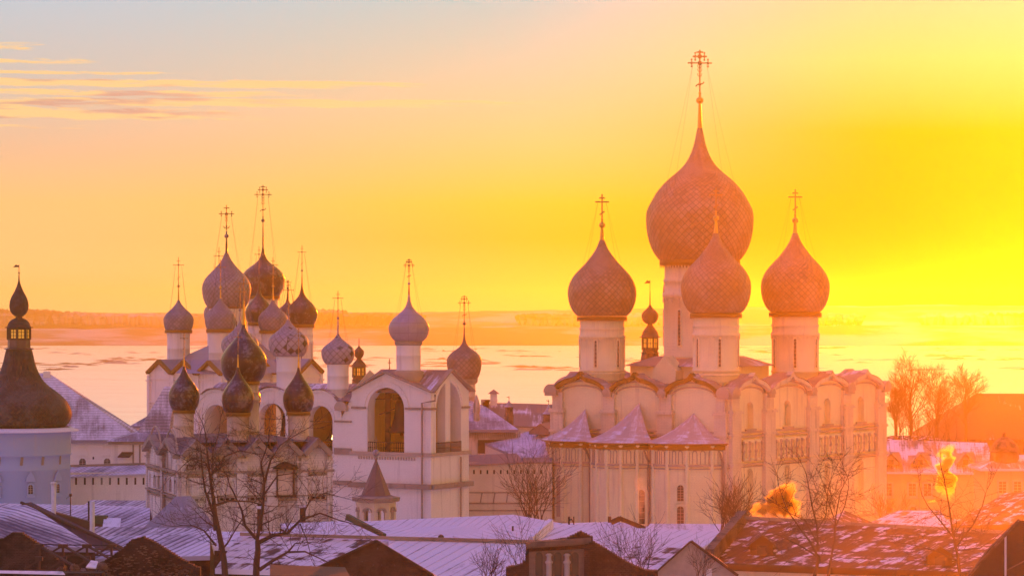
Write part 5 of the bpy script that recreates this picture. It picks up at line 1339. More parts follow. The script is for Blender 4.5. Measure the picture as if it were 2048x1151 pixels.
    for px, label in ((1018, 'small brick turret with a vane, left of two in front of the long hall'), (1097, 'small brick turret half hidden at the cathedral edge, in front of the long hall')):
        Yt = 400; S = Yt/F; ct = W(px, 0, Yt); Zt = lambda p: zat(p, Yt); k_ = 1 if px < 1050 else 1.35; dz = 0 if px < 1050 else 14
        T = thing('turret', (ct.x, ct.y, 0), label, 'turret'); m = MB(); sk = S*k_
        m.lathe((ct.x, ct.y), [(9*sk, 0), (9*sk, Zt(832+dz)), (10*sk, Zt(830+dz)), (8.5*sk, Zt(828+dz)), (7.5*sk, Zt(816+dz)), (9*sk, Zt(814+dz)), (9*sk, Zt(812.5+dz))], 8, False); m.build('wall', 'brick_red', T)
        m = MB(); m.lathe((ct.x, ct.y), [(9.5*sk, Zt(813+dz)), (6*sk, Zt(809+dz)), (3*sk, Zt(804+dz*.9)), (.2*sk, Zt(799+dz*.6))], 8, False); m.build('spire', 'shingle', T)
        m = MB(); m.bar((ct.x, ct.y, Zt(800+dz*.6)), (ct.x, ct.y, Zt(791+dz*.5)), .07); m.bar((ct.x-.3, ct.y, Zt(793+dz*.5)), (ct.x+.1, ct.y, Zt(795+dz*.5)), .09); m.build('vane', 'iron', T)
middle()
def lantern_towers():
    for px, Y, k, label, dx in ((1300, 452, 1.0, 'dark tower with a lit lantern and an onion finial, between the drums of the cathedral', 0),
                            (718, 470, .82, 'small dark tower with one lit lantern window, behind the belfry roof', 0)):
        S = Y/F; c = W(px, 0, Y)
        if px == 1300: rows = dict(vt=560, tip=608, mid=631, bot=647, capb=675, lanb=697, ledge=706, base=740); r = dict(on=16.5, cap=17.5, lan=16.5, base=29)
        else: rows = dict(vt=672, tip=690, mid=704, bot=716, capb=734, lanb=752, ledge=760, base=800); r = dict(on=9.8, cap=14.5, lan=13, base=24)
        Z = lambda p: zat(p, Y)
        R = thing('lantern_tower', (c.x, c.y, 0), label, 'tower')
        m = MB(); m.lathe((c.x, c.y), [(r['base']*1.4*S, -5), (r['base']*1.35*S, Z(rows['base']+40)), (r['base']*S*1.0, Z(rows['base']+8)), (r['base']*.74*S, Z(rows['base']-14)), (r['lan']*1.08*S, Z(rows['ledge'])), (r['lan']*1.2*S, Z(rows['ledge']-1)), (r['lan']*1.2*S, Z(rows['ledge']-2)), (r['lan']*S, Z(rows['ledge']-2)), (r['lan']*S, Z(rows['lanb'])), (r['lan']*.8*S, Z(rows['lanb']-.5))], 8, False, 24, a0=radians(22), a1=radians(382)); la = m.build('roof', 'shingle_wood', R)
        lr = r['lan']*.96*S; pts = [Vector((c.x+lr*sin(radians(a)), c.y-lr*cos(radians(a)), 0)) for a in [22+45*i for i in range(8)]]
        for p in pts: m = MB(); m.bar(p+Vector((0, 0, Z(rows['lanb']))), p+Vector((0, 0, Z(rows['capb']))), .3); m.build('lantern_post', 'wood', la)
        for i in range(8):
            a, b = pts[i], pts[(i+1) % 8]; P = frame(a, b-a); L = (b-a).length
            g = MB(); g.quad([P(.1, Z(rows['lanb']-1), -.05), P(L-.1, Z(rows['lanb']-1), -.05), P(L-.1, Z(rows['capb']+1), -.05), P(.1, Z(rows['capb']+1), -.05)]); g.build('lit_pane', 'lit', la)
            g = MB(); g.bar(P(L/2, Z(rows['lanb'])), P(L/2, Z(rows['capb'])), .08); g.bar(P(0, (Z(rows['lanb'])+Z(rows['capb']))/2), P(L, (Z(rows['lanb'])+Z(rows['capb']))/2), .08); g.bar(P(0, Z(rows['lanb'])), P(L, Z(rows['lanb'])), .35); g.bar(P(0, Z(rows['capb'])), P(L, Z(rows['capb'])), .25); g.build('glazing_bars', 'wood', la)
        m = MB(); cr_ = r['cap']*S; H = rows['capb']-rows['bot']
        m.lathe((c.x, c.y), [(cr_*.8, Z(rows['capb'])), (cr_*1.22, Z(rows['capb']-.8)), (cr_*1.22, Z(rows['capb']-1.6)), (cr_, Z(rows['capb']-3)), (cr_*.86, Z(rows['capb']-H*.4)), (cr_*.5, Z(rows['capb']-H*.72)), (cr_*.3, Z(rows['bot']+H*.1)), (cr_*.30, Z(rows['bot'])), (cr_*.5, Z(rows['bot']-.5)), (cr_*.2, Z(rows['bot']-1))], 32); m.build('lantern_cap', 'shingle_wood', R)
        d = onion(R, c.x, c.y, r['on']*S, Z(rows['bot']), Z(rows['mid']), Z(rows['tip'])-0, UP_MED, 'shingle_wood', 22, .45, name='onion_finial')
        m = MB(); m.lathe((c.x, c.y), [(r['on']*.08*S, Z(rows['tip'])), (.8*S, Z(rows['tip']-22 if px == 1300 else rows['tip']-8)), (.5*S, Z(rows['tip']-30 if px == 1300 else rows['tip']-14))], 8); m.build('neck', 'iron', d)
        if px == 1300: m = MB(); vane(d, (c.x, c.y), Z(580), Z(560), 1.2)
    Y = 440; c = W(779, 0, Y); T = thing('roof_cross', (c.x, c.y, 0), 'small iron cross standing alone behind the belfry roof ridge', 'cross')
    cross(T, c.x, c.y, zat(745, Y), zat(717, Y), .55, 'plain', 'iron', 0, .13)
    P = frame((c.x-3.5, Y, 0), (1, 0)); body_box(T, P, 7, 6, -4, zat(757, Y), 'white2'); hip(T, P, 7, 6, zat(757, Y), zat(744, Y), 'tin', .4, 3.4)
lantern_towers()
# ================================================================ right-hand side
M['barn_roof'] = snowroof('dark_barn_roof', (.12, .055, .025), .12, 1.0, .06, .0)
def right_side():
    # pale two-storey house with dormers
    Y = 400; P = frame((W(1740, 0, Y).x, Y, 0), (1, -.06)); L = (1990-1740)*Y/F; Z = lambda p: zat(p, Y)
    R = thing('ochre_house', P(L/2, 0), 'ochre two-storey house with a snowy roof and dormers, right of the cathedral', 'house')
    b = body_box(R, P, L, 12, -1, Z(946), M['ochre']); m = MB()
    m.slab([P(-.5, Z(942), .8), P(L+.2, Z(944), .8), P(L-.6, Z(888), -6), P(3.2, Z(882), -6)], .25); m.slab([P(L+.2, Z(944), -12.6), P(-.5, Z(942), -12.6), P(3.2, Z(882), -6), P(L-.6, Z(888), -6)], .25); m.build('roof', M['snow_rf'], R)
    for px in (1776, 1824, 1854): s = (px-1740)*Y/F; w = win(b, P, s, Z(990), Z(966), .48, 'trim', False)
    for px in (1776, 1826): s = (px-1740)*Y/F; win(b, P, s, Z(1022), Z(1012), .5, 'trim', True, bars=False)
    m = MB(); m.tube([P((1838-1740)*Y/F, Z(946), .2), P((1838-1740)*Y/F, 0, .2)], .1, 5); m.build('downpipe', 'dirty', R)
    for px in (1782, 1840, 1930):
        s = (px-1740)*Y/F; m = MB(); a, b_, t = P(s-1.2, Z(929), 0), P(s+1.2, Z(929), 0), P(s, Z(908), 0)
        m.quad([a, b_, t]); m.roofquad([P(s-1.5, Z(930), .3), P(s, Z(905), .3), P(s, Z(905), -4), P(s-1.5, Z(905), -4)]); m.roofquad([P(s, Z(905), .3), P(s+1.5, Z(930), .3), P(s+1.5, Z(905), -4), P(s, Z(905), -4)]); dm = m.build('dormer', 'tin', R)
        g = MB(); pbox(g, P, s-.35, s+.35, Z(928), Z(918), .04, -.2); g.build('pane', 'glass', dm)
    # dark barn roof against the lake
    Y = 460; P = frame((W(1862, 0, Y).x, Y, 0), (1, 0)); L = (2150-1862)*Y/F; Z = lambda p: zat(p, Y)
    R = thing('barn', P(L/2, 0), 'large dark hipped barn roof against the lake at the right edge', 'barn')
    body_box(R, P, L, 18, -5, Z(875), 'brick_red'); m = MB(); c = [P(-1, Z(878), 1), P(L, Z(878), 1), P(L, Z(878), -19), P(-1, Z(878), -19)]; r0, r1 = P((1970-1862)*Y/F, Z(797)+.6, -9), P(L, Z(797)+.6, -9)
    m.roofquad([c[0], c[1], r1, r0]); m.roofquad([c[3], c[0], r0]); m.roofquad([c[2], c[3], r0, r1]); m.build('roof', 'barn_roof', R)
    # low ridge and sheds behind the ochre house
    Y = 428; P = frame((W(1748, 0, Y).x, Y, 0), (1, 0)); L = (1905-1748)*Y/F; Z = lambda p: zat(p, Y)
    R = thing('shed', P(L/2, 0), 'low brown shed roof showing above the ochre house', 'shed'); body_box(R, P, L, 6, -1, Z(886), 'brick_red'); hip(R, P, L, 6, Z(886), Z(872), 'tile_bare', .5, 3)
    # cupola-topped house at the far right
    Y = 372; P = frame((W(1970, 0, Y).x, Y, 0), (1, 0)); L = 10; Z = lambda p: zat(p, Y)
    R = thing('corner_house', P(L/2, 0), 'pale corner house with a dark domed roof turret, right edge below the barn', 'house'); b = body_box(R, P, L, 9, -1, Z(936), M['ochre']); hip(R, P, L, 9, Z(936), Z(912), M['snow_rf'], .7, 3)
    m = MB(); c = P(3.0, 0, -3); S = Y/F; m.lathe((c.x, c.y), [(30*S, Z(930)), (29*S, Z(905)), (32*S, Z(904)), (27*S, Z(893)), (20*S, Z(884)), (10*S, Z(877)), (4*S, Z(874)), (4*S, Z(868)), (1*S, Z(866))], 8, False); m.build('turret', 'brick_red', R)
    for px in (2005, 2035): s = (px-1970)*Y/F; win(b, P, s, Z(985), Z(962), .45, 'trim', False)
M['ochre'] = plaster('ochre_plaster', (.62, .42, .20, 1), (.5, .33, .16, 1), (.35, .22, .1, 1), .3, .3)
M['snow_rf'] = snowroof('house_roof_snow', (.22, .15, .12), .85, .7, .08, .03)
right_side()
# ================================================================ foreground roofs
def roof_house(name, label, cat, planes, mat, walls=(), wallmat='brick', group=None, th=.25, back=True):
    """planes: list of polygons of (px, py, Y) - real roof planes at their own distances"""
    pts = [W(*p) for pl in planes for p in pl]; c = sum(pts, Vector())/len(pts)
    R = thing(name, (c.x, c.y, 0), label, cat, group)
    for pl in planes:
        # pitched at about thirty degrees: the far edge stands a short run behind the eave
        y0 = min(p[2] for p in pl); y1 = max(p[2] for p in pl); dp = max(p[1] for p in pl)-min(p[1] for p in pl); k = 1.6*dp*y0/F/max(y1-y0, .1)
        m = MB(); q = [W(p[0], p[1], y0+(p[2]-y0)*min(1, k)) for p in pl]; m.slab(q, th); m.build('roof', mat, R)
        if back and len(q) == 4:
            run = (q[3]-q[0]).y; h = max(.4, q[3].z-q[0].z); b1 = q[2]+Vector((0, run, -h)); b0 = q[3]+Vector((0, run, -h))
            m = MB(); m.slab([b1, b0, q[3]-Vector((0, 0, .01)), q[2]-Vector((0, 0, .01))], th); m.build('rear_roof', mat, R)
            for e, f_, g in ((q[0], q[3], b0), (q[1], q[2], b1)):
                m = MB(); dn = Vector((0, 0, .3)); m.quad([Vector((e.x, e.y+.15, -1)), Vector((g.x, g.y-.15, -1)), g-dn, f_-dn, e-dn]); m.build('gable', wallmat, R)
    for wl in walls:          # front wall under the eave, down to the ground
        a, b = W(*wl[0]), W(*wl[1]); m = MB(); m.quad([Vector((a.x, a.y+.1, -1)), Vector((b.x, b.y+.1, -1)), b-Vector((0, -.1, .1)), a-Vector((0, -.1, .1))], [(0, 0), ((b-a).length, 0), ((b-a).length, b.z), (0, a.z)]); m.build('wall', wallmat, R)
    return R
def flue(px, py0, py1, Y, r, label, mat='pipe', cat='flue pipe', cap=True):
    S = Y/F; c = W(px, 0, Y); R = thing('flue_pipe', (c.x, c.y, zat(py0, Y)), label, cat)
    m = MB(); m.lathe((c.x, c.y), [(r*S, zat(py0, Y)), (r*S, zat(py1+2, Y)), (r*S*.9, zat(py1+2, Y)), (.01, zat(py1+2, Y))], 16); m.build('pipe', mat, R)
    if cap: m = MB(); m.lathe((c.x, c.y), [(r*1.3*S, zat(py1+3.5, Y)), (r*1.3*S, zat(py1+1, Y)), (r*.9*S, zat(py1, Y)), (.01, zat(py1-.5, Y))], 16); m.build('cowl', mat, R)
    return R
def foreground():
    # ---- left
    roof_house('row_house', 'long ridged snow-blue roof lying below the round tower, far left', 'house', [[(-60, 1040, 262), (300, 1054, 262), (300, 1012, 282), (-60, 1004, 282)]], 'tin_blue', [((-60, 1042, 263), (300, 1056, 263))], 'cream')
    roof_house('row_house', 'small grey snowy roof before the fortress wall, left of the weathered church', 'house', [[(158, 1016, 290), (310, 1018, 290), (304, 1000, 300), (182, 999, 300)]], 'tin_blue', [((158, 1018, 290), (310, 1020, 290))], 'cream')
    R = roof_house('workshop', 'dark-gabled workshop roof with a green dormer side, behind the white flue pipe on the left', 'building', [[(130, 1052, 225), (300, 1056, 225), (300, 1015, 243), (150, 1012, 243)]], 'tin_blue', [((130, 1054, 225), (300, 1058, 225))], 'brick')
    m = MB(); m.box(W(200, 1041, 222), (.55, 0, 0), (0, .5, 0), (0, 0, .42)); m.build('green_box', 'green', R)
    m = MB(); m.slab([W(205, 1053, 219), W(240, 1053, 219), W(242, 1035, 222), W(208, 1034, 222)], .1); m.build('snow_patch', 'snow', R)
    m = MB(); m.quad([W(112, 1024, 221), W(112, 1060, 221), W(245, 1058, 221), W(178, 1042, 221)]); m.quad([W(112, 1024, 221), W(178, 1042, 221), W(178, 1040, 226), W(112, 1022, 226)]); m.build('gable_board', 'wood', R)
    # big slope, nearest left
    R = roof_house('big_house', 'large house at bottom left with a long blue snow slope and a bare gable board', 'house', [[(-90, 1090, 150), (190, 1094, 150), (58, 1008, 178), (-90, 1022, 178)]], 'tin_left', [((-90, 1092, 150), (190, 1096, 150))], 'brick')
    m = MB(); m.slab([W(176, 1095, 150.2), W(256, 1097, 150.6), W(62, 1003, 153.9), W(44, 1006, 153.7)], .1); m.build('side_roof', 'roof_brown', R)
    m = MB(); m.bar(W(42, 1004, 153.8), W(252, 1099, 149.9), .12, .14); m.build('barge_board', 'wood', R)
    roof_house('row_house', 'snowy ribbed roof behind the trusses, left of the bare trees', 'house', [[(60, 1120, 160), (420, 1110, 160), (420, 1066, 182), (182, 1072, 182)]], 'tin_blue', [((60, 1122, 160), (420, 1112, 160))], 'brick')
    roof_house('row_house', 'low snow strip roof below the glazed pyramid roof', 'house', [[(150, 1078, 186), (440, 1070, 186), (436, 1056, 196), (192, 1052, 196)]], 'tin_blue', [((150, 1080, 186), (440, 1072, 186))], 'brick')
    # pyramid tent roof beside the weathered church
    Y = 206; R = thing('porch_tower', (W(362, 0, Y).x, Y, 0), 'steep grey sheet-iron hipped porch roof dusted with snow at the foot of the weathered church', 'porch')
    m = MB(); c = [W(281, 1060, 198), W(438, 1060, 198), W(438, 1060, 212), W(300, 1060, 212)]; t = [W(351, 992, 204), W(382, 991, 204)]
    m.roofquad([c[0], W(325, 1060, 197), t[0]]); m.roofquad([W(325, 1060, 197), c[1], t[1], t[0]]); m.roofquad([c[1], c[2], t[1]]); m.roofquad([c[2], c[3], t[0], t[1]]); m.roofquad([c[3], c[0], t[0]]); m.build('roof', M['porchroof'], R)
    m = MB(); m.quad([Vector((c[0].x, c[0].y, -1)), Vector((c[1].x, c[1].y, -1)), c[1], c[0]]); m.build('wall', 'cream', R)
    flue(107.5, 1034, 963, 263, 4.8, 'tall thin white flue pipe with a cowl in front of the round tower'); flue(184.5, 1070, 1000, 186.6, 5.0, 'thick white flue pipe in front of the fortress wall', cap=False)
    m = MB(); m.bar(W(177.5, 1054, 224.7), W(177.5, 1001, 224.7), .12); m.build('flue_pipe', 'iron'); o = bpy.data.objects['flue_pipe.002'] if 'flue_pipe.002' in bpy.data.objects else bpy.data.objects[-1]; tag(o, 'thin dark stovepipe directly left of the thick white flue pipe', 'flue pipe')
    c = W(141, 0, 225.8); A = thing('antenna_mast', (c.x, c.y, zat(1044, 225.8)), 'thin antenna mast with a round head, left of the white flue pipe', 'antenna'); m = MB(); m.bar(W(141, 1044, 225.8), W(141, 990, 225.8), .07); m.build('mast', 'iron', A); m = MB(); m.ball(W(141, 989, 225.8), .13, 6); m.bar(W(132, 997, 225.8), W(141, 989, 225.8), .03); m.build('head', 'iron', A)
    # truss frame of a ruined roof, bottom left
    T = thing('roof_truss', (W(150, 0, 118).x, 118, 0), 'bare timber roof trusses left standing between two brick gables', 'roof truss')
    Y = 118
    m = MB(); m.tube([W(80, 1087, Y), W(120, 1088.5, Y), W(170, 1089, Y), W(222, 1089.5, Y)], .022, 4); m.build('cable', 'iron', T)
    for i, px in enumerate((78, 126, 174, 223)):
        m = MB(); m.bar(W(px, 1088, Y), W(px, 1148, Y), .09); m.build('post', 'wood', T)
        m = MB(); m.box(W(px, 1091, Y), (.19, 0, 0), (0, .1, 0), (0, 0, .08)); m.build('joint_block', 'wood', T)
        m = MB(); m.bar(W(px-4, 1092, Y), W(px-78, 1137, Y), .08); m.bar(W(px+4, 1092, Y), W(px+66, 1128, Y-2), .08); m.build('rafter', 'wood', T)
        m = MB(); m.box(W(px, 1116, Y-1), (.15, 0, 0), (0, .1, 0), (0, 0, .08)); m.build('joint_block', 'wood', T)
    m = MB(); m.bar(W(60, 1140, Y), W(250, 1142, Y), .08); m.bar(W(130, 1110, Y), W(240, 1109, Y), .05); m.build('tie_beam', 'wood', T)
    def brick_gable(name, label, Y, prof, mat='brick', th=.5, side=None, cat='gable'):
        """stepped brick gable wall; prof = outline rows from the photo, top edge left to right"""
        rnd = random.Random(len(label)); pts = []
        for (a, b), (c_, d) in zip(prof, prof[1:]):
            n = max(1, int(abs(c_-a)/4.5))
            for i in range(n):
                t = i/n; x = a+(c_-a)*t; y = b+(d-b)*t; x2 = a+(c_-a)*(i+1)/n; y2 = b+(d-b)*(i+1)/n; j = rnd.uniform(-.6, .6)
                pts += [(x, y+j), (x2-.3, y+j)] if mat == 'brick' else [(x, y)]
        pts.append(prof[-1]); lo = [(prof[-1][0], 1200), (prof[0][0], 1200)]; o = pts+lo; P3 = [W(x, y, Y) for x, y in o]
        m = MB(); loops = [(p.x, p.z) for p in P3]; m.poly(loops, [], lambda x, z: Vector((x, Y, z))); m.poly(loops, [], lambda x, z: Vector((x, Y+th, z)))
        for i in range(len(loops)):
            a, b = loops[i], loops[(i+1) % len(loops)]; m.quad([Vector((a[0], Y, a[1])), Vector((b[0], Y, b[1])), Vector((b[0], Y+th, b[1])), Vector((a[0], Y+th, a[1]))])
        R = thing(name, (W((prof[0][0]+prof[-1][0])/2, 0, Y).x, Y, zat(1200, Y)), label, cat); m.build('wall', mat, R); return R
    brick_gable('brick_gable', 'ruined dark brick gable at the bottom left corner', 122, [(-40, 1080), (4, 1076), (22, 1064), (40, 1065), (70, 1084), (100, 1105), (118, 1122), (135, 1150)])
    R = brick_gable('brick_gable', 'ruined dark brick gable with a hole near its peak, right of the timber trusses', 112, [(180, 1151), (205, 1122), (238, 1100), (262, 1078), (283, 1073), (300, 1080), (330, 1098), (362, 1118), (392, 1134), (400, 1151)])
    # masonry bonding: loose courses standing proud
    m = MB(); rnd = random.Random(4)
    for i in range(240):
        x = rnd.uniform(205, 380); top = 1078+abs(x-283)*.62; y = rnd.uniform(top+4, 1150); m.box(W(x, y, 111.96), (rnd.uniform(.03, .07), 0, 0), (0, .03, 0), (0, 0, .018))
    m.build('jutting_bricks', 'brick_red', R)
    for x, y, w_, h_ in ((170, 1132, 8, 6), (186, 1126, 7, 9)):
        pass
    # rubble and snow on the wall head at bottom left
    R = thing('rubble_wall', (W(90, 0, 110).x, 110, zat(1200, 110)), 'low brick wall head with rubble and a line of snow under the trusses', 'wall')
    m = MB(); P = frame(W(-40, 0, 109)*Vector((1, 1, 0)), (1, 0)); pbox(m, P, 0, 4.6, zat(1210, 109), zat(1145, 109), 0, -.8); m.build('wall', 'brick', R)
    m = MB(); m.slab([W(-40, 1143, 108.6), W(130, 1147, 108.6), W(125, 1141, 109.4), W(-40, 1139, 109.4)], .03); m.build('snow_strip', 'snow', R)
    m = MB(); m.slab([W(172, 1132, 110), W(192, 1134, 110), W(196, 1121, 112), W(182, 1119, 112)], .05); m.build('snow_board', 'snow', R)
    for x, y, r in ((122, 1140, .16), (150, 1137, .2), (165, 1143, .14), (205, 1133, .22)):
        m = MB(); rnd = random.Random(int(x)); m.ball(W(x, y, 110.5), r, 5)
        for v_ in m.v: v_ += Vector((rnd.uniform(-.05, .05), rnd.uniform(-.05, .05), rnd.uniform(-.04, .04)))
        m.build('rubble', 'brick_red', R)
    # ---- centre roofs
    roof_house('row_house', 'broad blue-white tiled roof behind the bare trees, bottom centre left', 'house', [[(380, 1090, 176), (700, 1100, 176), (640, 1062, 192), (420, 1062, 192)]], 'tin_snow', [((380, 1092, 176), (700, 1102, 176))], 'brick')
    roof_house('row_house', 'snow patched tile roof left of the large brick gable', 'house', [[(430, 1136, 140.4), (640, 1142, 140.4), (790, 1075, 165), (480, 1067, 165)]], 'tile_snow', [((430, 1138, 140.4), (640, 1144, 140.4))], 'brick')
    roof_house('row_house', 'small snowy roof with a dark green gable edge, below the gate pavilion', 'house', [[(600, 1072, 196), (770, 1076, 196), (694, 1040, 212), (560, 1046, 212)]], 'tin_snow', [((600, 1074, 196), (770, 1078, 196))], 'brick')
    m = None
    R = roof_house('trade_row', 'long flat snow-white tin roof running from below the belfry to the cathedral corner', 'building', [[(768, 1072, 200), (1075, 1082, 200), (1150, 1050, 215), (1026, 1028, 232), (712, 1042, 232)]], 'tin_snow', [((768, 1074, 200), (1075, 1084, 200))], 'brick')
    m = MB(); a, b, c_ = W(694, 1033, 226), W(684, 1040, 226), W(764, 1075, 199); m.bar(W(694, 1035, 202.4), W(768, 1075, 199.6), .3, .6); m.build('gable_board', 'green', R)
    m = MB(); m.slab([W(px, py, 199.3+(1080-py)*.075) for px, py in ((905, 1070), (945, 1066), (985, 1053), (1108, 1049), (1080, 1080), (920, 1077))], .12); m.build('lower_roof', 'tin_snow', R)
    m = MB(); m.bar(W(1025.5, 1061, 200.8), W(1025.5, 1051, 200.8), .13); m.build('vent', 'iron', R)
    m = MB(); m.ball(W(882, 1074, 199), .22, 6); m.build('vent', 'iron', R)
    R = roof_house('row_house', 'wide bright snowy roof with long seams, right of the broad brown gable', 'house', [[(770, 1165, 139.4), (1100, 1170, 139.4), (1108, 1083, 165), (778, 1074, 165)]], 'tin_snow', [((770, 1167, 139.4), (1100, 1172, 139.4))], 'brick')
    m = MB(); m.bar(W(480, 1067, 142.9), W(1110, 1083, 142.9), .12, .16); m.build('ridge', 'dirty', R)
    roof_house('row_house', 'long lilac snowy roof in front of the cathedral apses', 'house', [[(1075, 1082, 168), (1400, 1098, 168), (1450, 1062, 188), (1100, 1048, 188)]], 'tin_snow', [((1075, 1084, 168), (1400, 1100, 168))], 'brick')
    m = MB(); o = roof_house('row_house', 'snowy roof with a diagonal parapet, lower one in front of the apses', 'house', [[(1080, 1140, 150), (1340, 1150, 150), (1400, 1096, 167), (1190, 1088, 167)]], 'tile_snow', [((1080, 1142, 150), (1340, 1152, 150))], 'brick')
    R = roof_house('row_house', 'low peaked snowy roof with dark dormer boards close under the apses', 'house', [[(1100, 1052, 232), (1340, 1058, 232), (1230, 1042, 245), (1108, 1046, 245)]], 'tin_snow', [((1100, 1053, 232), (1340, 1059, 232))], 'brick')
    m = MB(); 
    m.bar(W(1222, 1044, 231.8), W(1240, 1036, 231.8), .3, .4); m.bar(W(1238, 1035, 231.8), W(1290, 1056, 231.8), .3, .35); m.bar(W(1219, 1044, 231.8), W(1219, 1032, 231.8), .25); m.build('dormer_boards', 'wood', R)
    roof_house('row_house', 'far flat snow roof at the foot of the near cathedral corner', 'house', [[(1290, 1062, 250), (1480, 1062, 250), (1470, 1047, 262), (1300, 1046, 262)]], 'snow', [((1290, 1063, 250), (1480, 1063, 250))], 'brick')
    R = thing('fire_wall', (W(1085, 0, 170).x, 170, 0), 'narrow slanting parapet between two snowy roofs, left of the stone ruin', 'parapet'); m = MB(); m.bar(W(1062, 1082, 167.2), W(1102, 1047, 170.0), .3, .6); m.build('coping', 'tin_snow', R)
    R = thing('fire_wall', (W(1450, 0, 160).x, 160, 0), 'thick slanting brick parapet at the left end of the rusty tiled roof', 'parapet'); m = MB(); m.bar(W(1420, 1110, 139.6), W(1486, 1034, 144.0), .45, .7); m.build('coping', 'brick_red', R)
    for px, top in ((1138, 1032), (1147, 1031)):
        pass
    c = W(1142, 0, 232.2); A = thing('roof_lamp', (c.x, c.y, zat(1050, 232.2)), 'pair of small roof fittings on the snow roof left of the apse window', 'roof fitting'); m = MB(); m.bar(W(1138, 1048, 232.2), W(1138, 1032, 232.2), .16); m.bar(W(1147.5, 1048, 232.2), W(1147.5, 1032, 232.2), .1); m.tube([W(1138, 1040, 232.2), W(1143, 1037, 232.2), W(1147, 1044, 232.2)], .06, 5); m.build('fitting', 'iron', A)
    # chimneys on the trading rows
    for px, p0, p1, Y, hw, lb in ((520, 1072, 1016, 178.2, 5, 'left small dark brick chimney behind the two bare trees'), (605.5, 1058, 1014, 198.2, 5.5, 'taller dark brick chimney on the roofs right of the forked tree')):
        c = W(px, 0, Y); S = Y/F; A = thing('chimney', (c.x, c.y, zat(p0, Y)), lb, 'chimney'); m = MB(); m.box(Vector((c.x, c.y, (zat(p0, Y)+zat(p1, Y))/2)), (hw*S, 0, 0), (0, hw*S, 0), (0, 0, (p0-p1)*S/2)); m.build('shaft', 'brick', A); m = MB(); m.box(Vector((c.x, c.y, zat(p1, Y)+.06)), (hw*S*1.2, 0, 0), (0, hw*S*1.2, 0), (0, 0, .07)); m.build('chimney_cap', 'snow', A)
    # ---- big brick gable, centre
    R = brick_gable('brick_gable', 'broad plain brown brick gable at the bottom, left of centre', 118, [(618, 1151), (640, 1132), (752, 1081), (800, 1108), (868, 1151)], 'brick_dk')
    # its snowy roof edge going back
    m = MB(); m.bar(W(636, 1133, 117.9), W(752, 1079.5, 117.9), .16, .08); m.bar(W(752, 1079.5, 117.9), W(866, 1148, 117.9), .16, .08); m.build('coping', 'wood', R)
    m = MB(); m.slab([W(752, 1081, 118.4), W(870, 1150, 118.4), W(874, 1150, 121), W(756, 1080, 121)], .1); m.slab([W(752, 1081, 118.4), W(636, 1133, 118.4), W(640, 1133, 121), W(756, 1080, 121)], .1); m.build('roof', 'tile_snow', R)
    R = thing('low_shed', (W(560, 0, 112).x, 112, 0), 'low dark shed roof with a snow line at the foot of the bare trees', 'shed'); m = MB(); m.slab([W(540, 1150, 110), W(700, 1151, 110), W(690, 1133, 114), W(540, 1128, 114)], .1); m.build('roof', 'wood', R)
    m = MB(); m.quad([W(540, 1151, 110.2), W(700, 1152, 110.2), Vector((W(700, 0, 110.2).x, 110.2, -1)), Vector((W(540, 0, 110.2).x, 110.2, -1))]); m.build('wall', 'brick', R)
    # ---- stone ruin with columns
    Y = 104; S = Y/F; R = brick_gable('stone_ruin', 'roofless stone ruin with cornice, pale half columns and stepped brick gable, bottom centre right', Y, [(1012, 1151), (1012, 1134), (1040, 1128), (1052, 1116), (1052, 1086), (1130, 1076), (1160, 1062), (1180, 1072), (1186, 1083), (1215, 1100), (1250, 1122), (1290, 1140), (1316, 1141), (1316, 1151)], 'brick', .6)
    P = frame((W(1052, 0, Y).x, Y-.002, 0), (1, 0)); q = lambda px: (px-1052)*S; Zq = lambda p: zat(p, Y)
    m = MB()
    m.bar(P(q(1052), Zq(1087), .1), P(q(1182), Zq(1078), .1), .25, .16); m.bar(P(q(1054), Zq(1092), .05), P(q(1178), Zq(1083.5), .05), .18, .12); m.build('cornice', 'stone', R)
    m = MB(); m.quad([P(q(1058), Zq(1160), .02), P(q(1168), Zq(1160), .02), P(q(1168), Zq(1096), .02), P(q(1058), Zq(1102), .02)]); m.build('stone_facing', 'stone', R)
    for px in (1098, 1134):
        c = P(q(px), 0, .12); m = MB(); m.lathe((c.x, c.y), [(.10, Zq(1165)), (.10, Zq(1126)), (.14, Zq(1124)), (.14, Zq(1121)), (.09, Zq(1119)), (.08, Zq(1111)), (.13, Zq(1108)), (.06, Zq(1105))], 12); m.build('half_column', 'stone_light', R)
    for px in (1078, 1116, 1150):
        m = MB(); m.poly(arch(q(px)-.13, q(px)+.13, Zq(1165), Zq(1110), n=6), [], lambda x, z: P(x, z, .035)); m.build('dark_opening', 'glass', R)
    m = MB(); c = P(0, 0); 
    pbox(m, P, q(1168), q(1180), Zq(1165), Zq(1086), .14); m.build('pier', 'brick', R)
    # ---- patched gable on its right
    R = brick_gable('patched_gable', 'pale patched gable covered in torn sheeting, right of the stone ruin', 108, [(1308, 1151), (1316, 1140), (1382, 1082), (1440, 1118), (1474, 1148), (1476, 1151)], 'plastic', .3)
    m = MB(); m.bar(W(1312, 1143, 107.9), W(1382, 1081, 107.9), .1, .06); m.bar(W(1382, 1081, 107.9), W(1476, 1150, 107.9), .12, .1); m.build('barge_board', 'wood', R)
    m = MB(); m.quad([W(1412, 1151, 107.93), W(1424, 1151, 107.93), W(1424, 1136, 107.93), W(1412, 1136, 107.93)]); m.build('white_board', 'pipe', R)
    # ---- rusty tile roof, right
    R = roof_house('tiled_house', 'long rusty tiled roof with snow patches stretching along the bottom right', 'house', [[(1412, 1124, 140), (2012, 1146, 140), (2024, 1064, 170), (1488, 1034, 170)]], 'tile_bare', (), 'brick')
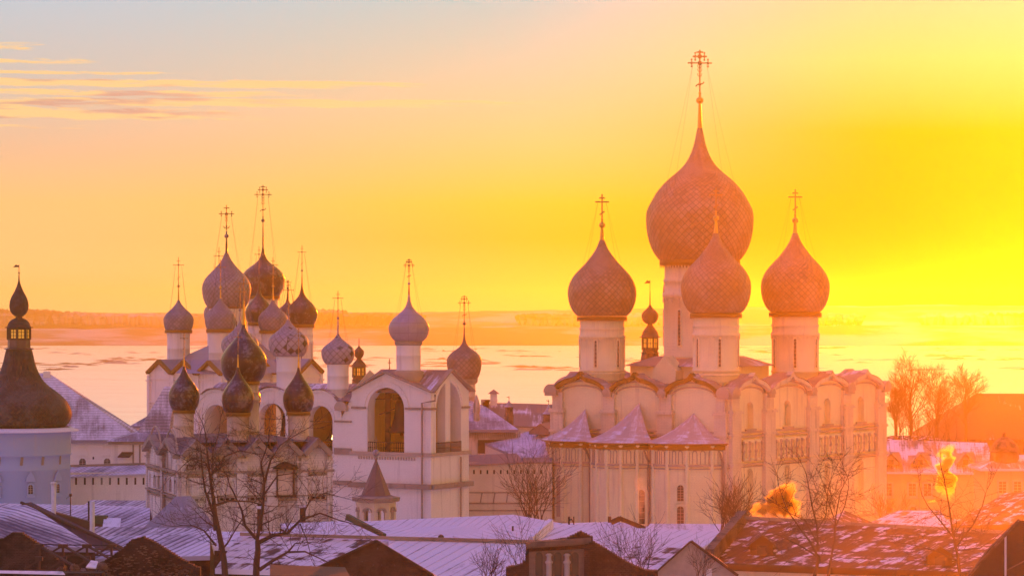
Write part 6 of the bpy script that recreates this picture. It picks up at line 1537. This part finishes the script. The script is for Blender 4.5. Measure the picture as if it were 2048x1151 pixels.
    m = MB(); m.bar(W(1487, 1034, 143.6), W(2024, 1064, 143.6), .12, .16); m.build('ridge', 'dirty', R)
    m = MB(); m.quad([W(1418, 1128, 140.3), W(2012, 1150, 140.3), Vector((W(2012, 0, 140.3).x, 140.3, -1)), Vector((W(1418, 0, 140.3).x, 140.3, -1))]); m.build('wall', 'cream', R)
    m = MB(); m.bar(W(1410, 1126, 139.9), W(2012, 1148, 139.9), .14, .12); m.bar(W(1430, 1137, 140.2), W(2012, 1157, 140.2), .12, .1); m.build('eave_board', 'wood', R)
    for px, py, Y, hw in ((1524, 1086, 140.9, 28), (1880, 1108, 140.6, 30)):
        P = frame((W(px, 0, Y).x, Y, 0), (1, 0)); S = Y/F; m = MB(); a = .5
        m.quad([P(-hw*S*.8, zat(py+24, Y)), P(hw*S*.8, zat(py+24, Y)), P(hw*S*.8, zat(py, Y)), P(0, zat(py-16, Y)), P(-hw*S*.8, zat(py, Y))])
        for sgn in (-1, 1): m.roofquad([P(0, zat(py-18, Y), .25), P(sgn*hw*S*1.1, zat(py+6, Y), .25), P(sgn*hw*S*1.1, zat(py+4, Y), -2.2), P(0, zat(py-19, Y), -2.2)]); m.quad([P(sgn*hw*S*.8, zat(py+24, Y)), P(sgn*hw*S*.8, zat(py, Y)), P(sgn*hw*S*.8, zat(py, Y), -2.2), P(sgn*hw*S*.8, zat(py+24, Y), -2.2)])
        d = m.build('dormer', 'tile_bare', R); m = MB(); pbox(m, P, -hw*S*.35, hw*S*.35, zat(py+22, Y), zat(py+4, Y), .02, -.1); m.build('pane', 'glass', d)
    roof_house('row_house', 'brown gabled roof poking up behind the rusty tiled roof, left of the smoke', 'house', [[(1690, 1020, 190), (1740, 1042, 190), (1760, 1050, 178), (1650, 1040, 178)]], 'tile_bare', [((1650, 1041, 178), (1760, 1052, 178))], 'brick')
    roof_house('row_house', 'gabled roof with thin snow below the ochre house', 'house', [[(1735, 1046, 196), (1905, 1056, 196), (1880, 1020, 214), (1796, 1020, 214)]], 'tile_snow', [((1735, 1048, 196), (1905, 1058, 196))], 'brick')
    roof_house('row_house', 'brown roof at the right edge above the rusty tiled roof', 'house', [[(1900, 1050, 225), (2100, 1046, 225), (2100, 975, 250), (2010, 985, 250)]], 'tile_bare', [((1900, 1051, 225), (2100, 1047, 225))], 'brick')
    R = brick_gable('plank_gable', 'dark planked gable end at the bottom right corner', 116, [(1938, 1151), (1975, 1100), (2036, 1040), (2120, 1040)], 'wood', .3); m = MB(); m.bar(W(2011, 1068, 115.8), W(2011, 1160, 115.8), .07); m.build('post', 'pipe', R); m = MB(); m.bar(W(1936, 1152, 115.8), W(2038, 1038, 115.8), .12, .1); m.bar(W(2011, 1140, 115.8), W(2060, 1115, 115.8), .05); m.build('barge_board', 'brick_red', R)
M['porchroof'] = snowroof('porch_sheet_roof', (.24, .21, .26), .42, 1.1, .05, .03, patch=.5)
M['roof_brown'] = snowroof('brown_side_roof', (.10, .06, .055), .30, .8, .1, .0)
M['brick_dk'] = brickmat('brown_brick', (.105, .055, .032, 1), (.13, .07, .042, 1), (.10, .065, .045, 1), .12)
M['stone'] = plaster('carved_old_stone', (.20, .14, .10, 1), (.12, .08, .055, 1), (.04, .028, .02, 1), .9, .6, .3)
M['stone_light'] = plaster('pale_stone', (.45, .38, .33, 1), (.3, .25, .2, 1), (.1, .08, .06, 1), .6, .5)
foreground()
# ================================================================ bare trees
def branch(mb, p, d, L, r, depth, rnd, droop=0.0, spread=.75, twig=.010, kids=3, up=.12):
    n = 4 if depth > 1 else 3; pts = [p]; rs = [r]
    for i in range(n):
        d = (d+Vector((rnd.gauss(0, .13), rnd.gauss(0, .13), rnd.gauss(0, .09)+up*.3-droop*.25))).normalized(); p = p+d*L/n; pts.append(p); rs.append(max(r*(1-.55*(i+1)/n), twig*.6))
    mb.tube(pts, rs, 7 if r > .08 else (5 if r > .03 else 3))
    if depth <= 0: return
    k = kids+(1 if rnd.random() < .4 else 0)
    for i in range(k):
        t = (i+.6+rnd.uniform(-.3, .3))/k; t = .25+.75*max(0, min(1, t)); j = min(n-1, int(t*n)); f = t*n-j; q = pts[j].lerp(pts[min(j+1, n)], min(1, f)); ax = Vector((rnd.gauss(0, 1), rnd.gauss(0, 1), rnd.gauss(0, .35))); ax = (ax-ax.dot(d)*d)
        if ax.length < .1: continue
        nd = (d*(1-spread*.5)+ax.normalized()*spread*rnd.uniform(.7, 1.15)+Vector((0, 0, up))).normalized(); rr = r*(1-.55*t)*rnd.uniform(.45, .68)
        branch(mb, q, nd, L*rnd.uniform(.55, .78), max(rr, twig), depth-1, rnd, droop+.12*(depth < 3), spread, twig, kids, up)
    nd = (d+Vector((rnd.gauss(0, .15), rnd.gauss(0, .15), .1))).normalized(); branch(mb, pts[-1], nd, L*.68, max(rs[-1], twig), depth-1, rnd, droop, spread, twig, kids, up)
def tree(label, limbs, trunk, Y, seed, cat='tree', group='bare winter trees', twig=.009, kids=3, depth=3, twigL=1.0):
    """trunk and limbs drawn as (px, py, dy) paths with radii in pixels; smaller branches grow from them"""
    rnd = random.Random(seed); c = W(trunk[0][0], 0, Y); R = thing('bare_tree', (c.x, c.y, 0), label, cat, group); S = Y/F
    m = MB(); p0 = W(trunk[0][0], trunk[0][1], Y); pts = [Vector((p0.x, Y, -.5))]+[W(px, py, Y+dy) for px, py, dy, r in trunk]; m.tube(pts, [trunk[0][3]*S*.95]+[r*S*.82 for _, _, _, r in trunk], 10); m.build('trunk', 'bark', R)
    m = MB()
    for path in limbs:
        q = [W(px, py, Y+dy) for px, py, dy, r in path]; m.tube(q, [r*S*.8 for *_, r in path], 7)
        for i in range(1, len(q)):
            d = (q[i]-q[i-1]); nb = max(2, int(d.length/.33)); 
            for k in range(nb):
                t = (k+rnd.random())/nb; a = q[i-1].lerp(q[i], t); dn = d.normalized(); ax = Vector((rnd.gauss(0, 1), rnd.gauss(0, .8), rnd.gauss(.25, .8))); ax = (ax-ax.dot(dn)*dn).normalized()
                branch(m, a, (dn*.5+ax*.9).normalized(), twigL*rnd.uniform(.5, 1.15), max(.016, path[i][3]*S*.42), depth-1, rnd, .15, .8, twig, kids)
        branch(m, q[-1], (q[-1]-q[-2]).normalized(), twigL*1.1, max(.016, path[-1][3]*S), depth-1, rnd, .05, .7, twig, kids)
    m.build('branches', 'bark', R); return R
def trees():
    tree('tall bare tree with a straight leader, left of the forked one before the weathered church',
         [[(431, 1060, 0, 5.5), (427, 1000, 0, 4.5), (420, 950, .3, 3.2), (414, 900, .6, 2.2), (412, 875, .6, 1.4)],
          [(429, 1030, 0, 4), (410, 980, -.5, 2.8), (404, 935, -.6, 2), (402, 900, -.6, 1.2)],
          [(430, 1010, 0, 3.8), (460, 1000, .5, 2.6), (500, 1002, .8, 1.8), (530, 1010, 1, 1)],
          [(424, 945, 0, 3), (450, 912, .4, 2.2), (480, 900, .6, 1.6), (505, 905, .7, 1)],
          [(425, 960, 0, 2.6), (412, 925, -.4, 2), (385, 915, -.8, 1.4), (372, 925, -1, 1)],
          [(432, 1090, 0, 3), (408, 1060, -.5, 2.2), (385, 1050, -.7, 1.4), (368, 1050, -.8, 1)],
          [(434, 1110, 0, 3), (455, 1085, .6, 2.2), (470, 1060, .8, 1.4)], [(424, 950, 0, 2.4), (426, 900, .2, 1.7), (438, 865, .3, 1.2)]],
         [(451, 1160, 0, 8), (448, 1120, 0, 7.5), (443, 1090, 0, 7), (437, 1060, 0, 6), (431, 1030, 0, 5), (427, 990, 0, 4)], 140, 11)
    tree('large forked bare tree with wide low limbs in front of the weathered church',
         [[(516, 1085, 0, 6), (545, 1070, .4, 5), (575, 1065, .8, 4), (600, 1040, 1, 3.2), (640, 1025, 1.2, 2.4), (680, 1040, 1.3, 1.4)],
          [(514, 1080, 0, 5), (525, 1020, .2, 4), (529, 965, .3, 3.4), (541, 920, .4, 2.6), (560, 890, .6, 1.8), (580, 876, .8, 1.2)],
          [(529, 965, .3, 3), (522, 925, 0, 2.2), (535, 890, -.2, 1.6)],
          [(511, 1075, 0, 4.6), (490, 1050, -.4, 3.6), (484, 1020, -.6, 2.6), (470, 990, -.8, 1.8)],
          [(519, 1138, 0, 5), (545, 1120, -.5, 4), (575, 1103, -.8, 3), (610, 1102, -1, 2.2), (645, 1118, -1.2, 1.3)],
          [(575, 1103, -.8, 2.4), (590, 1086, -.9, 1.6), (610, 1084, -1, 1)],
          [(600, 1040, 1, 2.4), (620, 1000, 1.1, 1.8), (650, 985, 1.2, 1.2), (670, 990, 1.2, .8)],
          [(527, 990, .3, 2.4), (555, 950, .5, 1.8), (590, 945, .7, 1.2), (612, 975, .8, .8)], [(600, 1046, 1, 1.8), (614, 1080, .8, 1.2), (622, 1110, .6, .7)]],
         [(512, 1160, 0, 8.5), (513, 1125, 0, 8), (516, 1100, 0, 7), (515, 1080, 0, 6)], 130, 23)
    tree('bare tree crossing the smoke in front of the cathedral north wall',
         [[(1640, 1120, 0, 3.6), (1622, 1085, -.3, 3), (1600, 1055, -.5, 2.2), (1575, 1020, -.7, 1.5), (1562, 985, -.8, 1)], [(1636, 1100, 0, 3), (1634, 1050, .2, 2.4), (1624, 1010, .3, 1.8), (1615, 960, .3, 1.1)], [(1634, 1060, 0, 2.2), (1652, 1030, .3, 1.6), (1655, 985, .3, 1)], [(1640, 1115, 0, 2.8), (1600, 1090, -.5, 2), (1560, 1070, -.8, 1.3), (1530, 1060, -1, .8)], [(1638, 1090, 0, 2.2), (1610, 1040, .3, 1.5), (1590, 1030, .4, 1)]],
         [(1625, 1165, 0, 5), (1632, 1140, 0, 4.6), (1638, 1110, 0, 4)], 128, 31)
    tree('slender bare tree right of the smoke, in front of the rusty tiled roof',
         [[(1660, 1130, 0, 3), (1668, 1080, .2, 2.4), (1672, 1030, .3, 1.8), (1680, 985, .4, 1)], [(1672, 1050, .2, 2), (1690, 1010, .4, 1.4), (1698, 970, .5, .9)], [(1670, 1040, .2, 1.8), (1656, 1000, 0, 1.2), (1650, 975, 0, .8)]],
         [(1655, 1165, 0, 4), (1658, 1140, 0, 3.6), (1661, 1120, 0, 3.2)], 132, 37)
    tree('wide bare tree at the bottom right, left of the planked gable',
         [[(1915, 1110, 0, 3.8), (1905, 1060, 0, 3), (1898, 1010, .2, 2.2), (1890, 965, .3, 1.4)], [(1913, 1090, 0, 3), (1945, 1050, .5, 2.2), (1965, 1010, .7, 1.4)], [(1912, 1080, 0, 2.6), (1880, 1040, -.4, 2), (1855, 1010, -.5, 1.2)], [(1915, 1120, 0, 2.6), (1870, 1100, -.5, 1.8), (1830, 1090, -.7, 1)], [(1912, 1100, 0, 2), (1960, 1095, .4, 1.5), (1990, 1075, .5, 1)]],
         [(1922, 1165, 0, 5), (1918, 1135, 0, 4.4), (1915, 1105, 0, 4)], 134, 41)
    # shrubby growth
    def bush(label, px, pb, Y, w, h, n, seed, r=.02, g='leafless bushes'):
        rnd = random.Random(seed); S = Y/F; c = W(px, pb, Y); R = thing('bare_bush', (c.x, c.y, c.z), label, 'bush', g); m = MB()
        for i in range(n):
            a = Vector((c.x+rnd.uniform(-.5, .5)*w*S*.6, Y+rnd.uniform(-.5, .5)*w*S*.5, c.z)); m.tube([Vector((c.x+(a.x-c.x)*.5, a.y, min(-.3, c.z-.5))), a], [r*1.6, r], 4); d = Vector((rnd.gauss(0, .28), rnd.gauss(0, .25), 1)).normalized(); branch(m, a, d, h*S*rnd.uniform(.5, 1)*.72, r, 2, rnd, 0, .55, r*.4, 3)
        m.build('stems', 'bark', R)
    bush('dense leafless bush in front of the rightmost apse', 1462, 1062, 215, 90, 90, 34, 5, .035)
    bush('thin leafless saplings left of the stone ruin', 985, 1165, 120, 70, 72, 12, 6, .02)
    bush('tall leafless shoots growing beside the stone ruin, against its left edge', 1045, 1165, 112, 40, 120, 6, 16, .02)
    bush('upright leafless shoots behind the stepped gable of the stone ruin', 1262, 1160, 125, 100, 110, 14, 7, .022)
    bush('leafless thicket under the fortress wall beside the left apse', 1068, 1035, 300, 60, 130, 26, 8, .05)
    bush('leafless thicket in front of the ochre house', 1790, 1046, 250, 110, 60, 24, 9, .03)
    bush('leafless shoots before the patched gable', 1395, 1165, 104, 60, 70, 8, 10, .014)
    bush('low thicket at the feet of the lakeside trees beside the barn roof', 1850, 880, 425, 190, 70, 46, 15, .05)
    # tall trees on the lake shore
    def shore_tree(px, pb, pt, Y, seed, label, spread=.5):
        pt += 10
        rnd = random.Random(seed); S = Y/F; c = W(px, pb, Y); H = (pb-pt)*S; R = thing('shore_tree', (c.x, c.y, -2), label, 'tree', 'tall bare trees by the lake'); m = MB()
        pts = [Vector((c.x, Y, -3)), c+Vector((0, 0, H*.15)), c+Vector((rnd.uniform(-.4, .4), 0, H*.5)), c+Vector((rnd.uniform(-.8, .8), 0, H*.9))]; m.tube(pts, [.30, .25, .16, .05], 8); m.build('trunk', 'bark', R)
        m = MB()
        for k in range(22):
            t = rnd.uniform(.12, .92); a = c+Vector((0, 0, H*t)); an = rnd.uniform(0, 2*pi); d = Vector((cos(an)*spread, sin(an)*spread, .85)).normalized(); branch(m, a, d, H*.34*(1.15-t*.6), .10*(1.2-t), 3, rnd, 0, .65, .018, 3, .15)
        m.build('branches', 'bark', R)
    shore_tree(1822, 868, 728, 440, 1, 'tallest of the bare trees by the lake, right of the cathedral', .55)
    shore_tree(1872, 868, 748, 446, 2, 'broad bare tree in the middle of the lakeside row', .7)
    shore_tree(1932, 868, 752, 452, 3, 'bare tree partly behind the barn roof, at the right of the lakeside row', .75)
    shore_tree(1792, 866, 785, 436, 4, 'short bare tree touching the cathedral edge, leftmost of the lakeside row', .6)
trees()
# ================================================================ chimney smoke
def smokemat(name, dens, scale, thr, g=.55, col=(.95, .95, .95, 1)):
    m = bpy.data.materials.new(name); m.use_nodes = True; n = NT(m.node_tree); n.n.clear(); co = n.add('ShaderNodeTexCoord').outputs['Object']
    a = n.noise(co, scale, 6, .62, .5); gen = n.add('ShaderNodeTexCoord').outputs['Generated']
    d = n.vmath('LENGTH', n.vmath('SUBTRACT', gen, (.5, .5, .5)))
    v = n.math('MULTIPLY', n.ss(n.math('SUBTRACT', a, n.math('MULTIPLY', n.math('MULTIPLY', d, d), 1.15)), thr, thr+.14), dens)
    p = n.add('ShaderNodeVolumePrincipled'); p.inputs['Color'].default_value = col; p.inputs['Anisotropy'].default_value = g; n.l.new(v, p.inputs['Density']); n.l.new(p.outputs[0], n.add('ShaderNodeOutputMaterial').inputs['Volume']); return m
def smoke(label, blobs, Y, mat, seed):
    """rising plume as one bumpy closed body; blobs (px, py, r px)"""
    rnd = random.Random(seed); mb = MB(); S = Y/F; P = [W(a, b, Y) for a, b, r in blobs]; rr = [r*S*1.45 for *_, r in blobs]; n = 18; pts = []; rad = []
    for i in range(len(P)-1):
        for k in range(5): t = k/5; pts.append(P[i].lerp(P[i+1], t)); rad.append((rr[i]*(1-t)+rr[i+1]*t))
    pts.append(P[-1]); rad.append(rr[-1]); pts.append(P[-1]+Vector((0, 0, rr[-1]*.5))); rad.append(rr[-1]*.4)
    base = []
    for i, p in enumerate(pts):
        base.append(len(mb.v))
        for k in range(n):
            a = 2*pi*k/n; q = rad[i]*(1+.5*noise.noise(Vector((cos(a)*1.5, sin(a)*1.5, i*.35+seed)))); mb.v.append(p+Vector((cos(a)*q, sin(a)*q, 0)))
    for a, b in zip(base, base[1:]):
        for k in range(n): mb.f.append([a+k, a+(k+1) % n, b+(k+1) % n, b+k]); mb.uv.append([(0, 0)]*4); mb.sm.append(True)
    for b, rev in ((base[0], True), (base[-1], False)): f = [b+k for k in range(n)]; mb.f.append(f[::-1] if rev else f); mb.uv.append([(0, 0)]*n); mb.sm.append(False)
    o = mb.build('smoke', mat); tag(o, label, 'smoke', kind='stuff')
def smokes():
    sm = smokemat('chimney_smoke', 3.0, .95, .31, .86, (1, .97, .55, 1))  # white smoke, with the yellow of the sunlight put into its colour
    smoke('bright yellow chimney smoke billowing before the cathedral north wall, wide part', [(1535, 1044, 26), (1552, 1030, 36), (1566, 1008, 30), (1562, 990, 20), (1574, 972, 14), (1578, 960, 6)], 196, sm, 1)
    smoke('small bright yellow puff of smoke left of the wide one', [(1513, 1040, 12), (1516, 1024, 15), (1522, 1010, 12), (1524, 1000, 5)], 194, sm, 2)
    smoke('yellow smoke plume curling up in front of the ochre house', [(1902, 1010, 4), (1898, 995, 12), (1888, 978, 16), (1892, 960, 15), (1884, 940, 11), (1888, 920, 13), (1900, 900, 18), (1912, 884, 10)], 262, smokemat('plume_smoke', 3.0, .95, .31, .86, (1, .97, .55, 1)), 3)  # same sunlight yellow mixed into the smoke colour
    smoke('low smoke scrap left of the yellow plume', [(1852, 1006, 4), (1864, 1003, 7), (1872, 999, 4)], 262, sm, 7)
    thin = smokemat('thin_smoke', .40, .6, .33, .5)
    smoke('thin pale smoke drifting up over the porch roof', [(392, 1050, 8), (392, 1020, 14), (388, 1000, 16), (396, 975, 18), (386, 955, 12)], 180, thin, 4)
    smoke('thin pale smoke rising before the apse window', [(1276, 1052, 4), (1280, 1035, 9), (1272, 1012, 9), (1284, 985, 11), (1276, 955, 9), (1272, 935, 6)], 235, thin, 5)
    smoke('faint smoke in front of the fortress wall loopholes', [(200, 1000, 5), (202, 980, 14), (204, 955, 14), (206, 935, 9)], 280, smokemat('faint_smoke', .14, .5, .3, .5), 6)
smokes()
def mist(name, label, px, py, Y, rx, ry, rz, dens, tilt=0):
    m = bpy.data.materials.new(name); m.use_nodes = True; n = NT(m.node_tree); n.n.clear(); v = n.add('ShaderNodeVolumePrincipled'); v.inputs['Color'].default_value = (1, .95, .7, 1); v.inputs['Density'].default_value = dens; v.inputs['Anisotropy'].default_value = .82
    n.l.new(v.outputs[0], n.add('ShaderNodeOutputMaterial').inputs['Volume']); mb = MB(); c = W(px, py, Y)
    mb.lathe((0, 0), [(max(.01, sin(pi*i/14)), -cos(pi*i/14)) for i in range(15)], 28)
    for q in mb.v: k = 1+.22*noise.noise(q*1.7+Vector((px, 0, 0))); q.x = c.x+q.x*rx*k; q.y = c.y+q.y*ry*k; q.z = max(-1.0, c.z+q.z*rz*k)
    tag(mb.build(name, m), label, 'mist', kind='stuff')
mist('lake_mist', 'golden mist hanging between the lakeside trees and the barn', 1960, 865, 425, 14, 40, 9, .0009)
mist('town_veil', 'thin golden haze added to veil the roofs at the lower right', 1975, 1110, 150, 9, 42, 5.5, .0016)  # volume added to spread an orange sun veil over these roofs
mist('street_veil', 'thin amber haze added to veil the rusty tiled roof', 1860, 1115, 122, 9, 14, 3.6, .0022)  # second added volume, strengthens the sun veil before the tiled roof
